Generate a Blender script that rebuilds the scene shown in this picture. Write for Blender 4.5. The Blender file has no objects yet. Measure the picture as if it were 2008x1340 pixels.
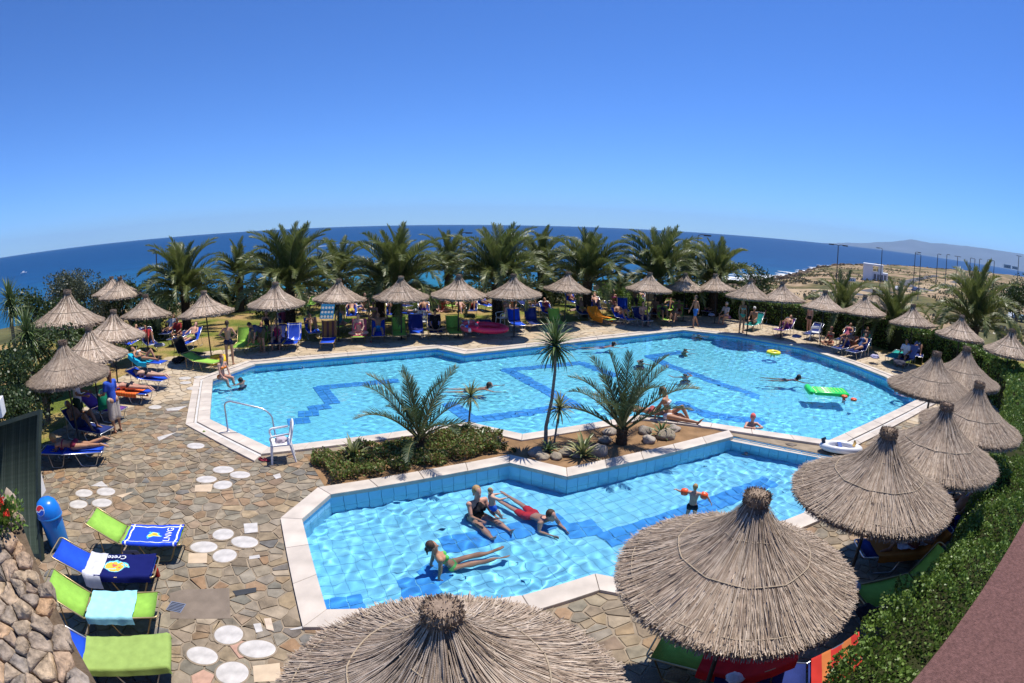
import bpy, bmesh, math, random
import numpy as np
from mathutils import Vector, Matrix, noise
R = math.radians
random.seed(7); rng = np.random.default_rng(7)
scn = bpy.context.scene
C = scn.collection
# ------------------------------------------------------------------ camera (fisheye lens, as in the photograph)
FPX, PITCH, ROLL, HCAM = 1106.0, R(11.9), R(0.8), 5.0
cd = bpy.data.cameras.new('camera'); cam = bpy.data.objects.new('camera', cd); C.objects.link(cam)
cd.type = 'PANO'; cd.panorama_type = 'FISHEYE_EQUISOLID'
cd.sensor_fit = 'HORIZONTAL'; cd.sensor_width = 36.0
cd.fisheye_lens = FPX / 2008 * 36.0; cd.fisheye_fov = R(175)
cd.clip_start = 0.05; cd.clip_end = 100000
cam.matrix_world = Matrix.Translation((0, 0, HCAM)) @ Matrix.Rotation(R(90) - PITCH, 4, 'X') @ Matrix.Rotation(ROLL, 4, 'Z')
scn.camera = cam
# ------------------------------------------------------------------ sky and sun
SUN_EL, SUN_AZ = R(70), R(52)          # azimuth measured from +Y (away from the camera) towards +X
w = bpy.data.worlds.new('World'); scn.world = w; w.use_nodes = True
nt = w.node_tree; bgn = nt.nodes['Background']
sky = nt.nodes.new('ShaderNodeTexSky'); sky.sky_type = 'NISHITA'; sky.sun_disc = False
sky.sun_elevation = SUN_EL; sky.sun_rotation = SUN_AZ
sky.altitude = 2000; sky.air_density = 1.0; sky.dust_density = 0.2; sky.ozone_density = 5.0
tint = nt.nodes.new('ShaderNodeMix'); tint.data_type = 'RGBA'; tint.blend_type = 'MULTIPLY'; tint.inputs[0].default_value = 1.0
tint.inputs[7].default_value = (0.52, 0.87, 1.40, 1)      # the photograph's vivid colour rendering of the whole sky
nt.links.new(sky.outputs[0], tint.inputs[6]); nt.links.new(tint.outputs[2], bgn.inputs[0]); bgn.inputs[1].default_value = 0.095
sd = bpy.data.lights.new('sun', 'SUN'); sun = bpy.data.objects.new('sun', sd); C.objects.link(sun)
sd.energy = 4.8; sd.angle = R(0.53); sd.color = (1.0, 0.95, 0.87)
SD = Vector((math.cos(SUN_EL) * math.sin(SUN_AZ), math.cos(SUN_EL) * math.cos(SUN_AZ), math.sin(SUN_EL)))
sun.rotation_euler = SD.to_track_quat('Z', 'Y').to_euler(); sun.location = SD * 60
sd.cycles.is_caustics_light = True
vs = scn.view_settings; vs.view_transform = 'Standard'; vs.look = 'None'; vs.gamma = 1; vs.exposure = 0.4; vs.use_curve_mapping = False
cy = scn.cycles
cy.use_denoising = True; cy.max_bounces = 10; cy.transparent_max_bounces = 16; cy.caustics_refractive = True; cy.caustics_reflective = False
cy.sample_clamp_indirect = 6.0
# ------------------------------------------------------------------ photograph pixel -> place on a level
def ray(px, py):
    u, v = px - 1004.0, 670.0 - py
    u, v = u * math.cos(ROLL) - v * math.sin(ROLL), u * math.sin(ROLL) + v * math.cos(ROLL)
    r = math.hypot(u, v) or 1e-9; th = 2 * math.asin(r / (2 * FPX))
    c = (math.sin(th) * u / r, math.sin(th) * v / r, math.cos(th))
    return Vector((c[0], c[2] * math.cos(PITCH) + c[1] * math.sin(PITCH), c[1] * math.cos(PITCH) - c[2] * math.sin(PITCH)))
def g(px, py, z=0.0):
    d = ray(px, py); t = (z - HCAM) / d.z
    return Vector((d.x * t, d.y * t, z))
def at_dist(px, py, dist):
    d = ray(px, py); t = dist / math.hypot(d.x, d.y)
    return Vector((0, 0, HCAM)) + d * t
# ================================================================== helpers
def setp(o, label=None, cat=None, group=None, kind=None):
    if label: o['label'] = label
    if cat: o['category'] = cat
    if group: o['group'] = group
    if kind: o['kind'] = kind
    return o
def link(name, data, parent=None, loc=None, rz=None):
    o = bpy.data.objects.new(name, data); C.objects.link(o)
    if parent is not None: o.parent = parent
    if loc is not None: o.location = loc
    if rz is not None: o.rotation_euler = (0, 0, rz)
    return o
def thing(name, label, cat, loc=(0, 0, 0), rz=0.0, group=None):
    o = link(name, None, None, loc, rz); o.empty_display_size = 0.1
    return setp(o, label, cat, group)
def mesh(name, V, Fc, m=None, smooth=False, mi=None):
    me = bpy.data.meshes.new(name); me.from_pydata(V if isinstance(V, list) else np.asarray(V).tolist(), [], Fc if isinstance(Fc, list) else np.asarray(Fc).tolist())
    if m is not None:
        for x in (m if isinstance(m, (list, tuple)) else [m]): me.materials.append(x)
    if mi is not None: me.polygons.foreach_set('material_index', mi)
    if smooth: me.shade_smooth()
    return me
class MB:
    def __init__(s): s.v = []; s.f = []
    def add(s, V, Fc):
        b = len(s.v); s.v += [tuple(p) for p in V]; s.f += [tuple(i + b for i in q) for q in Fc]; return s
    def box(s, x0, x1, y0, y1, z0, z1, M=None):
        V = [Vector(p) for p in ((x0,y0,z0),(x1,y0,z0),(x1,y1,z0),(x0,y1,z0),(x0,y0,z1),(x1,y0,z1),(x1,y1,z1),(x0,y1,z1))]
        if M is not None: V = [M @ p for p in V]
        return s.add(V, [(3,2,1,0),(4,5,6,7),(0,1,5,4),(1,2,6,5),(2,3,7,6),(3,0,4,7)])
    def tube(s, pts, r, n=8, cap=True):
        pts = [Vector(p) for p in pts]; N = len(pts); rs = r if isinstance(r, (list, tuple)) else [r] * N
        V = []; up = None
        for i, p in enumerate(pts):
            t = (pts[min(i + 1, N - 1)] - pts[max(i - 1, 0)]).normalized()
            if up is None: up = Vector((0, 0, 1)) if abs(t.z) < .9 else Vector((1, 0, 0))
            a = t.cross(up).normalized() if t.cross(up).length > 1e-6 else t.orthogonal().normalized(); b = t.cross(a); up = -b if False else a.cross(t)
            for k in range(n):
                q = 2 * math.pi * k / n; V.append(p + (a * math.cos(q) + b * math.sin(q)) * rs[i])
        Fc = [(i*n+k, i*n+(k+1)%n, (i+1)*n+(k+1)%n, (i+1)*n+k) for i in range(N-1) for k in range(n)]
        if cap: Fc += [tuple(range(n)), tuple(range((N-1)*n, N*n))[::-1]]
        return s.add(V, Fc)
    def lathe(s, prof, n=24, c=(0, 0)):
        V = [(c[0] + r * math.cos(2*math.pi*k/n), c[1] + r * math.sin(2*math.pi*k/n), z) for r, z in prof for k in range(n)]
        Fc = [(i*n+k, i*n+(k+1)%n, (i+1)*n+(k+1)%n, (i+1)*n+k) for i in range(len(prof)-1) for k in range(n)]
        return s.add(V, Fc)
    def torus(s, R_, r, n=28, m=10, M=None, z=0, sx=1, sy=1):
        V = []
        for i in range(n):
            a = 2*math.pi*i/n
            for j in range(m):
                b = 2*math.pi*j/m; V.append(Vector((sx*(R_+r*math.cos(b))*math.cos(a), sy*(R_+r*math.cos(b))*math.sin(a), z+r*math.sin(b))))
        if M is not None: V = [M @ p for p in V]
        return s.add(V, [(i*m+j, ((i+1)%n)*m+j, ((i+1)%n)*m+(j+1)%m, i*m+(j+1)%m) for i in range(n) for j in range(m)])
    def mesh(s, name, m, smooth=False): return mesh(name, s.v, s.f, m, smooth)
    def build(s, name, m, parent=None, smooth=False, loc=None, rz=None): return link(name, s.mesh(name, m, smooth), parent, loc, rz)
def arc(p0, p1, p2, n=5): return [Vector(p0).lerp(Vector(p1), t/n).lerp(Vector(p1).lerp(Vector(p2), t/n), t/n) for t in range(n+1)]
TMP = bpy.data.scenes.new('workbench')          # scratch scene for evaluating modifiers, removed at the end
def tmp_dg(): vl = TMP.view_layers[0]; vl.update(); return vl.depsgraph
# ------------------------------------------------------------------ materials
def nodes(name):
    m = bpy.data.materials.new(name); m.use_nodes = True; t = m.node_tree
    return m, t, t.nodes['Principled BSDF']
def N_(t, kind, **k):
    n = t.nodes.new('ShaderNode' + kind)
    for a, b in k.items():
        if hasattr(n, a): setattr(n, a, b)
        else: n.inputs[a].default_value = b
    return n
def ramp(t, cols, inp, mode='LINEAR'):
    n = t.nodes.new('ShaderNodeValToRGB'); e = n.color_ramp; e.interpolation = mode
    while len(e.elements) < len(cols): e.elements.new(0.5)
    for el, (p, c) in zip(e.elements, cols): el.position = p; el.color = (*c, 1)
    t.links.new(inp, n.inputs[0]); return n
def pm(name, col, rough=.6, var=.2, scale=6., bump=0., bscale=60., spec=.3, rand=0., metal=0., cols=None, island=False, sss=0., coord='Object', detail=4., trans=0.):
    """procedural material: colour broken up by noise, optional per-piece colours, relief"""
    m, t, b = nodes(name); L = t.links.new
    tc = N_(t, 'TexCoord'); co = tc.outputs[coord]
    oi = N_(t, 'ObjectInfo')
    nz = N_(t, 'TexNoise', Scale=scale, Detail=detail); L(co, nz.inputs['Vector'])
    if cols:
        src = oi.outputs['Random']
        if island:
            ge = N_(t, 'NewGeometry'); ad = N_(t, 'Math', operation='ADD'); L(ge.outputs['Random Per Island'], ad.inputs[0]); L(oi.outputs['Random'], ad.inputs[1])
            fr = N_(t, 'Math', operation='FRACT'); L(ad.outputs[0], fr.inputs[0]); src = fr.outputs[0]
        n = len(cols); rp = ramp(t, [((i + .5) / n, c) for i, c in enumerate(cols)], src); base = rp.outputs[0]
    else:
        rg = N_(t, 'RGB'); rg.outputs[0].default_value = (*col, 1); base = rg.outputs[0]
    mr = N_(t, 'MapRange'); mr.inputs[1].default_value = .25; mr.inputs[2].default_value = .75
    mr.inputs[3].default_value = 1 - var; mr.inputs[4].default_value = 1 + var; L(nz.outputs['Fac'], mr.inputs[0]); val = mr.outputs[0]
    if rand:
        r2 = N_(t, 'MapRange'); r2.inputs[3].default_value = 1 - rand; r2.inputs[4].default_value = 1 + rand; L(oi.outputs['Random'], r2.inputs[0])
        mu = N_(t, 'Math', operation='MULTIPLY'); L(val, mu.inputs[0]); L(r2.outputs[0], mu.inputs[1]); val = mu.outputs[0]
    mx = N_(t, 'VectorMath', operation='SCALE'); L(base, mx.inputs[0]); L(val, mx.inputs['Scale'])
    L(mx.outputs[0], b.inputs['Base Color'])
    b.inputs['Roughness'].default_value = rough; b.inputs['Specular IOR Level'].default_value = spec; b.inputs['Metallic'].default_value = metal
    if bump:
        n2 = N_(t, 'TexNoise', Scale=bscale, Detail=5.); L(co, n2.inputs['Vector'])
        bp = N_(t, 'Bump', Strength=min(1, bump), Distance=.02); L(n2.outputs['Fac'], bp.inputs['Height']); L(bp.outputs[0], b.inputs['Normal'])
    if sss: b.inputs['Subsurface Weight'].default_value = sss; b.inputs['Subsurface Radius'].default_value = (.02, .008, .004)
    if trans:
        tl = N_(t, 'BsdfTranslucent'); L(mx.outputs[0], tl.inputs[0]); ms = N_(t, 'MixShader'); ms.inputs[0].default_value = trans
        L(b.outputs[0], ms.inputs[1]); L(tl.outputs[0], ms.inputs[2]); L(ms.outputs[0], t.nodes['Material Output'].inputs[0])
    return m
_mc = {}
def plain(col, rough=.6, var=.12, kind='cloth'):
    k = (tuple(round(c, 3) for c in col), kind)
    if k not in _mc:
        if kind == 'cloth': _mc[k] = pm('cloth', col, .85, var, 9., .35, 90., .15)
        elif kind == 'skin': _mc[k] = pm('skin', col, .5, .08, 12., 0, 1, .3, sss=.0)
        elif kind == 'plastic': _mc[k] = pm('plastic', col, .3, .06, 4., 0, 1, .5)
        elif kind == 'hair': _mc[k] = pm('hair', col, .5, .35, 40., .5, 150., .4)
        else: _mc[k] = pm('paint', col, rough, var, 8., .1, 60.)
    return _mc[k]
STONE = [(0.227,0.151,0.085),(0.276,0.204,0.12),(0.187,0.151,0.106),(0.154,0.142,0.111),(0.308,0.229,0.137),(0.203,0.183,0.137),(0.259,0.155,0.081),(0.126,0.122,0.111),(0.324,0.253,0.171),(0.187,0.167,0.123),(0.284,0.183,0.106),(0.227,0.2,0.154),(0.276,0.22,0.154),(0.162,0.126,0.085)]
M_flag = pm('flagstone', None, .72, .42, 5., .5, 35., .25, cols=STONE, island=True)
M_flagpale = pm('pale_flagstone', None, .75, .2, 5., .4, 30., .25, cols=[(.44,.34,.22),(.50,.40,.28),(.38,.31,.22),(.46,.38,.27),(.36,.28,.18)], island=True)
M_pink = pm('pink_stone', None, .7, .2, 9., .4, 30., .25, cols=[(.42,.25,.18),(.5,.36,.26),(.36,.2,.15),(.55,.45,.34),(.45,.33,.24),(.6,.5,.38)], island=True)
M_mortar = pm('mortar', (.27,.215,.155), .9, .3, 3., .6, 60., .1)
M_marble = pm('marble', (.48,.45,.415), .5, .26, 6., .08, 30., .4)
M_beige = pm('beige_marble', (.52,.40,.27), .5, .14, 6., .08, 30., .4)
M_coping = pm('coping_stone', (.52,.455,.385), .55, .22, 2.2, .15, 40., .35, rand=.07)
M_gutter = pm('gutter_grate', (.55,.53,.50), .6, .1, 5., .3, 80.)
M_concrete = pm('concrete', (.19,.15,.115), .85, .2, 4., .4, 50., .2)
M_white = plain((.78,.77,.75), .45, .05, 'paint')
M_black = plain((.02,.02,.02), .5, .1, 'paint')
M_pole = pm('dark_wood', (.035,.028,.022), .6, .3, 20., .3, 60.)
M_tan = pm('gold_tube', (.45,.34,.17), .35, .1, 10., metal=.6)
M_alu = pm('aluminium_tube', (.62,.62,.62), .3, .08, 10., metal=.8)
M_soil = pm('soil', (.24,.145,.075), .95, .35, 2.5, 1., 25., .1)
M_rock = pm('rock', (.36,.31,.26), .9, .4, 9., 1., 18., .15, rand=.3)
# ================================================================== geometry of the place
def inpoly(X, Y, P):
    ins = np.zeros(np.shape(X), bool)
    for i in range(len(P)):
        x1, y1 = P[i][:2]; x2, y2 = P[(i+1) % len(P)][:2]
        ins ^= ((y1 > Y) != (y2 > Y)) & (X < (x2-x1)*(Y-y1)/((y2-y1) or 1e-12)+x1)
    return ins
def area(P): return sum(P[i][0]*P[(i+1)%len(P)][1]-P[(i+1)%len(P)][0]*P[i][1] for i in range(len(P)))/2
def offset(P, d):
    """mitred offset, positive outward"""
    s = 1 if area(P) > 0 else -1; n = len(P); out = []
    for i in range(n):
        a, b, c = Vector(P[i-1][:2]), Vector(P[i][:2]), Vector(P[(i+1)%n][:2])
        d1 = (b-a).normalized(); d2 = (c-b).normalized()
        n1 = Vector((d1.y, -d1.x))*s; n2 = Vector((d2.y, -d2.x))*s
        m = (n1+n2).normalized(); k = max(.35, m.dot(n1)); out.append(tuple(b+m*(d/k)))
    return out
def fill(name, loops, z, m, parent=None):
    cu = bpy.data.curves.new(name, 'CURVE'); cu.dimensions = '2D'; cu.fill_mode = 'BOTH'
    for lp in loops:
        s = cu.splines.new('POLY'); s.points.add(len(lp)-1); s.use_cyclic_u = True
        for p, q in zip(s.points, lp): p.co = (q[0], q[1], 0, 1)
    o = bpy.data.objects.new(name, cu); TMP.collection.objects.link(o)
    me = bpy.data.meshes.new_from_object(o.evaluated_get(tmp_dg()))
    bpy.data.objects.remove(o); bpy.data.curves.remove(cu)
    n = len(me.vertices); co = np.zeros(n*3); me.vertices.foreach_get('co', co); co[2::3] = z; me.vertices.foreach_set('co', co)
    bm = bmesh.new(); bm.from_mesh(me); bmesh.ops.remove_doubles(bm, verts=bm.verts[:], dist=1e-4)
    for f in bm.faces:
        f.normal_update()
        if f.normal.z < 0: f.normal_flip()
    bm.to_mesh(me); bm.free()
    me.materials.clear(); me.materials.append(m); me.name = name
    return link(name, me, parent)
def W(L, z=0.): return [tuple(g(x, y, z))[:2] for x, y in L]
ZW_MAIN, ZW_KID = -.05, -.17
MAIN = W([(527,882),(410,826),(416,747),(500,716.5),(859,685.4),(911,696.6),(1340,649),(1447,660.5),(1574,683),(1674,716.6),(1735,741),(1811,780.7),(1625.6,868),(1396,834),(1259,817),(1024,856),(918,832)])
KID = W([(647,973.5),(590,1023),(638.5,1204),(1025,1176),(1167,1133),(1204,1140),(1577,1012),(1640,900),(1437,859),(1112,938.6),(998.7,911)])
DECK = [(-9.2,.5),(-10.6,6.5),(-12.4,10.3),(-14.6,16),(-14.6,19),(-12.5,20.9)] + W([(640,668),(800,655),(1000,640),(1340,620),(1470,630),(1600,656),(1750,700),(1850,750)]) + [(18.2,13.6),(14.2,9.3),(8.4,5.6),(4.6,3.2),(3.2,.5)]
SOIL = W([(606,898),(716,874),(920,842),(1020,866),(1262,828),(1400,845),(1424,851),(1112,925),(1000,899),(645,962)])
# --- terrain: height by bearing and distance from the camera
CA = [-90,-30,12,15,20,24,26,28,30,32,36,44,50,60,90]; CD = [150,140,140,150,172,190,208,236,285,380,520,800,1250,2600,3000]
def coast(a): return float(np.interp(a, CA, CD))
SEA = -12.0
def terrain(x, y):
    a = math.degrees(math.atan2(x, y)); d = math.hypot(x, y)
    if y < 0: return 0.
    D = coast(a) + 8*noise.noise((x*.02, y*.02, 3.)) + 5*noise.noise((x*.09, y*.09, 1.))
    right = min(1, max(0, (a - 14)/10))
    d0 = 44*(1-right) + 36*right
    if d < d0: return 0.
    zl = -13.2*min(1, (d-d0)/max(1., D-d0))**.8
    t = (d-d0)/(D-d0); zr = -4.2*min(1, (d-d0)/18) - 2.2*min(1, max(0, (d-d0-18)/80)) - 4.2*min(1, max(0, t))**1.3
    if d > D: zr -= (d-D)*.12
    elif d > D-10: zr -= .0
    z = zl*(1-right) + zr*right
    amp = min(1, (d-d0)/25)
    z += amp*(.5*noise.noise((x*.05, y*.05, 0)) + .25*noise.noise((x*.2, y*.2, 0)))
    if right and d > D-60: z += right*1.3*max(0, noise.noise((x*.13, y*.13, 5)))*min(1, max(0, (D+14-d)/20))
    return max(z, -16)
def hit(px, py):
    d = ray(px, py); o = Vector((0, 0, HCAM)); t = 20.
    while t < 4000:
        p = o + d*t
        if p.z < max(terrain(p.x, p.y), SEA): return Vector((p.x, p.y, max(terrain(p.x, p.y), SEA)))
        t *= 1.004
    return p
# near ground plate with the pool openings cut out, then the polar land sheet
RING = []
NA = 360
def az_pt(a, d): return (d*math.sin(a), d*math.cos(a))
dist = [36*(2600/36)**(k/150) for k in range(151)]
angs = [R(-100 + 200*k/NA) for k in range(NA+1)]
V = []; Fc = []
for a in angs:
    for d in dist:
        x, y = az_pt(a, d); V.append((x, y, terrain(x, y) if d > 36 else 0.))
n = len(dist)
Fc = [(i*n+k, i*n+k+1, (i+1)*n+k+1, (i+1)*n+k) for i in range(NA) for k in range(n-1)]
def ground_mat():
    m, t, b = nodes('dry_land'); L = t.links.new
    tc = N_(t, 'TexCoord'); n1 = N_(t, 'TexNoise', Scale=.035, Detail=6.); n2 = N_(t, 'TexNoise', Scale=.35, Detail=6.)
    L(tc.outputs['Object'], n1.inputs['Vector']); L(tc.outputs['Object'], n2.inputs['Vector'])
    r1 = ramp(t, [(.32,(.25,.18,.115)),(.45,(.31,.23,.15)),(.52,(.13,.11,.05)),(.62,(.085,.09,.04)),(.7,(.19,.13,.08))], n1.outputs['Fac'])
    r2 = ramp(t, [(.3,(.6,.6,.6)),(.7,(1.35,1.3,1.2))], n2.outputs['Fac'])
    mx = N_(t, 'VectorMath', operation='MULTIPLY'); L(r1.outputs[0], mx.inputs[0]); L(r2.outputs[0], mx.inputs[1]); L(mx.outputs[0], b.inputs['Base Color'])
    b.inputs['Roughness'].default_value = .95; b.inputs['Specular IOR Level'].default_value = .1
    bp = N_(t, 'Bump', Strength=1., Distance=.5); L(n2.outputs['Fac'], bp.inputs['Height']); L(bp.outputs[0], b.inputs['Normal'])
    return m
def lawn_mat():
    m, t, b = nodes('lawn'); L = t.links.new
    tc = N_(t, 'TexCoord'); n1 = N_(t, 'TexNoise', Scale=.42, Detail=5.); n2 = N_(t, 'TexNoise', Scale=14., Detail=6.)
    L(tc.outputs['Object'], n1.inputs['Vector']); L(tc.outputs['Object'], n2.inputs['Vector'])
    r1 = ramp(t, [(.38,(.10,.13,.025)),(.47,(.17,.17,.04)),(.55,(.28,.21,.08)),(.66,(.34,.22,.11))], n1.outputs['Fac'])
    r2 = ramp(t, [(.3,(.55,.55,.5)),(.7,(1.4,1.4,1.3))], n2.outputs['Fac'])
    mx = N_(t, 'VectorMath', operation='MULTIPLY'); L(r1.outputs[0], mx.inputs[0]); L(r2.outputs[0], mx.inputs[1]); L(mx.outputs[0], b.inputs['Base Color'])
    b.inputs['Roughness'].default_value = .95; b.inputs['Specular IOR Level'].default_value = .1
    bp = N_(t, 'Bump', Strength=1., Distance=.05); L(n2.outputs['Fac'], bp.inputs['Height']); L(bp.outputs[0], b.inputs['Normal'])
    return m
M_lawn = lawn_mat()
setp(link('terrain', mesh('terrain', V, Fc, ground_mat(), True)), kind='structure')
inner = [az_pt(a, 36) for a in angs]
setp(fill('lawn', [inner + [(-30, -12), (30, -12)][::-1], offset(MAIN, .2), offset(KID, .2)], -.012, M_lawn), kind='structure')
setp(fill('deck', [DECK, offset(MAIN, .15), offset(KID, .15)], 0., M_mortar), kind='structure')
deck = bpy.data.objects['deck']
# --- the sea out to the horizon
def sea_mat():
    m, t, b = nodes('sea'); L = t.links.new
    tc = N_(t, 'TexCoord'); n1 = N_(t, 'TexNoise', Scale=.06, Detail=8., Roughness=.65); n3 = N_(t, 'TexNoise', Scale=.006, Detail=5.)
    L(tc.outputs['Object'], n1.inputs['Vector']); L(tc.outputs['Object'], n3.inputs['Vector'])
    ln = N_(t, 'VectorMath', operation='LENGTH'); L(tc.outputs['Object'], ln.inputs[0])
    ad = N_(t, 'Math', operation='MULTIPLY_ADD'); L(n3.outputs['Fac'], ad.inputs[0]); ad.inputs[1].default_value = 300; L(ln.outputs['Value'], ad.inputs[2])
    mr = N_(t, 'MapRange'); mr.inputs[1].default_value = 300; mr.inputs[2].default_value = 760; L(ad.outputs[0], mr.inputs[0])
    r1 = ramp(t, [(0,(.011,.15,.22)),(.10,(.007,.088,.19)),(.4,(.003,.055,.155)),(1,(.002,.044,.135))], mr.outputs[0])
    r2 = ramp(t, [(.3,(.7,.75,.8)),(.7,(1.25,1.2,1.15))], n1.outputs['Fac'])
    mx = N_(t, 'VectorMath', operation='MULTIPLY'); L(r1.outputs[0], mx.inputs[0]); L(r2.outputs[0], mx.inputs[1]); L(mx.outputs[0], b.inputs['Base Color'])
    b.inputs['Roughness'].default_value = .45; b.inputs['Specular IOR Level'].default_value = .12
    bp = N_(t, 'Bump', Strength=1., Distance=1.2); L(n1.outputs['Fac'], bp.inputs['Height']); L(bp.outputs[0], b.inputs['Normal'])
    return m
sd_ = [60*(15000/60)**(k/60) for k in range(61)]; V = [(*az_pt(R(-110+220*i/120), d), SEA) for i in range(121) for d in sd_]; n = 61
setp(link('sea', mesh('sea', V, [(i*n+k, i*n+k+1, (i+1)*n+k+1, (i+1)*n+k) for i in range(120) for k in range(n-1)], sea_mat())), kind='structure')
# --- mountains across the bay
ridge = [(1560,481,0),(1600,481,0),(1648,476,1),(1700,477,1),(1745,474,1),(1790,470,1),(1830,477,1),(1880,481,1),(1930,487,1),(1975,494,1),(2040,503,1),(2120,515,1),(2250,540,1)]
V = []; Fc = []
NR = 160; NL = 14
for i in range(NR+1):
    px = 1560 + (2250-1560)*i/NR
    py = np.interp(px, [q[0] for q in ridge], [q[1] for q in ridge])
    top = at_dist(px, py, 40000); zt = max(top.z, -5) if px > 1615 else -70
    zt += 60*noise.noise((px*.03, 1, 0)) + 28*noise.noise((px*.09, 2, 0))
    ux, uy = top.x/40000, top.y/40000
    for j in range(NL+1):
        s = j/NL; d = 33000 + 7000*s
        zz = -60 + (zt+60)*s**1.25*(1 + .28*noise.noise((px*.035, s*5, 7))*(1-s)*2)
        V.append((ux*d, uy*d, zz))
    V.append((ux*43000, uy*43000, -60))
n = NL+2
Fc = [(i*n+k, i*n+k+1, (i+1)*n+k+1, (i+1)*n+k) for i in range(NR) for k in range(n-1)]
setp(link('mountains', mesh('mountains', V, Fc, pm('mountain', (.085,.10,.135), .95, .25, .0005, spec=.05), True)), kind='structure')
# ================================================================== pools
def tile_mat(name, c, s, grout=.72, var=.06):
    m, t, b = nodes(name); L = t.links.new
    tc = N_(t, 'TexCoord'); mp = N_(t, 'Mapping'); mp.inputs['Rotation'].default_value = (0, 0, R(27)); L(tc.outputs['Object'], mp.inputs[0])
    br = N_(t, 'TexBrick', Scale=1.); br.offset = 0; br.inputs['Color1'].default_value = (*c, 1); br.inputs['Color2'].default_value = (*[x*.93 for x in c], 1)
    br.inputs['Mortar'].default_value = (*[x*grout for x in c], 1); br.inputs['Mortar Size'].default_value = .012*s/.25; br.inputs['Brick Width'].default_value = s; br.inputs['Row Height'].default_value = s
    L(mp.outputs[0], br.inputs[0]); L(br.outputs[0], b.inputs['Base Color']); b.inputs['Roughness'].default_value = .35
    return m
M_floor = tile_mat('pool_floor_tile', (.20,.75,.98), .25)
M_kfloor = pm('paddling_floor_tile', None, .35, .05, 3., cols=[(.22,.68,.96),(.24,.70,.97),(.20,.66,.95),(.25,.71,.97)], island=True)
M_grout = pm('tile_grout', (.17,.55,.82), .8, .1, 5.)
M_wtile = pm('wall_tile', None, .25, .06, 4., spec=.5, cols=[(.28,.62,.84),(.31,.65,.86),(.26,.60,.82),(.30,.63,.85)])
M_band = pm('dark_blue_tile', None, .3, .08, 4., cols=[(.06,.34,.86),(.07,.36,.88),(.055,.32,.83)], island=True)
M_bandwall = pm('blue_wall_tile', None, .3, .06, 4., cols=[(.05,.34,.80),(.06,.37,.84),(.045,.32,.77)], island=True)
def water_mat():
    m, t, b = nodes('pool_water'); t.nodes.remove(b)
    gl = N_(t, 'BsdfGlass', IOR=1.33, Roughness=0.); gl.inputs[0].default_value = (.97, 1, 1, 1)
    t.links.new(gl.outputs[0], t.nodes['Material Output'].inputs[0]); return m
M_water = water_mat()
def water(name, P, z, step, amp, L0, seed, decay=None):
    rg = np.random.default_rng(seed)
    xs = np.arange(min(p[0] for p in P)-.12, max(p[0] for p in P)+.12, step); ys = np.arange(min(p[1] for p in P)-.12, max(p[1] for p in P)+.12, step)
    X, Y = np.meshgrid(xs, ys); Z = np.zeros(X.shape)
    mod = np.ones(X.shape)
    for k in range(7): mod += .16*np.sin(X*rg.normal(0, .8)+Y*rg.normal(0, .8)+rg.uniform(0, 6.3))
    Xw = X + .05*np.sin(Y*2.1+1) + .04*np.sin(Y*3.7+X*1.3); Yw = Y + .05*np.sin(X*2.3) + .04*np.sin(X*3.1-Y*1.7+2)
    for k in range(64):
        Lk = L0*1.022**k*rg.uniform(.9, 1.1); a = rg.uniform(0, 2*math.pi); kk = 2*math.pi/Lk
        Z += amp*(Lk/.3)*np.sin(kk*(Xw*math.cos(a)+Yw*math.sin(a))+rg.uniform(0, 6.3))
    Z = z + Z*np.clip(mod, .45, 1.7)
    Q = offset(P, .06); ins = inpoly(X, Y, Q); n, m = X.shape; idx = np.arange(n*m).reshape(n, m)
    ok = ins[:-1,:-1] & ins[1:,:-1] & ins[:-1,1:] & ins[1:,1:]
    q = np.stack([idx[:-1,:-1], idx[:-1,1:], idx[1:,1:], idx[1:,:-1]], -1)[ok]
    used = np.unique(q); mp = np.zeros(n*m, int); mp[used] = np.arange(len(used))
    me = mesh(name, np.stack([X.ravel(), Y.ravel(), Z.ravel()], -1)[used], mp[q], M_water, True)
    o = link(name, me); o.cycles.is_caustics_caster = True; return setp(o, kind='structure')
def floor_main(x, y): return -.92 - .45*min(1, max(0, (x+2)/13))
def basin(name, P, zf, m, mw):
    bm = bmesh.new(); Q = offset(P, .05)
    vs_ = [bm.verts.new((x, y, zf(x, y))) for x, y in Q]; f = bm.faces.new(vs_); f.material_index = 0
    bmesh.ops.triangulate(bm, faces=[f])
    for i in range(len(Q)):
        a, b = Q[i], Q[(i+1) % len(Q)]
        w_ = bm.faces.new([bm.verts.new(q) for q in ((*a, 0.02), (*b, 0.02), (*b, zf(*b)), (*a, zf(*a)))]); w_.material_index = 1
    bmesh.ops.recalc_face_normals(bm, faces=bm.faces[:])
    me = bpy.data.meshes.new(name); bm.to_mesh(me); bm.free(); me.materials.append(m); me.materials.append(mw)
    o = link(name, me); o.cycles.is_caustics_receiver = True; return setp(o, kind='structure')
main_pool = basin('swimming_pool', MAIN, floor_main, M_floor, M_floor)
kid_pool = basin('paddling_pool', KID, lambda x, y: -.59, M_grout, M_grout)
water('swimming_pool_water', MAIN, ZW_MAIN, .042, .00034, .17, 3)
water('paddling_pool_water', KID, ZW_KID, .028, .00070, .16, 5)
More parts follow.
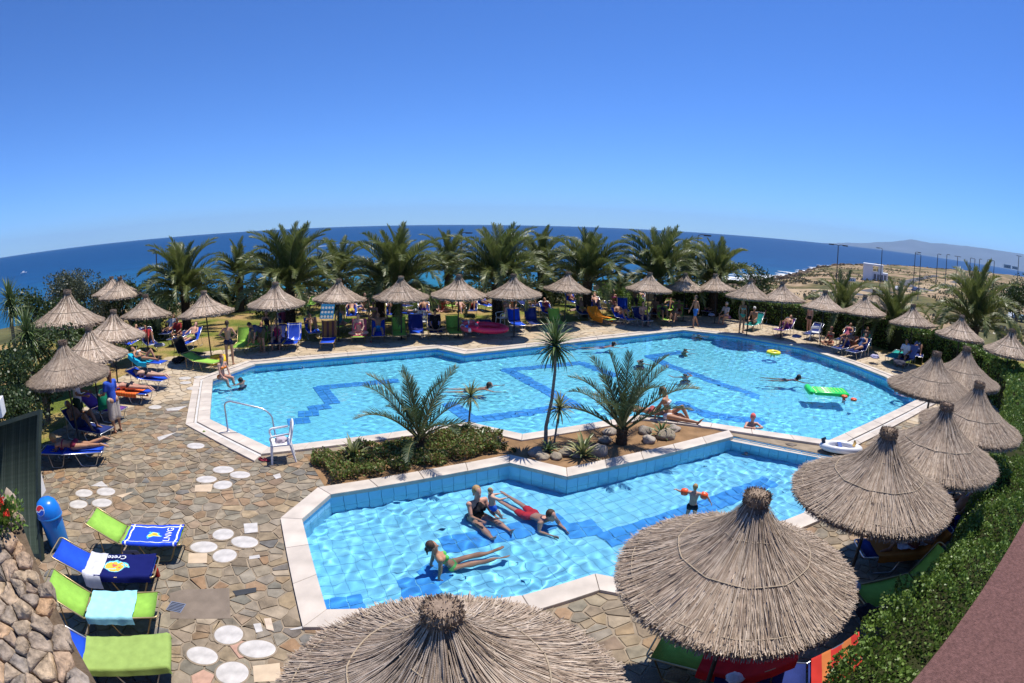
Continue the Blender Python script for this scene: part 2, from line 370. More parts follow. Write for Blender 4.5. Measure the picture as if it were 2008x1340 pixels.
# paddling pool: floor tiles (real tiles with joints, joined) and single wall tiles
def clip_half(P, nx, ny, c):
    out = []
    for i in range(len(P)):
        a, b = P[i], P[(i+1) % len(P)]; da = nx*a[0]+ny*a[1]-c; db = nx*b[0]+ny*b[1]-c
        if da <= 0: out.append(a)
        if (da < 0 < db) or (db < 0 < da): t = da/(da-db); out.append((a[0]+(b[0]-a[0])*t, a[1]+(b[1]-a[1])*t))
    return out
mb = MB(); ca, sa = math.cos(R(27)), math.sin(R(27)); S = .26
for i in range(-30, 60):
    for j in range(-10, 60):
        cx, cy = i*S, j*S; x, y = cx*ca-cy*sa, cx*sa+cy*ca
        if inpoly(x, y, KID):
            h = S/2-.006; pts = [(cx+u*h, cy+v*h) for u, v in ((-1,-1),(1,-1),(1,1),(-1,1))]
            mb.add([(p[0]*ca-p[1]*sa, p[0]*sa+p[1]*ca, -.583) for p in pts], [(0,1,2,3)])
ft = setp(mb.build('floor_tiles', M_kfloor, kid_pool), kind='stuff'); ft.cycles.is_caustics_receiver = True
def wall_tiles(P, parent, z0, z1, rows, size, m, depth=.012, joined=False):
    s = 1 if area(P) > 0 else -1; cache = {}; mbj = MB()
    for i in range(len(P)):
        a = Vector(P[i]); b = Vector(P[(i+1) % len(P)]); L_ = (b-a).length; d = (b-a)/L_; nrm = Vector((-d.y, d.x))*s
        k = max(1, round(L_/size)); wd = L_/k; hh = (z1-z0)/rows
        for q in range(k):
            for r_ in range(rows):
                p = a+d*(wd*(q+.5)); M = Matrix.Translation((p.x, p.y, z0+hh*(r_+.5))) @ Matrix.Rotation(math.atan2(d.y, d.x), 4, 'Z')
                e = .004; bx_ = (-wd/2+e, wd/2-e, -.03*s if s > 0 else -depth, depth if s > 0 else .03, -hh/2+e, hh/2-e)
                if joined: mbj.box(*bx_, M=M)
                else:
                    key = (round(wd, 3), s)
                    if key not in cache: t_ = MB(); t_.box(*bx_); cache[key] = t_.mesh('tile', m)
                    o = link('tile', cache[key], parent); o.matrix_local = M; o.cycles.is_caustics_receiver = True
    if joined: o = setp(mbj.build('wall_tiles', m, parent), kind='stuff'); o.cycles.is_caustics_receiver = True
wall_tiles(KID, kid_pool, -.59, -.02, 2, .25, M_wtile)
wall_tiles(MAIN, main_pool, -.30, .0, 1, .3, M_bandwall, joined=True)
def under(px, py, zw, zf):
    d = ray(px, py); p = g(px, py, zw); nl = math.hypot(d.x, d.y); s = nl/1.333; c = math.sqrt(1-s*s); k = (zw-(zf(p.x, p.y) if callable(zf) else zf))*s/c
    q = Vector((p.x+d.x/nl*k, p.y+d.y/nl*k, 0)); q.z = zf(q.x, q.y) if callable(zf) else zf
    return q
BN = [0]
def band(line, zw, zf, wd, parent, tile, up):
    BN[0] += 1; up += .0011*BN[0]
    pts = [under(x, y, zw, zf) for x, y in line]; mb = MB()
    for i in range(len(pts)-1):
        a, b = pts[i], pts[i+1]; d = (b-a); d.z = 0; L_ = d.length; d /= L_; n_ = Vector((-d.y, d.x, 0)); k = max(1, round((L_+wd*.5)/tile)); r_ = max(1, round(wd/tile))
        for q in range(k):
            for w_ in range(r_):
                e = .008; s0 = -wd*.25+(L_+wd*.5)*q/k+e; s1 = -wd*.25+(L_+wd*.5)*(q+1)/k-e; u0 = -wd/2+wd*w_/r_+e; u1 = -wd/2+wd*(w_+1)/r_-e
                vs_ = []
                for s_, u_ in ((s0,u0),(s1,u0),(s1,u1),(s0,u1)):
                    p = a+d*s_+n_*u_; vs_.append((p.x, p.y, (zf(p.x, p.y) if callable(zf) else zf)+up+.001*i))
                mb.add(vs_, [(0,1,2,3)])
    o = mb.build('tile_band', M_band, parent); o.cycles.is_caustics_receiver = True
for ln in ([(775,747),(628,760),(652,790)], [(640,797),(612,801)], [(618,810),(592,812)], [(600,824),(572,827)], [(883,793),(925,824),(1127,795),(995,726),(1139,712),(1205,736)],
           [(1335,691),(1274,699),(1311,717),(1400,748),(1500,783),(1565,806),(1490,827),(1389,813),(1330,790)]):
    band(ln, ZW_MAIN, floor_main, .5, main_pool, .25, .02)
for ln in ([(800,1153),(842,1146)], [(846,1128),(880,1108)], [(880,1068),(1095,1021)], [(1120,1042),(1160,1034)], [(1195,1058),(1505,946)], [(635,1197),(700,1187)]):
    band(ln, ZW_KID, -.583, .54, kid_pool, .28, .004)
# coping slabs
def coping(P, parent, d0, d1, z0, z1, size, m, name='coping_slab', skip=()):
    A, B = offset(P, d0), offset(P, d1); n = len(P)
    for i in range(n):
        if i in skip: continue
        a0, a1, b0, b1 = Vector(A[i]), Vector(A[(i+1)%n]), Vector(B[i]), Vector(B[(i+1)%n]); k = max(1, round((a1-a0).length/size))
        for q in range(k):
            L_ = (a1-a0).length; e = .003/L_; s0, s1 = q/k+e, (q+1)/k-e; dz = random.uniform(-.003, .003)
            c = [a0.lerp(a1, s0), a0.lerp(a1, s1), b0.lerp(b1, s1), b0.lerp(b1, s0)]; ct = sum(c, Vector((0, 0)))/4
            t_ = MB(); ch = .012
            lo = [(p.x-ct.x, p.y-ct.y, z0) for p in c]; mid = [(p.x-ct.x, p.y-ct.y, z1-ch) for p in c]; tp = [((p.x-ct.x)*.985, (p.y-ct.y)*.985, z1) for p in c]
            Fc = [(0,1,2,3)] if area([(v[0], v[1]) for v in lo]) < 0 else [(3,2,1,0)]
            t_.add(lo+mid+tp, [(8,9,10,11)]+[(j, (j+1)%4, 4+(j+1)%4, 4+j) for j in range(4)]+[(4+j, 4+(j+1)%4, 8+(j+1)%4, 8+j) for j in range(4)])
            o = t_.build(name, m, parent, loc=(ct.x, ct.y, dz))
coping(MAIN, main_pool, -.03, .34, -.02, .055, .95, M_coping)
coping(MAIN, main_pool, .36, .43, -.02, .03, .95, M_gutter, 'gutter_grate', skip=(12,13,14,15,16))
coping(MAIN, main_pool, .45, .68, -.02, .05, .95, M_coping, skip=(12,13,14,15,16))
coping(KID, kid_pool, -.03, .36, -.02, .06, .95, M_coping, skip=(7,))
# wide step between the two pools
a, b = Vector(offset(MAIN, .36)[12]), Vector(offset(MAIN, .36)[13]); a2, b2 = Vector(KID[7]), Vector(KID[8])
mb = MB(); n = 6
for q in range(n):
    s0, s1 = q/n+.004, (q+1)/n-.004; pa = a.lerp(b, .05+.62*s0); pb = a.lerp(b, .05+.62*s1); pc = a2.lerp(b2, s1); pd = a2.lerp(b2, s0)
    t_ = MB(); c = [pa, pb, pc, pd]; t_.add([(p.x, p.y, -.1) for p in c]+[(p.x, p.y, -.012) for p in c], [(4,5,6,7),(0,1,5,4),(1,2,6,5),(2,3,7,6),(3,0,4,7)])
    t_.build('step_slab', M_coping, kid_pool)
setp(fill('divider_base', [W([(1630,871),(1396,836),(1420,858),(1440,864),(1648,903)])], -.03, M_coping), kind='structure')
# planting bed between the pools
setp(fill('planting_bed', [offset(SOIL, .04)], .02, M_soil), kind='structure')
mb = MB()
# ================================================================== crazy paving
def voronoi(P, k=26):
    P = np.asarray(P); D = ((P[:,None]-P[None])**2).sum(-1); near = np.argsort(D, 1)[:, 1:k+1]; cells = []
    for i, p in enumerate(P):
        s = .9; c = [(p[0]-s, p[1]-s), (p[0]+s, p[1]-s), (p[0]+s, p[1]+s), (p[0]-s, p[1]+s)]
        for j in near[i]:
            q = P[j]; nx, ny = q-p; c = clip_half(c, nx, ny, (q[0]**2+q[1]**2-p[0]**2-p[1]**2)/2)
            if len(c) < 3: break
        cells.append(c)
    return cells
OV = [  # groups of four white ovals: px centres
 [((438,1050),0),((400,1075),1),((480,1065),1),((441,1092),0)], [((449,1247),0),((397,1288),1),((505,1275),1),((456,1322),0)],
 [((438,923),1),((405,942),1),((471,933),1),((437,953),0)], [((165,969),1),((208,966),1),((154,991),1),((200,988),1)],
 [((363,743),1),((392,741),1),((364,752),1),((396,747),1)]]
OVS = [((384,876),1),((304,800),1),((379,763),1)]
ovc = [g(*p) for grp in OV for p, _ in grp] + [g(*p) for p, _ in OVS]
grp_c = [sum((g(*p) for p, _ in grp), Vector())/4 for grp in OV]
seeds = []; RS = np.random.default_rng(11)
xs0, xs1, ys0, ys1 = -15, 19, .8, 31
def dens(x, y):
    d = math.hypot(x, y)
    r_ = .19 if d < 9 else .21 if d < 16 else .30 if d < 22 else .42
    for c in grp_c:
        if abs(x-c.x) < 1.05 and abs(y-c.y) < .85: r_ = .15
    return r_*(.8+.8*noise.noise((x*1.3, y*1.3, 4))+.5*noise.noise((x*5, y*5, 2)))
cell = {}
deckA = offset(DECK, .1); M5 = offset(MAIN, .5); K3 = offset(KID, .3)
cand = np.stack([RS.uniform(xs0, xs1, 60000), RS.uniform(ys0, ys1, 60000)], -1)
ok = inpoly(cand[:,0], cand[:,1], offset(DECK, .8))
dummy = ~inpoly(cand[:,0], cand[:,1], deckA) | inpoly(cand[:,0], cand[:,1], M5) | inpoly(cand[:,0], cand[:,1], K3) | inpoly(cand[:,0], cand[:,1], SOIL)
skipset = set()
for x, y, dm in zip(cand[ok,0], cand[ok,1], dummy[ok]):
    r_ = max(.11, dens(x, y)); kx, ky = int(x//.5), int(y//.5); bad = False
    for i in (-1, 0, 1):
        for j in (-1, 0, 1):
            for (a, b, rr) in cell.get((kx+i, ky+j), ()):
                if (a-x)**2*.5+(b-y)**2*1.5 < (min(r_, rr))**2*1.4: bad = True; break
    if not bad: cell.setdefault((kx, ky), []).append((x, y, r_)); seeds.append((x, y)); (skipset.add((x, y)) if dm else None)
def shrink(c, d):
    try: q = offset(c, -d)
    except Exception: return None
    return q if len(q) > 2 and abs(area(q)) > .004 and area(q)*area(c) > 0 else None
def edge_cut(c, P):
    """keep the part of convex cell c outside polygon P"""
    s = 1 if area(P) > 0 else -1
    cx = sum(p[0] for p in c)/len(c); cy = sum(p[1] for p in c)/len(c); rad = max(math.hypot(p[0]-cx, p[1]-cy) for p in c)
    for i in range(len(P)):
        a, b = P[i], P[(i+1) % len(P)]; L_ = math.hypot(b[0]-a[0], b[1]-a[1]); d = ((b[0]-a[0])/L_, (b[1]-a[1])/L_)
        t = (cx-a[0])*d[0]+(cy-a[1])*d[1]; nx, ny = d[1]*s, -d[0]*s; dd = (cx-a[0])*nx+(cy-a[1])*ny
        if -rad*.4 < t < L_+rad*.4 and 0 < dd < rad: c = clip_half(c, -nx, -ny, -(a[0]*nx+a[1]*ny))
        if len(c) < 3: return None
    return c
def seen(x, y): d = math.hypot(x, y); return d
stones = []
for (sx, sy), c in zip(seeds, voronoi(seeds)):
    if len(c) < 3 or (sx, sy) in skipset: continue
    for P in (offset(MAIN, .69), offset(KID, .37)):
        c = c and edge_cut(c, P)
    if not c: continue
    c = shrink(c, .012+.006*RS.random())
    if not c: continue
    stones.append((sx, sy, c))
def stone_mesh(c, cx, cy, h):
    q = [(x-cx+RS.normal(0, .006), y-cy+RS.normal(0, .006)) for x, y in c]; n = len(q)
    if area(q) < 0: q = q[::-1]
    V = [(x, y, 0) for x, y in q]+[(x, y, h-.004) for x, y in q]+[(x*.955, y*.955, h) for x, y in q]
    return V, [tuple(range(2*n, 3*n))]+[(j, (j+1)%n, n+(j+1)%n, n+j) for j in range(n)]+[(n+j, n+(j+1)%n, 2*n+(j+1)%n, 2*n+j) for j in range(n)]
def vis(s):     # how large it shows: left forecourt first
    x, y, c = s; d = math.hypot(x, y); return -abs(area(c))/d**2.2*(1 if x < -2.4 else .45)
stones.sort(key=vis); rest = {0: MB(), 1: MB()}
for i, (sx, sy, c) in enumerate(stones):
    pale = math.hypot(sx, sy) > 17.5
    pink = any(abs(sx-q.x) < 1.0 and abs(sy-q.y) < .8 for q in grp_c)
    cx = sum(p[0] for p in c)/len(c); cy = sum(p[1] for p in c)/len(c)
    V, Fc = stone_mesh(c, cx, cy, .010+RS.random()*.007)
    if i < 300: link('flagstone', mesh('flagstone', V, Fc, M_pink if pink else M_flagpale if pale else M_flag), deck, (cx, cy, .001))
    else: rest[1 if pale else 0].add([(x+cx, y+cy, z+.001) for x, y, z in V], Fc)
for k, m in ((0, M_flag), (1, M_flagpale)): setp(rest[k].build('paving_stones', m, deck), kind='stuff')
oval_cache = {}
def ellipse(rx, ry, z0, z1, n=28):
    V = [(rx*f*math.cos(2*math.pi*k/n), ry*f*math.sin(2*math.pi*k/n), z) for f, z in ((1, z0), (1, z1-.003), (.975, z1)) for k in range(n)]
    return V, [tuple(range(2*n, 3*n))]+[(i*n+j, i*n+(j+1)%n, (i+1)*n+(j+1)%n, (i+1)*n+j) for i in range(2) for j in range(n)]
V, Fc = ellipse(.21, .20, .0, .026); me_r = mesh('oval', V, Fc, M_marble); V, Fc = ellipse(.25, .175, .0, .026); me_e = mesh('oval', V, Fc, M_marble)
V, Fc = ellipse(.235, .225, .0, .021); mo_r = mesh('oval_joint', V, Fc, M_mortar); V, Fc = ellipse(.275, .20, .0, .021); mo_e = mesh('oval_joint', V, Fc, M_mortar)
for p, e in [q for grp in OV for q in grp]+OVS:
    c = g(*p); a = R(random.uniform(-6, 12)); sc = random.uniform(.94, 1.05)
    for me, nm in ((me_e if e else me_r, 'marble_oval'), (mo_e if e else mo_r, 'oval_joint')):
        o = link(nm, me, deck, (c.x, c.y, .0), a); o.scale = (sc, sc, 1)
# bright single slabs set between the stones
def slab(pxs, m, h=.022, name='marble_slab'):
    P = W(pxs); c = (sum(p[0] for p in P)/len(P), sum(p[1] for p in P)/len(P)); P = P if area(P) > 0 else P[::-1]
    V = []; n = len(P)
    for k, z in ((1, 0), (1, h-.003), (.97, h)): V += [((p[0]-c[0])*k, (p[1]-c[1])*k, z) for p in P]
    link(name, mesh(name, V, [tuple(range(2*n, 3*n))]+[(i*n+j, i*n+(j+1)%n, (i+1)*n+(j+1)%n, (i+1)*n+j) for i in range(2) for j in range(n)], m), deck, (c[0], c[1], .0))
slab([(496,1308),(549,1302),(552,1337),(499,1340)], M_beige); slab([(370,1087),(407,1087),(406,1106),(369,1107)], M_beige)
slab([(478,1029),(505,1027),(506,1045),(480,1048)], M_marble); slab([(308,859),(346,849),(325,860),(312,866)], M_marble); slab([(325,803),(368,797),(350,806),(328,807)], M_marble)
slab([(178,955),(200,945),(212,956)], M_marble); slab([(535,934),(549,930),(552,938),(541,941)], M_marble); slab([(383,953),(418,951),(414,966),(382,966)], M_beige)
slab([(245,970),(262,966),(240,978),(228,974)], M_beige); slab([(489,1093),(509,1090),(511,1096),(489,1099)], M_marble); slab([(456,1161),(503,1154),(503,1163),(463,1171)], pm('dark_slate', (.04,.042,.045), .6, .2))
slab([(497,1226),(512,1224),(516,1240),(503,1243)], M_marble); slab([(518,1215),(532,1214),(538,1240),(523,1236)], M_pink); slab([(567,1236),(600,1229),(600,1234),(572,1238)], M_marble)
slab([(333,1165),(335,1215),(453,1215),(450,1155),(360,1158)], M_concrete, .020, 'concrete_patch')
# floor drain in the concrete patch
c = g(346,1193); dr = thing('floor_drain', 'small square metal floor drain grate in the grey concrete patch', 'drain', (c.x, c.y, .0205), R(4))
t_ = MB(); t_.box(-.13,.13,-.11,-.095,0,.006).box(-.13,.13,.095,.11,0,.006).box(-.13,-.115,-.095,.095,0,.006).box(.115,.13,-.095,.095,0,.006); t_.build('frame', M_alu, dr)
for k in range(5): MB().box(-.112,.112,-.075+k*.034,-.06+k*.034,0,.005).build('bar', M_alu, dr)
MB().box(-.114,.114,-.094,.094,-.001,.002).build('pit', M_black, dr)
# ================================================================== thatched parasols
THATCH = [(0.311,0.234,0.168),(0.381,0.295,0.222),(0.45,0.364,0.284),(0.191,0.135,0.094),(0.484,0.398,0.311),(0.346,0.264,0.195),(0.112,0.078,0.054),(0.519,0.433,0.346),(0.407,0.321,0.245),(0.252,0.181,0.133)]
M_thatch = pm('thatch', None, .85, .25, 14., .3, 120., .12, cols=THATCH, island=True)
M_thatch_far = pm('sunlit_thatch', None, .85, .22, 14., .3, 120., .12, cols=[tuple(x*1.22 for x in c) for c in THATCH], island=True, rand=.10)  # thatch colours raised so the far parasols carry their sunlight in the material
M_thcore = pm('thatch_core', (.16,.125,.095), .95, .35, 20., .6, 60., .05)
M_cap = pm('thatch_cap', None, .9, .3, 30., .3, 100., .1, cols=[(.22,.16,.11),(.30,.23,.17),(.16,.11,.08),(.36,.28,.21)], island=True)
M_twine = pm('twine', (.34,.27,.19), .9, .2, 40.)
UA, UR, UZ = 2.80, 1.18, 1.9
UPR = [(.095, UA-.08), (.13, UA-.16), (.19, UA-.27), (.28, UA-.375), (.42, UA-.485), (.68, UA-.64), (.95, UA-.785), (UR, UA-.90)]
def uprof(r): return float(np.interp(r, [p[0] for p in UPR], [p[1] for p in UPR]))
def canopy_mesh(nst, seed, wmul):
    rg = np.random.default_rng(seed); rr = np.array([p[0] for p in UPR]); zz = np.array([p[1] for p in UPR])
    V = []; Fc = []
    def strip(a, rs, zs, w0, w1, tw):
        ca, sa = math.cos(a), math.sin(a); b = len(V); n = len(rs)
        for i in range(n):
            w_ = w0+(w1-w0)*i/(n-1); da = tw*i/(n-1)
            cx, cy = rs[i]*math.cos(a+da), rs[i]*math.sin(a+da)
            V.append((cx-sa*w_, cy+ca*w_, zs[i]+tw*.0)); V.append((cx+sa*w_, cy-ca*w_, zs[i]))
        for i in range(n-1): Fc.append((b+2*i, b+2*i+1, b+2*i+3, b+2*i+2))
    for k in range(nst):
        a = rg.uniform(0, 2*math.pi); a += .05*math.sin(a*7+seed)+.03*math.sin(a*17+seed*2); r0 = .10+1.02*rg.random()**.62; r1 = min(UR+rg.normal(0, .03), r0+rg.uniform(.3, .95))
        if r1-r0 < .08: r0 = r1-.15
        lift = rg.uniform(.0, .022)+.012*(1-r0); tip = rg.normal(.006, .012)
        rs = np.linspace(r0, r1, 4); zs = np.interp(rs, rr, zz)+lift; zs[-1] += tip+(.01 if r1 > 1.1 else 0)
        wd = (.0035+.005*rg.random())*wmul
        strip(a, rs, zs, wd*.8, wd*(.5+.5*rg.random()), rg.normal(0, .03)/(.3+r0))
    for k in range(nst//5):          # ragged fringe along the rim
        a = rg.uniform(0, 2*math.pi); r1 = UR+rg.uniform(-.01, .05); dz = rg.uniform(-.075, .01); r0 = 1.06
        rs = np.array([r0, (r0+r1)/2, r1]); zs = np.array([uprof(r0)+.002, uprof(1.12)+dz*.35, uprof(UR)+dz]); wd = (.005+.005*rg.random())*wmul
        strip(a, rs, zs, wd, wd*.6, rg.normal(0, .02))
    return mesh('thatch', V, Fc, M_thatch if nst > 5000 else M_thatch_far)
def core_mesh():
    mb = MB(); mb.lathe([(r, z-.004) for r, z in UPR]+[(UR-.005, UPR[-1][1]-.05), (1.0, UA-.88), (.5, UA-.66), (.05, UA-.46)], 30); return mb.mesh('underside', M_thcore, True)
def cap_mesh(seed):
    rg = np.random.default_rng(seed); V = []; Fc = []
    mb = MB(); mb.lathe([(.075, UA-.2), (.10, UA-.13), (.12, UA-.085), (.128, UA-.045), (.11, UA-.01), (.06, UA), (.0, UA+.002)], 16)
    for k in range(900):
        a = rg.uniform(0, 6.283); top = rg.random() < .55; r = (.12*math.sqrt(rg.random()) if top else .12); z = UA-.015 if top else UA-rg.uniform(.01, .10)
        p = Vector((r*math.cos(a), r*math.sin(a), z)); d = Vector((math.cos(a)*rg.uniform(.1, .7), math.sin(a)*rg.uniform(.1, .7), (rg.uniform(.3, 1) if top else rg.uniform(-1, .2)))).normalized()*rg.uniform(.012, .032)
        s = d.cross(Vector(rg.normal(0, 1, 3))).normalized()*.005
        mb.add([p-s, p+s, p+d+s*.6, p+d-s*.6], [(0,1,2,3)])
    return mb.mesh('cap', M_cap)
def ring_mesh(r0, sag, seed, th):
    rg = np.random.default_rng(seed); pts = []; n = 44; kn = [rg.normal(0, .012) for _ in range(11)]
    for k in range(n+1):
        a = 2*math.pi*(k % n)/n; t = (k % n)/n*11; i = int(t); f = t-i; r = r0+(kn[i]*(1-f)+kn[(i+1) % 11]*f)+sag*(4*f*(1-f))
        pts.append((r*math.cos(a), r*math.sin(a), uprof(min(r, UR))+.034))
    return MB().tube(pts, th, 5, False).mesh('twine', M_twine, True)
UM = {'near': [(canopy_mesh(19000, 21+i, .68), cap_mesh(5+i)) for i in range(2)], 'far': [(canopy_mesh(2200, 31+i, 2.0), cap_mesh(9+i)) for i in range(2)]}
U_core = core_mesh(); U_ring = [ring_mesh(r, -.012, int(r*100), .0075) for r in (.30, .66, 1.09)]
U_pole = MB().tube([(0, 0, 0), (0, 0, UA-.15)], .028, 10).mesh('pole', M_pole, True)
U_foot = MB().lathe([(.0, .045), (.16, .045), (.19, .02), (.20, 0)], 20).mesh('base', M_concrete, True)
U_rib = MB().tube([(.03, 0, UA-.50), (UR-.08, 0, UZ-.06)], .011, 5).mesh('rib', M_pole)
def parasol(px, py, label, near, rot=None, tilt=(0, 0), apex=UA, sc=1.0):
    p = g(px, py, apex*sc); u = thing('straw_parasol', label, 'parasol', (p.x, p.y, .0), random.uniform(0, 6.28) if rot is None else rot, 'straw parasols round the pool')
    u.rotation_euler = (tilt[0], tilt[1], u.rotation_euler.z); u.scale = (sc,)*3
    i = random.randrange(2); c, k = UM['near' if near else 'far'][i]
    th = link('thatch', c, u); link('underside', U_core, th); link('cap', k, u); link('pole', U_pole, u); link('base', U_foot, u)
    for q, rm in enumerate(U_ring): link('twine', rm, th)
    for q in range(8): r_ = link('rib', U_rib, th); r_.rotation_euler = (0, 0, q*math.pi/4)
    return u
for px, py, lab, near in [
    (866,1188,'large straw parasol at the bottom edge, seen from above, nearest of all',1),(1487,966,'straw parasol over the red lounger, right of the nearest one',1),
    (1745,842,'straw parasol in front of the green lounger by the clipped hedge',1),(1858,792,'fourth straw parasol from the bottom along the hedge, its cap dark',1),
    (1922,750,'straw parasol against the bright hedge at the right edge',1),(1838,690,'straw parasol standing at the pointed right corner of the big pool',1),
    (1897,680,'straw parasol just behind the one at the pool corner',1),(1985,645,'straw parasol cut off by the right edge below the palm',0),
    (1887,618,'straw parasol below the large right-hand palm',0),(1797,598,'straw parasol in front of the middle of the three right palms',0),
    (1700,578,'straw parasol at the hedge with another one close behind it',0),(1618,570,'straw parasol left of the first right palm, tilted slightly',0),
    (1540,553,'low straw parasol on the hedge below the tall lamp post',0),(1472,547,'straw parasol above the standing woman in green bikini',0),
    (1408,537,'straw parasol right of the walking man, hedge beneath',0),(1345,535,'straw parasol above the walking man in blue shorts',0),
    (1272,534,'straw parasol at the far end of the back row, stone wall behind',0),(1108,533,'straw parasol with dark grey cap above the orange towel',0),
    (1010,537,'straw parasol under the big central palm',0),(898,538,'straw parasol above the pink swim ring',0),
    (785,541,'straw parasol in front of two thick palm trunks',0),(660,547,'straw parasol above the woman on the pink towel',0),
    (538,553,'straw parasol above the blue patterned towel, second row palm behind',0),(405,570,'straw parasol over two black chairs beside the standing man',0),
    (280,578,'straw parasol at the palm trunk at the left end of the lawn',0),(213,608,'straw parasol behind the turquoise towel, third of the left row',0),
    (172,640,'straw parasol right behind the large left one, pole over the orange towel',0),(122,668,'large straw parasol at the left edge over the people with the green bag',1),
    (120,570,'straw parasol alone before the dark left trees',0),(216,543,'left of the two overlapping straw parasols among the trees',0),
    (236,543,'right of the two overlapping straw parasols among the trees',0),(1712,568,'grey straw parasol half hidden behind the one at the hedge',0)]:
    sc = {866: 1.02, 120: 1.3, 216: 1.1, 236: 1.1}.get(px, 1.0)
    parasol(px, py, lab, near, tilt=(R(random.uniform(-3, 3)), R(random.uniform(-3, 3))) if not near else (0, 0), sc=sc*(1 if near else random.uniform(.97, 1.03)))
# ================================================================== palms and spiky plants
GREEN_P = [(0.102,0.134,0.034),(0.137,0.165,0.043),(0.082,0.112,0.029),(0.178,0.191,0.062),(0.124,0.152,0.045)]
M_frond = pm('palm_leaf', None, .45, .25, 5., spec=.45, cols=GREEN_P, island=True, trans=.32)
M_frond2 = pm('young_palm_leaf', None, .45, .25, 6., spec=.45, cols=[(.055,.085,.035),(.075,.11,.045),(.10,.13,.06),(.045,.07,.03)], island=True, trans=.32)
M_rachis = pm('palm_rib', (.16,.15,.06), .6, .2, 6.)
M_trunk = pm('palm_trunk', (.085,.06,.04), .95, .45, 9., 1., 14., .05)
def frond_mesh(L_, el, droop, nl, ll, seed, m, wd=.022):
    """feather leaf leaving the origin along +X at elevation el, bending over under its weight"""
    rg = np.random.default_rng(seed); pts = []; p = Vector((0, 0, 0)); e = el; n = 16
    for i in range(n+1):
        pts.append(p.copy()); e -= droop*(.12+2.2*(i/n)**1.5)/n; p = p+Vector((math.cos(e), 0, math.sin(e)))*(L_/n)
    mb = MB(); mb.tube(pts, [.022*(1-i/n)+.004 for i in range(n+1)], 4); nf = len(mb.f); 
    for k in range(nl):
        s = .16+.83*k/(nl-1); i = min(n-1, int(s*n)); f = s*n-i; q = pts[i].lerp(pts[i+1], f); t = (pts[i+1]-pts[i]).normalized(); up = Vector((-t.z, 0, t.x))
        l = ll*(.45+.9*math.sin(math.pi*min(1, s*.95+.08))**.7)*rg.uniform(.85, 1.12)
        for sd_ in (-1, 1):
            d = (t*rg.uniform(.75, 1.05)*(.85+.5*s)+Vector((0, sd_, 0))*rg.uniform(.6, .85)+up*rg.uniform(.25, .6)).normalized()
            w_ = t*wd*rg.uniform(.8, 1.2); e1 = q+d*l*.55; e2 = q+d*l+Vector((0, 0, -l*rg.uniform(.02, .14)))
            mb.add([q-w_*.5, q+w_*.5, e1+w_*.6, e1-w_*.6, e2], [(0,1,2,3),(3,2,4)])
    me = mesh('frond', mb.v, mb.f, [M_rachis, m], False, [0]*nf+[1]*(len(mb.f)-nf)); return me
FR = {}
DROOPS = [(84, 34), (68, 70), (52, 95), (36, 110), (16, 100)]
def frond_set(key, L_, m, nl, ll, wd):
    FR[key] = {lv: [frond_mesh(L_*(1 if lv else .9), R(e), R(dr), nl, ll, hash((lv, q)) % 999, m, wd) for q in range(2)] for lv, (e, dr) in enumerate(DROOPS)}
frond_set('big', 3.3, M_frond, 66, .44, .042); DROOPS = [(84, 20), (70, 42), (58, 60), (46, 66), (34, 58)]
frond_set('small', 1.5, M_frond2, 46, .24, .02)
def palm_trunk(h, r, seed):
    rg = np.random.default_rng(seed); mb = MB(); pts = []; n = 14
    mb.lathe([(r*1.25, -.1), (r*1.1, .15), (r, h*.4), (r*1.05, h*.8), (r*1.25, h)], 12)
    for k in range(int(170*max(.3, h))):      # stubs of the old leaf bases
        a = k*2.4; z = h*((k+.5)/int(170*max(.3, h))); d = Vector((math.cos(a), math.sin(a), .9)).normalized(); p = Vector((math.cos(a)*r*.97, math.sin(a)*r*.97, z)); s = Vector((-math.sin(a), math.cos(a), 0))*r*.2
        e = p+d*r*rg.uniform(.25, .45); mb.add([p-s, p+s, e+s*.6, e-s*.6, p+Vector((0,0,.1))], [(0,1,2,3),(3,2,4)])
    return mb.mesh('trunk', M_trunk)
PT = {}
def palm(x, y, z0, hc, label, key='big', nf=58, sc=1., seed=0, r=.24, group='palms behind the loungers', keep=None):
    rg = random.Random(seed); t = thing('palm_tree', label, 'palm', (x, y, z0), rg.uniform(0, 6.28), group)
    kk = (round(hc, 1), r)
    if kk not in PT: PT[kk] = palm_trunk(hc, r, seed)
    link('trunk', PT[kk], t)
    for k in range(nf):
        u = (k+.5)/nf; lv = 0 if u < .12 else 1 if u < .36 else 2 if u < .62 else 3 if u < .84 else 4
        me = FR[key][lv][rg.randrange(2)]; f = link('frond', me, t, (0, 0, hc+(.12 if lv < 2 else 0)-(.1 if lv == 4 else 0)))
        f.rotation_euler = (R(rg.uniform(-14, 14)), R(rg.uniform(-9, 9)), k*2.39996+rg.uniform(-.3, .3)); s = sc*rg.uniform(.85, 1.1); f.scale = (s, s, s)
    return t
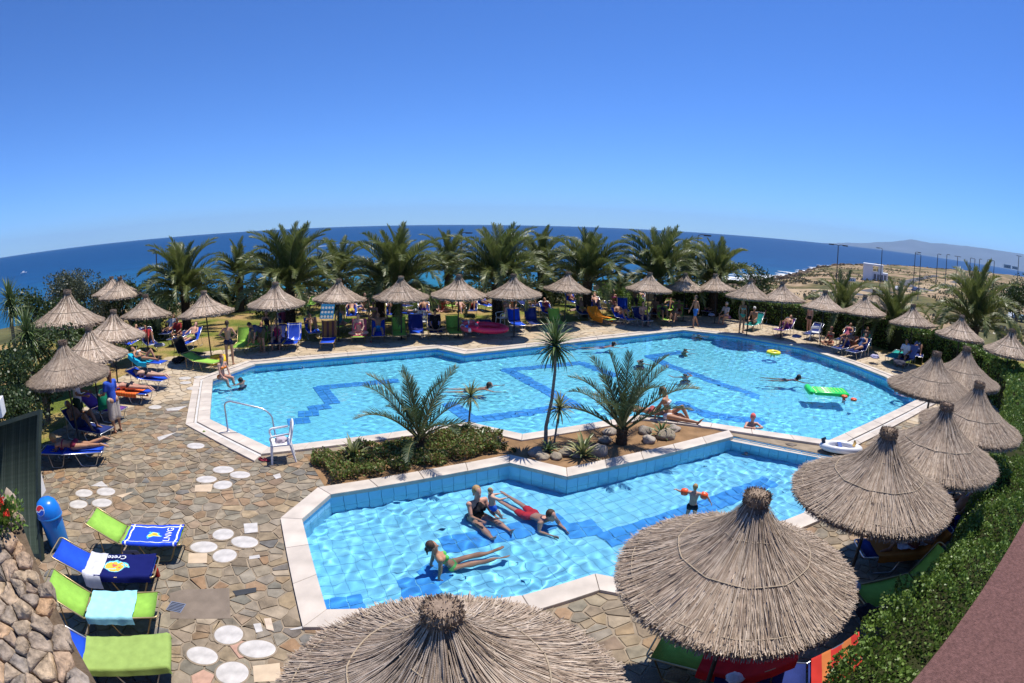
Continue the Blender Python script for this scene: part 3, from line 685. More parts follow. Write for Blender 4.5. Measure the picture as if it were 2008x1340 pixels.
for i, (px, py, d, hc, sc, nf, lab) in enumerate([
    (362,575,31,1.9,1.0,62,'big palm at the left end of the row, parasol below it'), (567,560,27.4,2.1,1.05,70,'tall broad palm behind the second parasol of the row'),
    (778,565,27.2,1.9,1.02,72,'dense palm with two thick trunks near it behind the loungers'), (975,555,27.9,2.0,1.02,70,'central tall palm over the pink swim ring'),
    (1152,560,31,2.0,.98,60,'palm behind the parasol with the dark cap'), (1292,555,31.9,2.1,1.0,60,'palm at the right end of the back row over the sunbathers'),
    (1402,545,34,2.0,.92,54,'rightmost palm of the back row, hedge at its foot'), (470,575,36,2.2,.75,40,'small palm between the two leftmost big palms'),
    (665,565,34,2.0,.8,40,'low palm squeezed between two big palms, left of centre'), (880,560,35,2.1,.85,40,'palm half hidden behind the parasol left of centre'),
    (1062,540,36,2.1,.9,48,'dark palm behind, right of the central one'), (1345,560,38,2.2,.8,36,'back palm between the two at the right end'),
    (745,590,29,1.5,.6,24,'short palm with bare thick trunk left of the dense palm')]):
    p = at_dist(px, py, d); palm(p.x, p.y, 0, hc, lab, 'big', nf, sc, 100+i)
for i, (px, py, d, hc, sc, nf, lab) in enumerate([(1648,622,33,1.1,.85,36,'leftmost palm behind the right hedge, below the tall lamp post'), (1752,640,31,.9,.85,36,'middle palm behind the right hedge, bright green'), (1912,640,30,1.3,1.02,52,'largest palm behind the right hedge near the edge')]):
    p = at_dist(px, py, d); palm(p.x, p.y, p.z-hc, hc, lab, 'big', nf, sc, 200+i, group='palms behind the right hedge')
p = g(823,888); palm(p.x, p.y, .0, .34, 'young palm in the planting bed, left one, grey-green fronds', 'small', 15, 1.12, 301, .11, 'young palms in the planting bed')
p = g(1218,872); palm(p.x, p.y, .0, .42, 'young palm in the planting bed, right one beside the rocks', 'small', 17, 1.28, 308, .12, 'young palms in the planting bed')
M_blade = pm('spiky_leaf', None, .4, .2, 6., spec=.45, cols=[(.09,.14,.035),(.12,.17,.05),(.07,.11,.03),(.16,.20,.08)], island=True, trans=.15)
M_bladey = pm('variegated_leaf', None, .4, .2, 6., spec=.45, cols=[(.16,.19,.06),(.25,.26,.10),(.13,.16,.05),(.30,.30,.14)], island=True, trans=.15)
M_bark = pm('bare_stem', (.20,.17,.14), .9, .3, 12., .6, 40.)
def rosette(n, L_, wd, e0, e1, seed, m, droop=.5):
    rg = np.random.default_rng(seed); mb = MB()
    for k in range(n):
        u = (k+.5)/n; a = k*2.39996+rg.normal(0, .15); e = R(e0+(e1-e0)*u+rg.normal(0, 6)); l = L_*rg.uniform(.8, 1.1); p = Vector((0, 0, .06*(1-u))); s = Vector((-math.sin(a), math.cos(a), 0)); V = []
        for i in range(5):
            w_ = wd*(.6, 1, .9, .55, .04)[i]; V += [p-s*w_+Vector((0, 0, w_*.35)), p, p+s*w_+Vector((0, 0, w_*.35))]
            p = p+Vector((math.cos(a)*math.cos(e), math.sin(a)*math.cos(e), math.sin(e)))*l/4; e -= droop/4*(1+i*.5)
        mb.add(V, [(3*i+j, 3*i+j+1, 3*i+j+4, 3*i+j+3) for i in range(4) for j in range(2)])
    return mb.mesh('leaves', m)
def spiky(name, label, cat, loc, stem, heads, group=None):
    t = thing(name, label, cat, loc, 0, group)
    if stem: MB().tube([Vector(q[:3]) for q in stem], [q[3] for q in stem], 8).build('stem', M_bark, t, True)
    for (q, me, rz) in heads: link('leaf_rosette', me, t, q, rz)
    return t
ros_d = rosette(120, .66, .026, 88, -55, 1, M_blade, .45); ros_s = rosette(60, .44, .018, 80, -45, 2, M_bladey, .5); ros_y = rosette(95, .85, .028, 88, -60, 3, M_blade, .35)
ros_a = rosette(26, .55, .035, 85, 20, 4, M_bladey, .6); ros_a2 = rosette(22, .45, .03, 85, 15, 5, M_blade, .7); ros_low = rosette(20, .36, .026, 70, 10, 6, M_blade, .9)
b = g(1070,877); h = 2.35
spiky('dracaena', 'tall dragon tree with a thin bent trunk in the planting bed', 'dracaena', b, [(0,0,0,.05),(-.01,0,.5,.042),(.10,0,1.15,.036),(.15,0,1.8,.033),(.13,0,h,.03)], [((.13,0,h), ros_d, 0)], 'dracaenas in the planting bed')
b = g(918,850); spiky('dracaena', 'short dragon tree with variegated head near the left young palm', 'dracaena', b, [(0,0,0,.028),(.04,0,.5,.022),(.07,0,.92,.02)], [((.07,0,.92), ros_s, 1)], 'dracaenas in the planting bed')
b = g(1086,872); spiky('dracaena', 'short dragon tree right beside the tall one', 'dracaena', b, [(0,0,0,.026),(.05,0,.45,.022),(.10,0,.86,.02)], [((.10,0,.86), ros_s, 2)], 'dracaenas in the planting bed')
for px, py, me, lab in [(694,905,ros_a,'pale agave left of the young palm in the flower bed'),(1143,898,ros_a,'dark spiky agave between the rocks right of the tall dragon tree'),(1075,888,ros_low,'small light green aloe at the foot of the tall dragon tree'),(1296,858,ros_a2,'spiky aloe cluster among the rocks behind the seated woman'),(945,870,ros_low,'small agave at the foot of the short dragon tree')]:
    b = g(px, py); spiky('agave', lab, 'agave', (b.x, b.y, .02), None, [((0,0,0), me, random.uniform(0, 6))], 'agaves in the planting bed')
for px, py, d, hh, lab in [(52,655,17.5,1.9,'large yucca at the left edge in front of the dark shrubs'),(18,590,21,2.6,'tall yucca at the left edge behind the large one'),(128,650,24,1.3,'low yucca behind the large left parasol')]:
    p = at_dist(px, py, d); spiky('yucca', lab, 'yucca', (p.x, p.y, 0), [(0,0,0,.09),(.05,0,p.z*.5,.08),(0,0,p.z,.07)], [((0,0,p.z), ros_y, 0), ((.1,.1,p.z-.35), ros_y, 1)], 'yuccas at the left edge')
# ================================================================== hedges, shrubs, ground cover
def leaf_mat(name, cols, trans=.25): return pm(name, None, .45, .15, 3., spec=.4, cols=cols, island=True, trans=trans)
M_hedge = leaf_mat('hedge_leaf', [(.10,.175,.026),(.13,.215,.036),(.075,.135,.022),(.17,.26,.05),(.11,.19,.03),(.21,.30,.07)])
M_olive = leaf_mat('grey_green_leaf', [(.07,.085,.045),(.09,.105,.06),(.05,.068,.035),(.12,.13,.075)])
M_bush = leaf_mat('bush_leaf', [(.03,.055,.014),(.045,.075,.02),(.025,.045,.012),(.065,.10,.028)])
M_cover = leaf_mat('ground_cover_leaf', [(.14,.20,.035),(.19,.25,.06),(.11,.17,.035),(.27,.17,.07),(.33,.19,.10),(.24,.28,.09),(.16,.22,.05)])
M_inner = pm('hedge_core_dark', (.030,.034,.014), .95, .3, 5., .8, 20., .05)  # dark colour of the added core that blocks light inside the hedges
M_redfl = leaf_mat('red_petal', [(.62,.03,.015),(.7,.06,.02),(.5,.02,.02)], .2)
def leaves(name, Pc, Nrm, size, m, seed, parent=None, up=.3, asp=.45):
    rg = np.random.default_rng(seed); n = len(Pc); d = rg.normal(0, 1, (n, 3))+Nrm*.9; d[:, 2] += up; d /= np.linalg.norm(d, axis=1)[:, None]
    s = np.cross(d, rg.normal(0, 1, (n, 3))); s /= np.linalg.norm(s, axis=1)[:, None]+1e-9
    l = size*rg.uniform(.6, 1.3, (n, 1)); a = Pc-d*l*.5; b = Pc+d*l*.5; c = Pc+s*l*asp; e = Pc-s*l*asp
    V = np.stack([a, c, b, e], 1).reshape(-1, 3); Fc = np.arange(n*4).reshape(n, 4)
    me = bpy.data.meshes.new(name); me.vertices.add(n*4); me.vertices.foreach_set('co', V.ravel()); me.loops.add(n*4); me.loops.foreach_set('vertex_index', Fc.ravel()); me.polygons.add(n)
    me.polygons.foreach_set('loop_start', np.arange(n)*4); me.polygons.foreach_set('loop_total', np.full(n, 4)); me.update(); me.validate(); me.materials.append(m)
    return link(name, me, parent)
def fnoise(P, sc, seed):
    rg = np.random.default_rng(seed); v = np.zeros(len(P))
    for k in range(7):
        f = rg.normal(0, 1, 3)*sc*(1.5**(k % 3)); v += np.sin(P@f+rg.uniform(0, 6.3))/(1.3**(k % 3))
    return v/4
def hedge(path, wd, h, count, size, m, label, seed, rough=.12, cat='hedge', ww=None):
    pts = [Vector((p[0], p[1], 0)) for p in path]; seg = [(pts[i+1]-pts[i]).length for i in range(len(pts)-1)]; tot = sum(seg)
    t = thing('hedge', label, cat, pts[0]); o = pts[0]; rg = np.random.default_rng(seed)
    def along(s):
        i = 0
        while i < len(seg)-1 and s > seg[i]: s -= seg[i]; i += 1
        d = (pts[i+1]-pts[i]).normalized(); return pts[i]+d*s, Vector((-d.y, d.x, 0))
    # solid dark core in place of branches, added to block light through the leaves
    mb = MB(); n = max(8, int(tot/.5)); prof = [(-.5, 0), (-.5, .8), (-.38, .93), (0, .97), (.38, .93), (.5, .8), (.5, 0)]; V = []
    for i in range(n+1):
        c, nn = along(tot*i/n)
        for u, z in prof: V.append(c-o+nn*(u*wd*.86)+Vector((0, 0, z*h*.9)))
    k = len(prof); mb.add(V, [(i*k+j, i*k+j+1, (i+1)*k+j+1, (i+1)*k+j) for i in range(n) for j in range(k-1)]); mb.build('light_block_core', M_inner, t, True)
    S = rg.uniform(0, tot, count); U = rg.uniform(-1, 1, count); P = np.zeros((count, 3)); Nn = np.zeros((count, 3)); side = wd/2; per = wd+2*h; q = rg.uniform(0, per, count)
    cs = np.array([[*along(s)[0], *along(s)[1]] for s in np.linspace(0, tot, 400)]); ii = np.clip((S/tot*399).astype(int), 0, 399); c = cs[ii, :3]; nn = cs[ii, 3:]
    c = c + (np.take(cs, np.clip(ii+1, 0, 399), 0)[:, :3]-c)*((S/tot*399)-ii)[:, None]
    top = (q > h) & (q < h+wd); left = q <= h
    u = np.where(top, q-h-wd/2, np.where(left, -wd/2, wd/2)); z = np.where(top, h, np.where(left, q, q-h-wd))
    ed = np.abs(u)/(wd/2); z = np.where(top, z-.12*h*ed**4, z); u = np.where(~top, u*(1-.12*(z/h)**4), u)
    P = c+nn*u[:, None]; P[:, 2] = z; Nn = np.where(top[:, None], np.array([0, 0, 1.]), nn*np.sign(u)[:, None])
    dsp = fnoise(P, 2.2, seed)*rough+fnoise(P, 6, seed+1)*rough*.6-rg.random(count)**2*.14
    P = P+Nn*dsp[:, None]; P[:, 2] = np.maximum(P[:, 2], .02)
    leaves('foliage', P-np.array(o), Nn, size, m, seed, t)
    return t
hedge([(9.2,34.2),(13.2,32),(16.8,28.4),(19.2,24.5),(20.4,20),(20.2,16.2),(17.4,12.2),(14.2,9.6)], 1.3, 1.45, 36000, .095, M_hedge, 'long clipped hedge curving behind the right-hand loungers', 41, .16)
hedge([(14.4,9.4),(11.2,7.2),(8.3,5.15),(6.0,3.8),(4.15,2.8),(2.9,1.95)], 1.8, 1.3, 95000, .045, M_hedge, 'bright green leafy hedge at the lower right below the parapet', 42, .27)
def blob(px, py, d, rx, ry, rz, n, size, m, label, seed, name='shrub', cat='shrub', group=None, trunk=True, z0=None, gaps=.25):
    """a crown of leaf clumps: several overlapping lobes with gaps, on a branching stem"""
    p = at_dist(px, py, d); rg = np.random.default_rng(seed); base = terrain(p.x, p.y) if z0 is None else z0; cz = p.z
    t = thing(name, label, cat, (p.x, p.y, base), 0, group); P = []; Nn = []
    k = 9; lob = np.concatenate([rg.normal(0, .42, (k, 2)), rg.uniform(-.55, .6, (k, 1))], 1); lr = rg.uniform(.34, .58, k)
    lob[0] = (0, 0, 0); lr[0] = .62
    m_ = n//k
    for i in range(k):
        v = rg.normal(0, 1, (m_, 3)); v /= np.linalg.norm(v, axis=1)[:, None]; r = lr[i]*(1-rg.random(m_)**2.2*.45)*(1+.35*fnoise(v*1.0+i, 3., seed+i))
        q = lob[i]+v*r[:, None]; P.append(q); Nn.append(v)
    P = np.concatenate(P); Nn = np.concatenate(Nn); keep = fnoise(P, 4.5, seed+50) > -.75+gaps; P = P[keep]*np.array([rx, ry, rz]); Nn = Nn[keep]
    P[:, 2] += cz-base; ok_ = P[:, 2] > .02; leaves('crown', P[ok_], Nn[ok_], size, m, seed, t)
    if trunk:
        mb = MB(); h0 = max(.3, cz-base)
        for i in range(5):
            e = Vector(lob[i])*.7; mb.tube([(0, 0, 0), (e.x*rx*.3, e.y*ry*.3, h0*.5), (e.x*rx, e.y*ry, h0+e.z*rz)], [.05*rx+.02, .03*rx+.015, .012], 6)
        mb.build('trunk', M_bark, t)
    return t
for i, a in enumerate([(112,602,36,1.9,1.9,1.9,9000,.11,M_olive,'grey-green tamarisk tree at the left, seaward of the lone parasol'),(165,592,38,2.3,2.0,2.0,9500,.11,M_olive,'broad grey-green tree behind the lone left parasol'),(232,582,41,2.3,2.0,1.9,9500,.11,M_olive,'grey-green tree behind the two overlapping parasols'),(255,600,34,1.6,1.5,1.4,3200,.14,M_bush,'dark bush below the two overlapping parasols'),
     (75,620,30,1.6,1.6,1.5,3400,.14,M_bush,'dark bush at the left edge behind the tall yucca')]): blob(*a, 60+i, 'tree', 'tree', 'trees at the left')
for i, a in enumerate([(20,740,15.5,1.5,1.4,1.2,5000,.09,M_bush,'dense dark shrub at the left edge under the large yucca'),(75,720,17.5,1.3,1.3,1.1,4200,.09,M_bush,'dark shrub left of the large left parasol'),(40,800,13.6,.9,.9,.8,3200,.07,M_bush,'low shrub by the white ledge at the left edge'),(150,640,27,1.5,1.4,1.1,3200,.12,M_bush,'shrub between the lone parasol and the left row'),(215,665,24,1.2,1.1,.8,2600,.1,M_bush,'low shrub behind the third parasol of the left row'),
     (455,595,37,1.9,1.4,1.3,3000,.15,M_bush,'rounded bush under the small palm of the back row'),(640,580,37,2.0,1.4,1.5,3000,.15,M_olive,'greyish bush behind the parasol over the pink towel'),(705,590,36,1.6,1.3,1.2,2600,.15,M_bush,'dark bush between two parasols, left of the dense palm'),(855,590,36,1.8,1.4,1.4,3000,.14,M_hedge,'green bush right of the dense palm'),(920,580,38,1.8,1.4,1.5,2600,.15,M_bush,'dark bush left of the central palm'),(1065,585,36,2.0,1.4,1.5,3000,.15,M_bush,'dark bush right of the central palm'),(1210,572,36,1.4,1.3,1.1,3000,.12,M_hedge,'bright green round bush by the stone wall'),(1250,600,35,1.2,1.0,.8,2000,.12,M_hedge,'low green bush below the end parasol of the back row'),(1480,560,45,1.8,1.4,1.6,2600,.15,M_bush,'tall dark bush beyond the hedge below the bay'),(1995,585,42,2.6,2.2,1.5,6000,.12,M_bush,'large dark bush at the right edge beyond the palms'),
     (395,598,39,2.4,1.6,1.6,3600,.15,M_bush,'bush between the leftmost palm and the small one'),(500,588,39,2.4,1.6,1.7,3600,.15,M_olive,'greyish bush left of the tall broad palm'),(600,585,40,2.4,1.6,1.7,3600,.15,M_bush,'dark bush right behind the tall broad palm'),(760,580,40,2.6,1.6,1.7,3600,.15,M_bush,'wide bush behind the dense palm'),(1010,575,40,2.4,1.6,1.7,3600,.15,M_bush,'wide bush behind the central palm'),(1120,575,40,2.2,1.6,1.5,3200,.15,M_bush,'bush behind the parasol with the dark cap'),(1400,570,42,2.4,1.6,1.5,3200,.15,M_bush,'bush below the rightmost back palm'),(320,600,38,2.4,1.6,1.6,3600,.15,M_bush,'bush behind the leftmost big palm'),
     (300,640,30,1.6,1.3,.9,2600,.12,M_bush,'bush at the foot of the leftmost big palm'),(530,600,33,1.9,1.4,1.2,3000,.14,M_bush,'bush at the foot of the tall broad palm'),(1330,585,38,2.0,1.4,1.2,3000,.14,M_bush,'bush behind the rightmost parasols of the back row')]):
    blob(*a, 80+i, 'shrub', 'shrub', 'shrubs round the lawn', True)
# ground cover in the planting bed
BED = W([(610,905),(716,880),(918,848),(985,862),(985,890),(800,925),(650,955)]); rg = np.random.default_rng(5); bx = [p[0] for p in BED]; by = [p[1] for p in BED]
q = np.stack([rg.uniform(min(bx), max(bx), 60000), rg.uniform(min(by), max(by), 60000)], -1); q = q[inpoly(q[:,0]+.22*fnoise(np.c_[q, q[:,0]*0], 4.5, 12), q[:,1]+.2*fnoise(np.c_[q, q[:,0]*0], 4.5, 13), offset(BED, -.08))]; q = q[fnoise(np.c_[q, q[:,0]*0], 5.5, 15) > -.55][:24000]
hh = .22+.14*fnoise(np.c_[q, q[:,0]*0], 3.0, 4)+.06*fnoise(np.c_[q, q[:,0]*0], 9, 6); q3 = np.c_[q, np.maximum(.03, hh*rg.random(len(q))**.4)]
setp(leaves('ground_cover', q3, np.tile([0, 0, 1.], (len(q3), 1)), .055, M_cover, 9), 'green and reddish succulent ground cover filling the left of the planting bed', 'ground cover', kind='stuff')
bc = offset(BED, -.06); setp(fill('bed_mulch', [bc], .028, M_soil), kind='structure')
p = g(975,880); blob(978,872,math.hypot(p.x, p.y),.28,.28,.26,900,.05,M_bush,'small dark bush at the right end of the ground cover',77,'shrub','shrub',None,True,.0)
# rocks in the bed
def rock_mesh(seed, m=M_rock):
    bm = bmesh.new(); bmesh.ops.create_icosphere(bm, subdivisions=3, radius=1); rg = np.random.default_rng(seed); o = Vector(rg.uniform(0, 50, 3))
    for v in bm.verts:
        n1 = noise.noise(v.co*1.1+o); n2 = noise.noise(v.co*3+o); v.co *= 1+.35*n1+.16*n2+.07*noise.noise(v.co*7+o); v.co.z *= .75
    me = bpy.data.meshes.new('rock'); bm.to_mesh(me); bm.free(); me.materials.append(m); me.shade_smooth(); return me
RK = [rock_mesh(i) for i in range(5)]
M_rockp = pm('pale_rock', (.36,.30,.22), .9, .4, 9., 1., 18., .15, rand=.2); RKP = [rock_mesh(i+9, M_rockp) for i in range(3)]
for px, py, s, pal, lab in [(1050,893,.17,0,'dark rock left of the tall dragon tree'),(1062,899,.15,1,'pale rock at the bed edge below the tall dragon tree'),(1090,900,.15,1,'second pale rock below the tall dragon tree'),(1108,893,.16,1,'pale rock between the dragon trees and the agave'),(1172,892,.24,0,'big grey rock right of the dark agave'),(1132,896,.13,0,'small dark rock left of the dark agave'),(1187,868,.16,0,'dark rock behind the right young palm'),(1195,852,.16,0,'brown rock left of the right young palm trunk'),(1272,868,.19,0,'rock right of the right young palm trunk'),(1306,860,.22,1,'pinkish rounded rock at the right of the aloe cluster'),(1264,850,.17,0,'upper grey rock behind the aloe cluster'),(1322,845,.15,0,'dark rock by the seated woman'),(714,886,.14,1,'white rock beside the pale agave')]:
    b = g(px, py); o = link('rock', random.choice(RKP if pal else RK), None, (b.x, b.y, s*.35), random.uniform(0, 6)); o.scale = (s*random.uniform(.9, 1.3), s, s*random.uniform(.8, 1.05)); setp(o, lab, 'rock', 'rocks in the planting bed')
# ================================================================== lower left: rubble wall with flowers, reed screen, ledge
wz = 2.35
Wc = [g(28,985,wz+.25), g(196,1352,wz-.6), g(-330,1420,wz-.35), g(-300,985,wz+.35)]
org = Wc[0]; ex = (Wc[1]-Wc[0]); LX = ex.length; ex.normalize(); nn = ex.cross(Wc[3]-Wc[0]).normalized()
if nn.z < 0: nn = -nn
ey = nn.cross(ex); LY = -3.2 if (Wc[3]-Wc[0]).dot(ey) < 0 else 3.2
rw = thing('rubble_wall', 'rough wall of grey and brown field stones in the lower left corner', 'stone wall', org)
def wl(u, v, h): return ex*u+ey*v+nn*h
sg = 1 if LY > 0 else -1
M_crev = pm('wall_crevice', (.13,.095,.065), .95, .3, 9., .8, 40., .05)
MB().add([wl(-.1, 0, 0), wl(LX+.4, 0, 0), wl(LX+.4, LY, 0), wl(-.1, LY, 0)]+[wl(-.1, .03*sg, 0)-Vector((0,0,3.2)), wl(LX+.4, .03*sg, 0)-Vector((0,0,3.2))], [(0,1,2,3),(0,1,5,4)]).build('mortar_bed', M_crev, rw)
sp = []
for k in range(9000):
    q = (random.uniform(-.7, LX+.8), random.uniform(-.6, abs(LY)+.5)); r_ = .145+.10*noise.noise((q[0]*4, q[1]*4, 9))
    if all((q[0]-a)**2+(q[1]-b)**2 > r_*r_ for a, b in sp): sp.append(q)
M_wallst = pm('field_stone', None, .92, .55, 14., 1., 30., .12, cols=[(.30,.235,.175),(.36,.27,.19),(.23,.195,.165),(.40,.30,.20),(.31,.25,.20),(.44,.28,.16),(.25,.215,.185)])
for (sx, sy), c in zip(sp, voronoi(sp, 18)):
    if not (-.05 < sx < LX+.3 and .02 < sy < abs(LY)): continue
    c = shrink(c, .007) if len(c) > 2 else None
    if not c: continue
    h = random.uniform(.05, .12); V = []; n = len(c)*2; ring = []
    for i in range(len(c)):
        a, b = c[i], c[(i+1) % len(c)]; ring += [a, ((a[0]+b[0])/2, (a[1]+b[1])/2)]
    for f, z in ((1, -.02), (.99, h*.6), (.92, h*.9), (.55, h*1.0)):
        for x, y in ring:
            x2, y2 = sx+(x-sx)*f, sy+(y-sy)*f; V.append(wl(x2, y2*sg, z+((.06*noise.noise((x2*8, y2*8, z*4))+.05*noise.noise((x2*23, y2*23, z*9))) if z > 0 else 0))-wl(sx, sy*sg, 0))
    V.append(wl(0, 0, h*1.02)); Fc = [(i*n+j, i*n+(j+1)%n, (i+1)*n+(j+1)%n, (i+1)*n+j) for i in range(3) for j in range(n)]+[(3*n+j, 3*n+(j+1)%n, 4*n) for j in range(n)]
    me = mesh('stone', V, Fc, M_wallst, True); link('stone', me, rw, wl(sx, sy*sg, 0))
p0 = g(-2,1012,wz+.28); gt = thing('geranium', 'red flowering geranium spilling over the stone wall at the left edge', 'flowers', p0)
rg = np.random.default_rng(3); P = rg.normal(0, 1, (900, 3))*np.array([.12, .14, .07]); leaves('leaves', P, np.tile([0,0,1.], (900,1)), .05, M_hedge, 3, gt)
fl = []
for k in range(11):
    c = np.array([rg.normal(.04, .09), rg.normal(.0, .12), rg.uniform(.06, .16)]); fl.append(c+rg.normal(0, .018, (40, 3)))
for k, f in enumerate(fl): setp(leaves('flower_head', f, np.tile([0,0,1.], (40,1)), .026, M_redfl, 20+k, gt), kind='stuff')
M_screen = pm('green_screen', (.035,.05,.04), .8, .3, 30., .5, 90.); M_sframe = pm('screen_frame', (.02,.03,.022), .6, .2, 10.)
M_screen2 = pm('reed_screen', None, .85, .2, 20., cols=[(.022,.036,.026),(.032,.048,.036),(.016,.028,.02),(.045,.06,.048)])
def screen(pa, pb, ptop, ztop, label):
    A, B, T = g(*pa), g(*pb), g(*ptop, ztop); ux = (B-A); L_ = ux.length; ux.normalize(); uz = (T-A); h = uz.length; uz.normalize(); uy = uz.cross(ux).normalized()
    t = thing('reed_screen', label, 'screen', A, 0, 'green reed screens at the left edge'); M = Matrix((ux, uy, uz)).transposed().to_4x4(); t.matrix_world = Matrix.Translation(A) @ M
    for x in (0, L_): MB().box(x-.04, x+.04, -.04, .04, 0, h).build('post', M_sframe, t)
    MB().box(.04, L_-.04, -.03, .03, h-.09, h).build('rail', M_sframe, t); MB().box(.04, L_-.04, -.03, .03, .05, .12).build('rail', M_sframe, t)
    k = int(L_/.045); me = MB().tube([(0,0,.1),(0,0,h-.06)], .021, 6).mesh('reed', M_screen2, True)
    for i in range(1, k): link('reed', me, t, (i*L_/k, 0, 0))
screen((83,1100), (-20,1050), (42,822), 2.0, 'dark green reed screen panel with frame, nearer one beside the blue bin'); screen((-24,1046), (-150,990), (-75,800), 2.0, 'dark green reed screen panel at the very left edge')
p = at_dist(-12,800,11.5); t = thing('white_ledge', 'corner of a white painted ledge at the left edge', 'ledge', (p.x, p.y, 0), R(40))
MB().box(-1.6, .22, -.2, .2, p.z-.16, p.z+.16).build('slab', M_white, t); MB().box(-1.5, -1.2, -.12, .12, 0, p.z-.16).build('pillar', M_white, t)
p = g(72,975); t = thing('white_plinth', 'low white plinth with a blue cover behind the reed screen', 'plinth', (p.x, p.y, 0), R(25))
MB().box(-.5,.16,-.3,.3,0,.62).build('body', M_white, t); MB().box(-.48,.14,-.28,.28,.62,.68).build('blue_cover', plain((.03,.10,.55)), t)
# ================================================================== parapet of the terrace at the lower right
pa, pb = g(2040,962,3.75), g(1758,1372,3.75); d = (pb-pa).normalized(); nr = Vector((-d.y, d.x, 0)); nr = nr if nr.dot(-pa) > 0 else -nr
M_par = pm('mauve_render', (.165,.085,.073), .9, .35, 70., .8, 160., .1, detail=8.)
t = thing('parapet', 'mauve pink rendered parapet of the terrace at the lower right', 'parapet', (pa.x, pa.y, 0))
a = pa-d*2.5; b = pb+d*1.5; 
V = [a, b, b+nr*.5, a+nr*.5]; mb = MB(); mb.add([v-Vector((pa.x, pa.y, 0)) for v in V]+[v-Vector((pa.x, pa.y, .14)) for v in V], [(0,1,2,3),(0,1,5,4),(1,2,6,5),(2,3,7,6),(3,0,4,7),(4,5,6,7)]); mb.build('coping', M_par, t)
V = [a+nr*.04, b+nr*.04, b+nr*.46, a+nr*.46]; mb = MB(); mb.add([v-Vector((pa.x, pa.y, .15)) for v in V]+[v-Vector((pa.x, pa.y, 3.75)) for v in V], [(0,1,2,3),(0,1,5,4),(1,2,6,5),(2,3,7,6),(3,0,4,7)]); mb.build('wall', M_par, t)
# ================================================================== sun loungers
LIME, BLUE, NAVY, BLACK, TEAL, PURPLE = (.27,.50,.075), (.015,.075,.55), (.02,.035,.16), (.012,.012,.014), (.02,.30,.26), (.16,.06,.28)
_lm = {}
def lg_path(a, n=12):
    """side profile of the lounger fabric from the top of the back to the foot: (y, z)"""
    py, pz = -.25, .34; back = [(py-.70*(1-k/5)*math.cos(a), pz+.70*(1-k/5)*math.sin(a)-.02*math.sin(math.pi*k/5)) for k in range(6)]
    return back+[(py+1.18*k/6, pz-.018*math.sin(math.pi*k/6)) for k in range(1, 7)]
def lounger_meshes(a, col, gold):
    key = (round(a, 2), col, gold)
    if key in _lm: return _lm[key]
    tm = M_tan if gold else M_alu; fm = plain(col); pr = lg_path(a); parts = []
    def panel(seg, name):
        mb = MB(); n = len(seg); V = []
        for i, (y, z) in enumerate(seg):
            wd = .285
            V += [(-wd, y, z+.004), (0, y, z-.008), (wd, y, z+.004)]
        m_ = len(V); V += [(x, y, z-.012) for x, y, z in V]
        Fc = [(3*i+j, 3*i+j+1, 3*i+j+4, 3*i+j+3) for i in range(n-1) for j in (0, 1)]; Fc += [tuple(m_+q for q in f[::-1]) for f in Fc]
        Fc += [(0, m_, m_+3*0+0, 0)] if False else []
        for i in range(n-1): Fc += [(3*i, 3*i+3, m_+3*i+3, m_+3*i), (3*i+2, m_+3*i+2, m_+3*i+5, 3*i+5)]
        Fc += [(0, 1, m_+1, m_), (1, 2, m_+2, m_+1), (3*n-3, m_+3*n-3, m_+3*n-2, 3*n-2), (3*n-2, m_+3*n-2, m_+3*n-1, 3*n-1)]
        return mb.add(V, Fc).mesh(name, fm, True)
    b, s = pr[:6], pr[5:]
    def inset(seg, e0, e1):
        seg = [list(q) for q in seg]; f = lambda p, q, t: [p[0]+(q[0]-p[0])*t, p[1]+(q[1]-p[1])*t]
        seg[0] = f(seg[0], seg[1], e0); seg[-1] = f(seg[-1], seg[-2], e1); return [tuple(q) for q in seg]
    parts.append(('backrest', panel(inset(b, .35, .1), 'backrest'))); parts.append(('seat', panel(inset(s, .1, .3), 'seat')))
    r = .0125; wx = .30
    by, bz = b[0]; c, sn = math.cos(a), math.sin(a)
    loop = lambda p, q, sg: [Vector((-wx, *p)), *arc((-wx, q[0]-sg[0]*.08, q[1]-sg[1]*.08), (-wx, *q), (-wx+.08, *q)), *arc((wx-.08, *q), (wx, *q), (wx, q[0]-sg[0]*.08, q[1]-sg[1]*.08)), Vector((wx, *p))]
    parts.append(('back_frame', MB().tube(loop((-.25, .34), (by, bz), (-c, sn)), r, 6).mesh('back_frame', tm, True)))
    parts.append(('seat_frame', MB().tube(loop((-.26, .335), (.93, .335), (1, 0)), r, 6).mesh('seat_frame', tm, True)))
    for sx in (-1, 1):
        x = sx*(wx-.02)
        parts.append(('leg', MB().tube([(x, .12, .32), *arc((x, .24, .06), (x, .27, .013), (x, .33, .013)), *arc((x, .60, .013), (x, .66, .013), (x, .69, .06)), (x, .82, .32)], r, 6).mesh('leg', tm, True)))
        parts.append(('leg', MB().tube([(x, -.18, .32), *arc((x, -.29, .06), (x, -.32, .013), (x, -.38, .013)), *arc((x, -.56, .013), (x, -.62, .013), (x, -.62, .06)), (x, -.25-.42*c, .34+.42*sn-.02)], r*.9, 6).mesh('leg', tm, True)))
    _lm[key] = parts; return parts
def rz_dir(dx, dy): return math.atan2(-dx, dy)
def lounger_at(p, rz, col, back, label, gold=True, group='sun loungers'):
    t = thing('sun_lounger', label, 'sun lounger', (p[0], p[1], .014), rz, group)
    for nm, me in lounger_meshes(R(back), col, gold): link(nm, me, t)
    return t
def lg_from(foot, head=None, d=None):
    f = g(*foot)
    if head: h = g(*head); dv = (f-h); dv.normalize()
    else: dv = Vector((d[0], d[1], 0)).normalized()
    c = f-dv*.75; return (c.x, c.y), rz_dir(dv.x, dv.y)
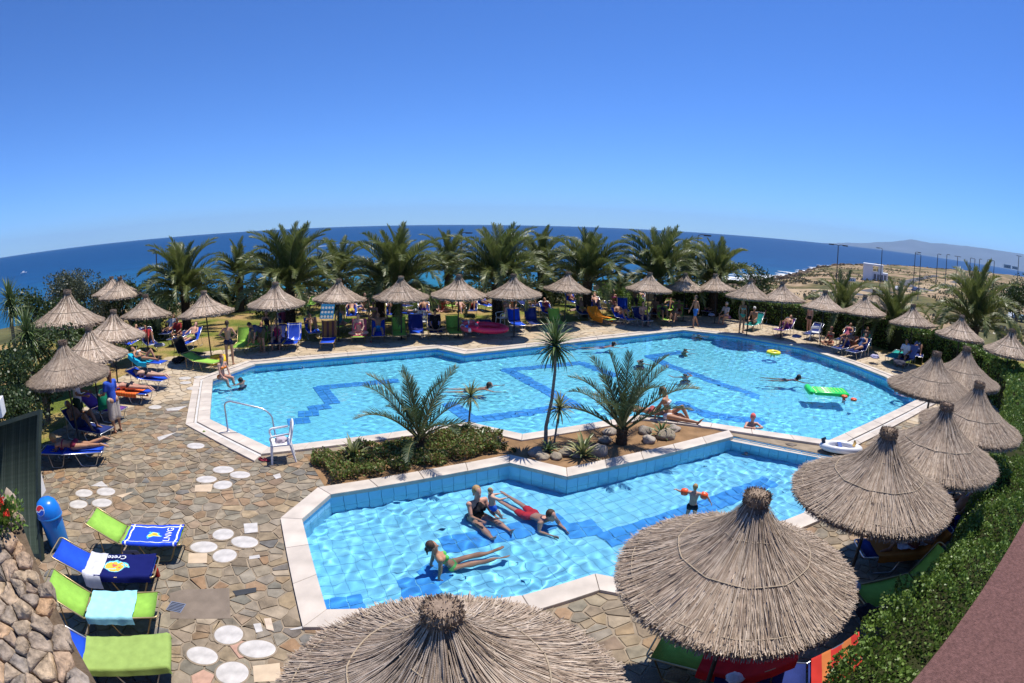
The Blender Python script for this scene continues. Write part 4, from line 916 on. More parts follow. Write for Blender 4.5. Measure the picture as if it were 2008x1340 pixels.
def towel(loc, rz, back, s0, s1, mat_, label, wd=.62, off=0., drop=.14, seed=0, zoff=.014, wr=.01):
    """a towel laid over a lounger's profile from fraction s0 to s1 of its length"""
    pr = lg_path(R(back)); L_ = [0.]
    for i in range(1, len(pr)): L_.append(L_[-1]+math.dist(pr[i], pr[i-1]))
    tot = L_[-1]; V = []; nu, nv = 22, 26
    for i in range(nu+1):
        s = tot*(s0+(s1-s0)*i/nu); y = float(np.interp(s, L_, [q[0] for q in pr])); z = float(np.interp(s, L_, [q[1] for q in pr]))
        if s > tot: e = s-tot; y += min(e, .03); z -= max(0, e-.03)
        for j in range(nv+1):
            u = -wd/2-drop+(wd+2*drop)*j/nv+off; au = abs(u); n1 = noise.noise((u*5, s*5, seed)); n2 = noise.noise((u*14, s*11, seed+5))
            lift = .020*max(0., 1-abs(au-.30)/.10)
            x, dz = (u, lift) if au < .315 else (math.copysign(.322+min(.02, (au-.315)*.15), u), lift-(au-.315))
            V.append((x+(.012*n1 if au > .30 else 0), y+.012*noise.noise((u*3, 7, seed)), z+zoff+dz+wr*(n1+.7*n2+.6)+.0))
    Fc = [(i*(nv+1)+j, i*(nv+1)+j+1, (i+1)*(nv+1)+j+1, (i+1)*(nv+1)+j) for i in range(nu) for j in range(nv)]
    me = mesh('towel', V, Fc, mat_, True)
    uv = me.uv_layers.new(name='UVMap'); k = 0
    for f in Fc:
        for vi in f: uv.data[k].uv = ((vi % (nv+1))/nv, (vi//(nv+1))/nu); k += 1
    o = link('towel', me, None, (loc[0], loc[1], .014), rz); return setp(o, label, 'towel', 'towels on the loungers')
def print_mat(name, base, blob_cols, thr, border=None, spots=None, sc=2.2):
    m, t, b = nodes(name); L = t.links.new; uv = N_(t, 'TexCoord'); nz = N_(t, 'TexNoise', Scale=sc*2, Detail=5., Distortion=.6); L(uv.outputs['UV'], nz.inputs['Vector'])
    # a bright splash in the middle of the towel
    sub = N_(t, 'VectorMath', operation='SUBTRACT'); L(uv.outputs['UV'], sub.inputs[0]); sub.inputs[1].default_value = spots or (.5, .45, 0)
    scl = N_(t, 'VectorMath', operation='MULTIPLY'); L(sub.outputs[0], scl.inputs[0]); scl.inputs[1].default_value = (2.6, 2.2, 0)
    ln = N_(t, 'VectorMath', operation='LENGTH'); L(scl.outputs[0], ln.inputs[0])
    ad = N_(t, 'Math', operation='MULTIPLY_ADD'); L(nz.outputs['Fac'], ad.inputs[0]); ad.inputs[1].default_value = 1.1; L(ln.outputs['Value'], ad.inputs[2])
    rp = ramp(t, [(0, blob_cols[0]), (.45+thr, blob_cols[1]), (.6+thr, blob_cols[2]), (.7+thr, base)], ad.outputs[0], 'CONSTANT'); out = rp.outputs[0]
    if border:
        ab = N_(t, 'SeparateXYZ'); a2 = N_(t, 'VectorMath', operation='SUBTRACT'); L(uv.outputs['UV'], a2.inputs[0]); a2.inputs[1].default_value = (.5, .5, 0); a3 = N_(t, 'VectorMath', operation='ABSOLUTE'); L(a2.outputs[0], a3.inputs[0]); L(a3.outputs[0], ab.inputs[0])
        fac = None
        for k, lo in ((0, .36), (1, .44)):
            c1 = N_(t, 'Math', operation='COMPARE'); L(ab.outputs[k], c1.inputs[0]); c1.inputs[1].default_value = lo; c1.inputs[2].default_value = .014
            if fac is None: fac = c1
            else: mxm = N_(t, 'Math', operation='MAXIMUM'); L(fac.outputs[0], mxm.inputs[0]); L(c1.outputs[0], mxm.inputs[1]); fac = mxm
        mm = N_(t, 'Mix'); mm.data_type = 'RGBA'; L(fac.outputs[0], mm.inputs[0]); L(out, mm.inputs[6]); mm.inputs[7].default_value = (*border, 1); out = mm.outputs[2]
    L(out, b.inputs['Base Color']); b.inputs['Roughness'].default_value = .9; b.inputs['Specular IOR Level'].default_value = .1; return m
def stripes(name, c1, c2, k=9., axis=1):
    m, t, b = nodes(name); L = t.links.new; uv = N_(t, 'TexCoord'); sp = N_(t, 'SeparateXYZ'); L(uv.outputs['UV'], sp.inputs[0]); mu = N_(t, 'Math', operation='MULTIPLY'); L(sp.outputs[axis], mu.inputs[0]); mu.inputs[1].default_value = k
    fr = N_(t, 'Math', operation='FRACT'); L(mu.outputs[0], fr.inputs[0]); rp = ramp(t, [(0, c1), (.55, c2)], fr.outputs[0], 'CONSTANT'); L(rp.outputs[0], b.inputs['Base Color']); b.inputs['Roughness'].default_value = .9; return m
def text_mesh(s, size, m, name='lettering', ext=.002):
    cu = bpy.data.curves.new(name, 'FONT'); cu.body = s; cu.size = size; cu.extrude = ext; cu.align_x = 'CENTER'; cu.align_y = 'CENTER'; o = bpy.data.objects.new(name, cu); TMP.collection.objects.link(o)
    me = bpy.data.meshes.new_from_object(o.evaluated_get(tmp_dg())); bpy.data.objects.remove(o); me.materials.clear(); me.materials.append(m); return me
# --- the group at the lower left
L1, r1 = lg_from((352,1086), (150,1078)); lounger_at(L1, r1, LIME, 32, 'lime green lounger beside the blue bin, blue lettered towel on it')
L2, r2 = lg_from((300,1148), (92,1142)); lounger_at(L2, r2, BLUE, 30, 'blue lounger at the lower left with a dark blue printed towel')
L3, r3 = lg_from((305,1224), (90,1222)); lounger_at(L3, r3, LIME, 40, 'lime green lounger at the lower left with a pale blue towel')
L4, r4 = lg_from((322,1318), (110,1322)); lounger_at(L4, r4, BLUE, 40, 'blue lounger nearest the stone wall under an olive green towel', False)
t1 = towel(L1, r1, 32, .42, .97, print_mat('beach_print_blue', (.02,.07,.62), [(.75,.30,.05),(.75,.6,.08),(.1,.5,.6)], .16, (.8,.82,.88), (.5,.5,0)), 'bright blue beach towel with white letters and a yellow splash', .60, .0, .05, 1, .016, .016)
o = link('lettering', text_mesh('LNVG', .17, plain((.85,.87,.9))), t1, (0.02, .66, .375)); o.rotation_euler = (0, 0, R(180))
t2 = towel(L2, r2, 30, .44, .97, print_mat('beach_print_navy', (.008,.012,.10), [(.6,.12,.10),(.8,.42,.05),(.15,.55,.6)], .28, None, (.5,.33,0)), 'dark navy beach towel with orange and turquoise print and script lettering', .60, .0, .10, 2, .016, .016)
o = link('lettering', text_mesh('Crete', .15, plain((.8,.82,.85))), t2, (-.20, .18, .385)); o.rotation_euler = (0, 0, R(-90))
towel(L2, r2, 30, .33, .50, plain((.55,.55,.60)), 'light grey towel hanging over the middle of the blue lounger', .60, -.12, .36, 3, .024, .02)
towel(L3, r3, 40, .40, .80, plain((.32,.68,.78)), 'pale blue towel spread on the lime lounger', .60, .0, .12, 4, .016, .022)
towel(L4, r4, 40, .36, 1.06, plain((.27,.38,.10)), 'olive green towel covering the seat of the lounger nearest the wall', .62, .0, .10, 5, .016, .014)
p = Vector((L2[0], L2[1], 0)) + Matrix.Rotation(r2, 3, 'Z') @ Vector((-.40, .45, .0))
mb = MB(); V = [(0,0,.40),(.20,.02,.40),(.30,-.12,.06),(-.10,-.10,.02),(.06,.10,.41)]; 
fg = thing('folded_shirt', 'grey and black striped shirt hanging off the blue lounger', 'shirt', (p.x, p.y, 0), r2); MB().add([(.0,-.22,.40),(.0,.05,.41),(-.13,.16,.12),(-.10,-.30,.05),(-.09,-.06,.24),(.012,-.22,.395),(.012,.05,.405),(-.118,.16,.115),(-.088,-.30,.045)],[(0,1,4),(1,2,4),(2,3,4),(3,0,4)]).build('cloth', plain((.42,.42,.46)), fg); MB().add([(-.015,-.10,.40),(-.015,-.06,.40),(-.11,-.0,.16),(-.112,-.05,.14)],[(0,1,2,3)]).build('stripe', M_black, fg)
# --- the left side, second group
L5, r5 = lg_from((200,906), (85,912)); lounger_at(L5, r5, BLUE, 4, 'blue lounger with aluminium frame under the sunbathing woman at the left', False)
L6, r6 = lg_from((208,868), (105,846)); lounger_at(L6, r6, NAVY, 45, 'dark blue lounger in the shade of the large left parasol', False)
L6b, r6b = lg_from((236,826), (150,812)); lounger_at(L6b, r6b, PURPLE, 30, 'purple-blue lounger behind the standing woman', False)
L7, r7 = lg_from((290,790), (205,782)); lounger_at(L7, r7, BLUE, 6, 'lounger under an orange striped towel at the left', False); towel(L7, r7, 6, .25, .80, stripes('orange_stripes', (.75,.10,.02), (.80,.22,.03)), 'orange and red striped towel hanging from the left lounger', .62, -.08, .20, 7)
L8, r8 = lg_from((322,763), (225,752)); lounger_at(L8, r8, BLUE, 22, 'blue lounger between the orange and turquoise towels', False)
L9, r9 = lg_from((318,728), (228,722)); lounger_at(L9, r9, BLUE, 30, 'blue lounger of the woman with bent knees', False); towel(L9, r9, 30, .05, .62, plain((.02,.42,.66)), 'turquoise towel with a light pattern on the blue left lounger', .62, .0, .16, 8, .016, .02)
L10, r10 = lg_from((424,728), (338,716)); lounger_at(L10, r10, LIME, 18, 'empty lime green lounger seen from its side by the pool corner')
LL1, q1 = lg_from((245,822), (170,800)); 
# --- back row along the pool (foot px, colour, back angle)
BD = (.22, -.97)
BR = {}
for key, fx, fy, col, back, lab in [
  ('a',468,697,LIME,62,'lime green lounger with raised back beside the standing man'),('b',502,692,LIME,50,'lime lounger with dark clothes behind the bending person'),
  ('c',540,690,NAVY,55,'dark blue lounger in the parasol shade left of the patterned towel'),('d',570,690,BLUE,62,'blue lounger with a white and yellow patterned towel'),
  ('e',642,688,BLUE,70,'blue lounger with an upright brown towel, alone in a round shadow'),('f',703,676,LIME,48,'lime lounger of the woman on the pink towel'),
  ('h',742,674,BLUE,48,'blue lounger of the man with arms behind his head'),('i',784,673,LIME,58,'lime green lounger right of the man with arms raised'),
  ('j',818,668,BLUE,58,'blue lounger with dark towel beside the white chair'),('k',856,667,NAVY,62,'dark lounger with a person dressed in black'),
  ('l',894,669,LIME,55,'lime green lounger, empty, with dark green shaded back'),('m',928,660,BLUE,8,'flat blue lounger below the pink swim ring'),
  ('n',962,658,NAVY,8,'dark lounger with a white towel below the pink swim ring'),('o',1018,652,BLUE,58,'blue lounger behind the dragon tree crown, left of it'),
  ('p',1052,650,NAVY,60,'dark blue rounded lounger behind the dragon tree crown'),('q',1100,650,LIME,58,'lime green lounger right of the dragon tree crown')]:
    L_, r_ = lg_from((fx, fy), None, BD); BR[key] = (L_, r_, back); lounger_at(L_, r_, col, back, lab, key not in 'jmo')
towel(*BR['d'], .02, .62, print_mat('white_yellow_print', (.03,.08,.5), [(.8,.75,.35),(.75,.75,.8),(.6,.65,.8)], .1, (.7,.72,.8), (.5,.7,0)), 'blue towel with white and yellow pattern over the raised back', .60, 0, .04, 11)
towel(*BR['e'], -.0, .40, stripes('brown_print', (.28,.12,.03), (.10,.03,.03), 3., 0), 'brown and dark red towel over an upright lounger back', .60, 0, .04, 12)
towel(*BR['f'], .02, .85, plain((.75,.16,.24)), 'pink towel under the seated woman', .62, 0, .10, 13)
towel(*BR['j'], .02, .60, plain((.03,.04,.22)), 'dark blue towel on the lounger beside the white chair', .60, 0, .08, 14)
towel(*BR['n'], .55, 1.03, plain((.75,.75,.73)), 'crumpled white towel at the foot of the dark lounger', .60, 0, .08, 15, .016, .03)
for key, foot, head, col, back, lab in [
  ('r',(1196,640),(1128,622),LIME,38,'lounger draped with an orange towel at the far side of the pool'),('s',(1236,640),(1175,622),BLUE,40,'blue lounger with a sunbather right of the orange towel'),
  ('t',(1268,642),(1225,622),NAVY,45,'dark lounger with a person sitting sideways near the end palm'),('u',(1306,640),(1280,615),LIME,55,'lime lounger behind the people near the end palm'),
  ('v',(1330,632),(1330,610),LIME,60,'lime green lounger left of the walking man'),('w',(1385,622),(1428,612),PURPLE,40,'purple lounger right of the walking man'),
  ('x',(1468,650),(1500,640),TEAL,50,'dark green lounger beside the standing woman in green bikini'),('y',(1524,660),(1570,650),PURPLE,45,'purple lounger in the shade of the low parasol'),
  ('z',(1585,668),(1620,655),NAVY,35,'dark lounger beside the white plastic chair at the hedge'),('A',(1640,697),(1700,685),NAVY,40,'dark blue lounger at the hedge, person with orange towel on it'),
  ('B',(1668,704),(1722,690),NAVY,45,'second dark lounger at the hedge right of the orange towel'),('D',(1745,715),(1775,700),TEAL,6,'flat teal lounger at the hedge'),('E',(1762,722),(1812,706),NAVY,50,'dark lounger with a colourful towel near the pool corner parasol'),
  ('F',(600,612),(630,600),LIME,40,'lime lounger on the lawn under the palms, left one'),('G',(640,608),(668,598),BLUE,40,'blue lounger on the lawn under the palms, right one'),
  ('H',(690,632),(690,612),BLUE,55,'blue lounger on the lawn behind the parasol pole'),('I',(838,630),(795,628),BLUE,6,'blue lounger on the lawn with a lying person behind the trunk'),('J',(885,612),(850,604),LIME,35,'lounger on the lawn with red-clad sunbathers'),
  ('K',(1050,612),(1020,606),NAVY,30,'dark lounger on the lawn behind the central parasol'),('L',(1150,612),(1180,600),NAVY,30,'lounger with sunbathers behind the orange towel'),('M',(1225,622),(1210,604),BLUE,60,'light blue lounger with raised back by the end bush'),
  ('N',(392,712),(350,706),BLACK,60,'black folded lounger under the parasol beside the standing man'),('O',(300,690),(275,668),NAVY,55,'dark loungers cluster at the left palm trunk'),('P',(430,620),(455,612),LIME,8,'flat lounger with yellow and orange towels on the lawn'),('Q',(800,612),(760,605),NAVY,35,'lounger with a sunbather right of the twin trunks')]:
    L_, r_ = lg_from(foot, head); BR[key] = (L_, r_, back); lounger_at(L_, r_, col, back, lab, col in (LIME, BLACK))
towel(*BR['r'], -.02, .80, plain((.80,.26,.02)), 'bright orange towel draped over the lounger at the far pool edge', .64, 0, .22, 16, .016, .02)
towel(*BR['P'], .1, .9, stripes('yellow_orange', (.75,.55,.05), (.75,.15,.03), 2.), 'yellow and orange towel lying on the lawn lounger', .62, 0, .08, 17)
towel(*BR['A'], .02, .35, plain((.75,.16,.05)), 'orange towel over the lounger back at the hedge', .60, 0, .1, 18)
towel(*BR['E'], .0, .4, print_mat('rainbow_print', (.2,.25,.5), [(.7,.5,.05),(.1,.5,.2),(.7,.1,.1)], .1), 'colourful towel over the lounger back near the pool corner', .60, 0, .1, 19)
towel(*BR['w'], .1, .7, plain((.3,.08,.3)), 'plum towel on the purple lounger', .60, 0, .08, 20)
# --- near right, under the parasols
for key, foot, head, col, back, lab in [('R1',(1300,1305),(1470,1345),LIME,40,'lime green lounger with a red towel under the nearest right parasol'),('R2',(1690,1205),(1835,1165),LIME,45,'lime green lounger at the hedge with its back raised'),
  ('R3',(1690,1110),(1830,1100),NAVY,35,'lounger with brown towel and white cloth in the parasol shade'),('R4',(1770,1060),(1900,1055),BLUE,45,'blue lounger at the hedge in the parasol shade'),('R5',(1840,985),(1935,965),NAVY,45,'folded dark lounger under the fourth parasol'),('R6',(1410,1358),(1560,1372),NAVY,45,'dark lounger at the bottom edge, red towel over its back')]:
    L_, r_ = lg_from(foot, head); BR[key] = (L_, r_, back); lounger_at(L_, r_, col, back, lab, col == LIME)
towel(*BR['R1'], .0, .66, plain((.62,.02,.02)), 'red towel with a pink print on the lime lounger at the bottom', .62, 0, .10, 21)
towel(*BR['R3'], .05, .85, plain((.40,.15,.03)), 'brown orange towel on the shaded lounger', .62, 0, .10, 22); towel(*BR['R3'], .25, .6, plain((.6,.58,.6)), 'crumpled white cloth on the brown towel', .36, 0, .0, 23, .035, .05)
towel(*BR['R6'], -.02, .35, stripes('red_print', (.60,.03,.02), (.66,.20,.05), 2.5), 'red and orange towel over the lounger back at the bottom edge', .62, 0, .2, 24)
towel(*BR['R5'], .0, .3, plain((.6,.02,.02)), 'red towel under the fourth parasol', .6, 0, .1, 25); towel(*BR['R4'], .35, .75, print_mat('floral', (.10,.08,.3), [(.5,.1,.2),(.1,.3,.5),(.4,.3,.1)], .1), 'flowered towel on the blue lounger at the hedge', .6, 0, .08, 26)
# ================================================================== plastic chairs
M_plas = plain((.80,.80,.80), .35, .03, 'plastic')
def chair_meshes():
    P = []; P.append(('seat', MB().box(-.23,.23,-.22,.24,.40,.43).mesh('seat', M_plas)))
    for sx in (-1, 1):
        P.append(('leg', MB().tube([(sx*.22,.22,.41),(sx*.25,.27,.0)], [.03,.022], 6).mesh('leg', M_plas))); P.append(('leg', MB().tube([(sx*.21,-.20,.41),(sx*.24,-.28,.0)], [.03,.022], 6).mesh('leg', M_plas)))
        P.append(('armrest', MB().tube([(sx*.22,.20,.42),*arc((sx*.25,.24,.58),(sx*.26,.24,.65),(sx*.26,.15,.655)),(sx*.25,-.20,.68)], .024, 6).mesh('armrest', M_plas, True)))
    P.append(('back_rim', MB().tube([(-.22,-.20,.42),*arc((-.25,-.27,.72),(-.24,-.30,.86),(-.10,-.31,.88)),*arc((.10,-.31,.88),(.24,-.30,.86),(.25,-.27,.72)),(.22,-.20,.42)], .022, 6).mesh('back_rim', M_plas, True)))
    for k in range(5): x = -.15+k*.075; P.append(('slat', MB().add([(x-.022,-.215,.43),(x+.022,-.215,.43),(x+.022,-.305,.86),(x-.022,-.305,.86),(x-.022,-.228,.43),(x+.022,-.228,.43),(x+.022,-.318,.86),(x-.022,-.318,.86)],[(0,1,2,3),(4,7,6,5),(0,3,7,4),(1,5,6,2)]).mesh('slat', M_plas)))
    return P
CH = chair_meshes()
def chair(px, py, rz, label):
    p = g(px, py); t = thing('plastic_chair', label, 'chair', (p.x, p.y, .016), rz, 'white plastic chairs')
    for nm, me in CH: link(nm, me, t)
    return t
ch = chair(556,902,R(115),'white plastic armchair on the paving at the corner of the big pool'); chair(828,648,R(190),'white plastic armchair behind the blue lounger on the lawn edge'); chair(985,640,R(120),'white plastic armchair by the pink swim ring'); chair(1597,668,R(60),'white plastic armchair against the dark hedge')
p = ch.location; rg = np.random.default_rng(8)
def crumple(name, loc, r, col, label, cat, seed, h=.6, parent=None):
    bm = bmesh.new(); bmesh.ops.create_icosphere(bm, subdivisions=3, radius=1); o = Vector((seed*3.1, 1, 2))
    for v in bm.verts: v.co *= 1+.35*noise.noise(v.co*1.6+o)+.22*noise.noise(v.co*4+o); v.co.z = max(v.co.z, -.35)*h
    me = bpy.data.meshes.new(name); bm.to_mesh(me); bm.free(); me.materials.append(plain(col)); me.shade_smooth(); ob = link(name, me, None, loc, seed); ob.scale = (r, r, r); return setp(ob, label, cat)
crumple('folded_clothes', (p.x, p.y, .48), .14, (.5,.42,.46), 'crumpled clothes on the seat of the white chair by the pool', 'clothes', 3)
# ================================================================== bin, rail, hose, shoes, floats
p = g(118,1070); t = thing('litter_bin', 'round blue plastic litter bin with a domed lid and a drink logo', 'bin', (p.x, p.y, .015), R(22))
MB().lathe([(0,0),(.20,0),(.215,.05),(.24,.62),(.235,.64)], 28).build('drum', plain((.02,.22,.62),kind='plastic'), t, True)
ld = MB().lathe([(.255,.60),(.26,.64),(.25,.74),(.20,.86),(.12,.92),(0,.94)], 28).build('lid', plain((.01,.17,.62),kind='plastic'), t, True); MB().lathe([(.262,.595),(.27,.615),(.262,.635)], 28).build('rim', plain((.02,.25,.7),kind='plastic'), t, True)
MB().add([(.12,-.17,.80),(.12,.17,.80),(.17,.15,.70),(.17,-.15,.70)],[(0,1,2,3)])
Mx = Matrix.Translation((-.05,-.225,.80)) @ Matrix.Rotation(R(68), 4, 'X')
lg = link('logo', mesh('logo', [Mx @ Vector((.095*math.cos(k*math.pi/16), .095*math.sin(k*math.pi/16), .012)) for k in range(32)], [tuple(range(32))], plain((.85,.85,.88),kind='plastic')), t)
for sgn, col in ((1, (.65,.02,.03)), (-1, (.01,.06,.45))):
    V = [Vector((.088*math.cos(sgn*a_), .088*math.sin(sgn*a_), .016)) for a_ in np.linspace(.35 if sgn > 0 else -.05, math.pi+(.05 if sgn > 0 else -.35), 16)]; V += [Vector((x_, sgn*.012+.022*math.sin(x_*40)*(1), .016)) for x_ in np.linspace(-.07,.07,8)]
    link('logo_band', mesh('logo_band', [Mx @ v for v in V], [tuple(range(len(V)))], plain(col,kind='plastic')), lg)
a, b = g(448,850), g(538,852)
rl = thing('pool_handrail', 'curved steel handrail at the left corner of the big pool', 'handrail', (a.x, a.y, .05)); d = g(540,848)-a
MB().tube([(0,0,0),(0,0,.62),*arc((0,0,.66),(.0,.0,.80),(.18*d.x/d.length,.18*d.y/d.length,.80)),*arc(tuple(d*.7)[:2]+(.62,),tuple(d*.9)[:2]+(.55,),tuple(d*.97)[:2]+(.35,)),(d.x,d.y,-.3)], .022, 10).build('rail', M_alu, rl, True); MB().lathe([(0,.012),(.05,.012),(.055,0)],16).build('flange', M_alu, rl, True)
p = g(228,1338); setp(MB().tube([(p.x+.32*math.cos(k*.3+.6), p.y+.22*math.sin(k*.3+.6), .028) for k in range(18)], .012, 6).build('hose', M_black, None, True), 'black garden hose looped on the paving at the lower left', 'hose')
def sandal(px, py, rz, col, label):
    p = g(px, py); t = thing('sandal', label, 'sandal', (p.x, p.y, .02), rz, 'sandals on the paving'); MB().lathe([(0,.02),(.045,.02),(.05,.01),(.045,0)],12).build('sole', plain(col), t); t.scale = (1,2.4,1)
    MB().tube([(-.045,.01,.015),(0,.01,.06),(.045,.01,.015)], .012, 5).build('strap', plain(tuple(c*.6 for c in col)), t)
sandal(513,904,R(60),(.22,.03,.05),'dark red sandal left of the white pool chair, left of the pair'); sandal(522,905,R(75),(.22,.03,.05),'dark red sandal left of the white pool chair, right of the pair'); sandal(728,672,R(20),(.6,.1,.15),'red shoe at the foot of the pink towel lounger'); sandal(401,851,R(40),(.35,.5,.08),'green sandal on the paving left of the pool rail')
def ring(px, py, z, R_, r_, col, label, tilt=(0,0), name='swim_ring', cat='swim ring', bands=None):
    p = g(px, py, z); t = thing(name, label, cat, (p.x, p.y, z)); t.rotation_euler = (tilt[0], tilt[1], 0)
    MB().torus(R_, r_, 30, 12).build('tube', plain(col,kind='plastic'), t, True)
    for k in range(4 if bands else 0):
        a0 = k*math.pi/2; V = [Vector(((R_+(r_+.004)*math.cos(b_))*math.cos(a0+i*.1), (R_+(r_+.004)*math.cos(b_))*math.sin(a0+i*.1), (r_+.004)*math.sin(b_))) for i in range(4) for b_ in np.linspace(0, 2*math.pi, 12, endpoint=False)]
        MB().add(V, [(i*12+j, (i+1)*12+j, (i+1)*12+(j+1)%12, i*12+(j+1)%12) for i in range(3) for j in range(12)]).build('band', plain(bands,kind='plastic'), t, True)
    return t
ring(1770,767,-.01,.30,.062,(.75,.10,.02),'orange lifebuoy with white bands floating at the right corner of the pool',(R(4),R(-6)),'lifebuoy','lifebuoy',(.8,.8,.78))
p = g(960,640,.45); o = ring(958,643,.5,.52,.15,(.75,.03,.10),'large pink swim ring lying across the loungers behind the pool',(R(8),R(3))); o.scale = (1.35,.8,.9)
ring(920,640,.55,.30,.10,(.75,.12,.16),'small striped red swim ring left of the large pink one',(R(25),0),bands=(.75,.75,.75))
o = ring(425,706,.14,.34,.13,(.80,.52,.02),'yellow swim ring on the paving under the parasol beside the standing man',(R(6),0))
ring(1517,692,-.02,.26,.085,(.80,.70,.05),'yellow swim ring round the floating child in the big pool')
# green air mattress
p = g(1618,768,-.0); t = thing('air_mattress', 'bright green inflatable air mattress floating in the big pool', 'air mattress', (p.x, p.y, .0), R(75))
for k in range(5):
    x = -.30+k*.15; MB().tube([(x,-.85,0),(x,-.80,.0),(x,.40,0),(x,.48,0)], [.03,.078,.078,.03], 10).build('air_tube', plain((.02,.62,.10),kind='plastic'), t, True)
MB().tube([(-.38,.62,.03),(-.30,.62,.03),(.30,.62,.03),(.38,.62,.03)], [.05,.12,.12,.05], 12).build('pillow', plain((.03,.68,.13),kind='plastic'), t, True)
for k in range(9):
    for j in range(4): MB().lathe([(0,.084),(.028,.083),(.03,.075)],8,(-.225+j*.15+random.uniform(-.01,.01),-.7+k*.14)).build('spot', plain((.72,.75,.25),kind='plastic'), t)
# inflatable dinghy at the end of the divider
p = g(1648,884,.06); t = thing('inflatable_dinghy', 'small grey and white inflatable toy boat on the divider corner', 'toy boat', (p.x, p.y, .15), R(-25))
MB().torus(.33, .085, 30, 10, sx=1.45, sy=.72).build('tube', plain((.66,.67,.70),kind='plastic'), t, True); MB().box(-.36,.36,-.17,.17,-.06,-.03).build('floor', plain((.5,.5,.55),kind='plastic'), t); MB().tube([(-.48,-.0,.05),(-.52,0,.16),(-.45,0,.2)], [.05,.06,.03], 8).build('motor', plain((.06,.07,.09),kind='plastic'), t, True); MB().box(-.1,.0,-.2,.2,.04,.07).build('bench', plain((.08,.12,.3),kind='plastic'), t); MB().tube([(.32,-.02,.06),(.36,.02,.14),(.34,.05,.2)],[.04,.045,.02],8).build('bear', plain((.5,.33,.12)), t, True)
# turquoise air bed leaning at the right pool edge
p = g(1790,752,.05); t = thing('air_bed', 'turquoise air bed lying on the coping at the right pool corner', 'air bed', (p.x, p.y, .13), R(-28))
for k in range(4): MB().tube([(-.9,-.2+k*.14,0),(-.85,-.2+k*.14,0),(.85,-.2+k*.14,0),(.9,-.2+k*.14,0)], [.03,.075,.075,.03], 10).build('air_tube', plain((.02,.42,.62),kind='plastic'), t, True)
# upright blue board with white print on the lawn
p = g(640,632); t = thing('beach_mat', 'blue beach mat with white print standing on the lawn', 'mat', (p.x, p.y, .0), R(5)); MB().add([(-.38,0,.18),(.38,0,.18),(.44,.30,.92),(-.30,.30,.92),(-.38,.02,.18),(.38,.02,.18),(.44,.32,.92),(-.30,.32,.92)],[(0,1,2,3),(7,6,5,4),(0,4,5,1),(2,6,7,3),(1,5,6,2),(3,7,4,0)]).build('sheet', plain((.05,.32,.70)), t)
for k in range(4):
    for j in range(3): o = link('print_flower', bpy.data.meshes.get('print_flower') or mesh('print_flower', [(.07*math.cos(q*.785), 0, .07*math.sin(q*.785)) for q in range(8)], [tuple(range(8))], plain((.8,.82,.85))), t, (-.25+k*.18+j*.025, -.006+.1*j, .3+j*.22)); o.rotation_euler = (R(-22),0,0)
for sx in (-.3,.34): MB().tube([(sx,.1,0),(sx,.16,.5)], .012, 5).build('stand', M_alu, t)
# bags and clothes lying about
for px, py, z, r, col, lab in [(350,706,.12,.28,(.015,.015,.018),'black bag beside the black lounger under the parasol'),(1705,1205,.45,.2,(.015,.015,.02),'black bag on the lime lounger at the hedge'),(1440,1330,.45,.10,(.7,.7,.72),'white cap lying on the red towel'),(1670,1150,.4,.16,(.35,.45,.62),'light blue crumpled cloth on the lime lounger at the hedge'),(505,662,.42,.2,(.5,.45,.4),'bundle of pale clothes behind the bending person'),(1395,618,.42,.2,(.4,.45,.6),'white and blue towel bundle behind the walking man'),(1425,622,.4,.22,(.25,.1,.3),'purple bundle on the lounger right of the walking man'),(312,678,.45,.24,(.35,.35,.4),'white and black clothes on the chair at the left palm'),(1715,700,.3,.24,(.38,.36,.5),'white and purple towel bundle at the hedge'),(1562,660,.4,.24,(.2,.18,.32),'dark printed towel bundle beside the white chair at the hedge'),(1765,712,.4,.28,(.05,.05,.07),'black garment over the lounger near the pool corner')]:
    p = g(px, py, z); crumple('cloth_bundle', p, r, col, lab, 'clothes', random.randrange(99), .45)
p = g(310,1128,.03); t = thing('red_bottle', 'small red bottle under the foot of the blue lounger', 'bottle', (p.x, p.y, .016)); MB().lathe([(0,0),(.04,0),(.04,.14),(.015,.18),(.015,.2)],12).build('body', plain((.6,.02,.02),kind='plastic'), t, True); MB().lathe([(.018,.195),(.018,.22),(0,.222)],10).build('cap', plain((.6,.02,.02),kind='plastic'), t)
p = g(196,1140,.02); t = thing('drinking_glass', 'clear tumbler standing under the blue lounger', 'glass', (p.x, p.y, .016)); MB().lathe([(0,0),(.028,0),(.036,.13)],14).build('body', plain((.45,.45,.45),kind='plastic'), t, True); MB().lathe([(.037,.125),(.039,.13),(.036,.133)],14).build('rim', plain((.6,.6,.6),kind='plastic'), t, True)
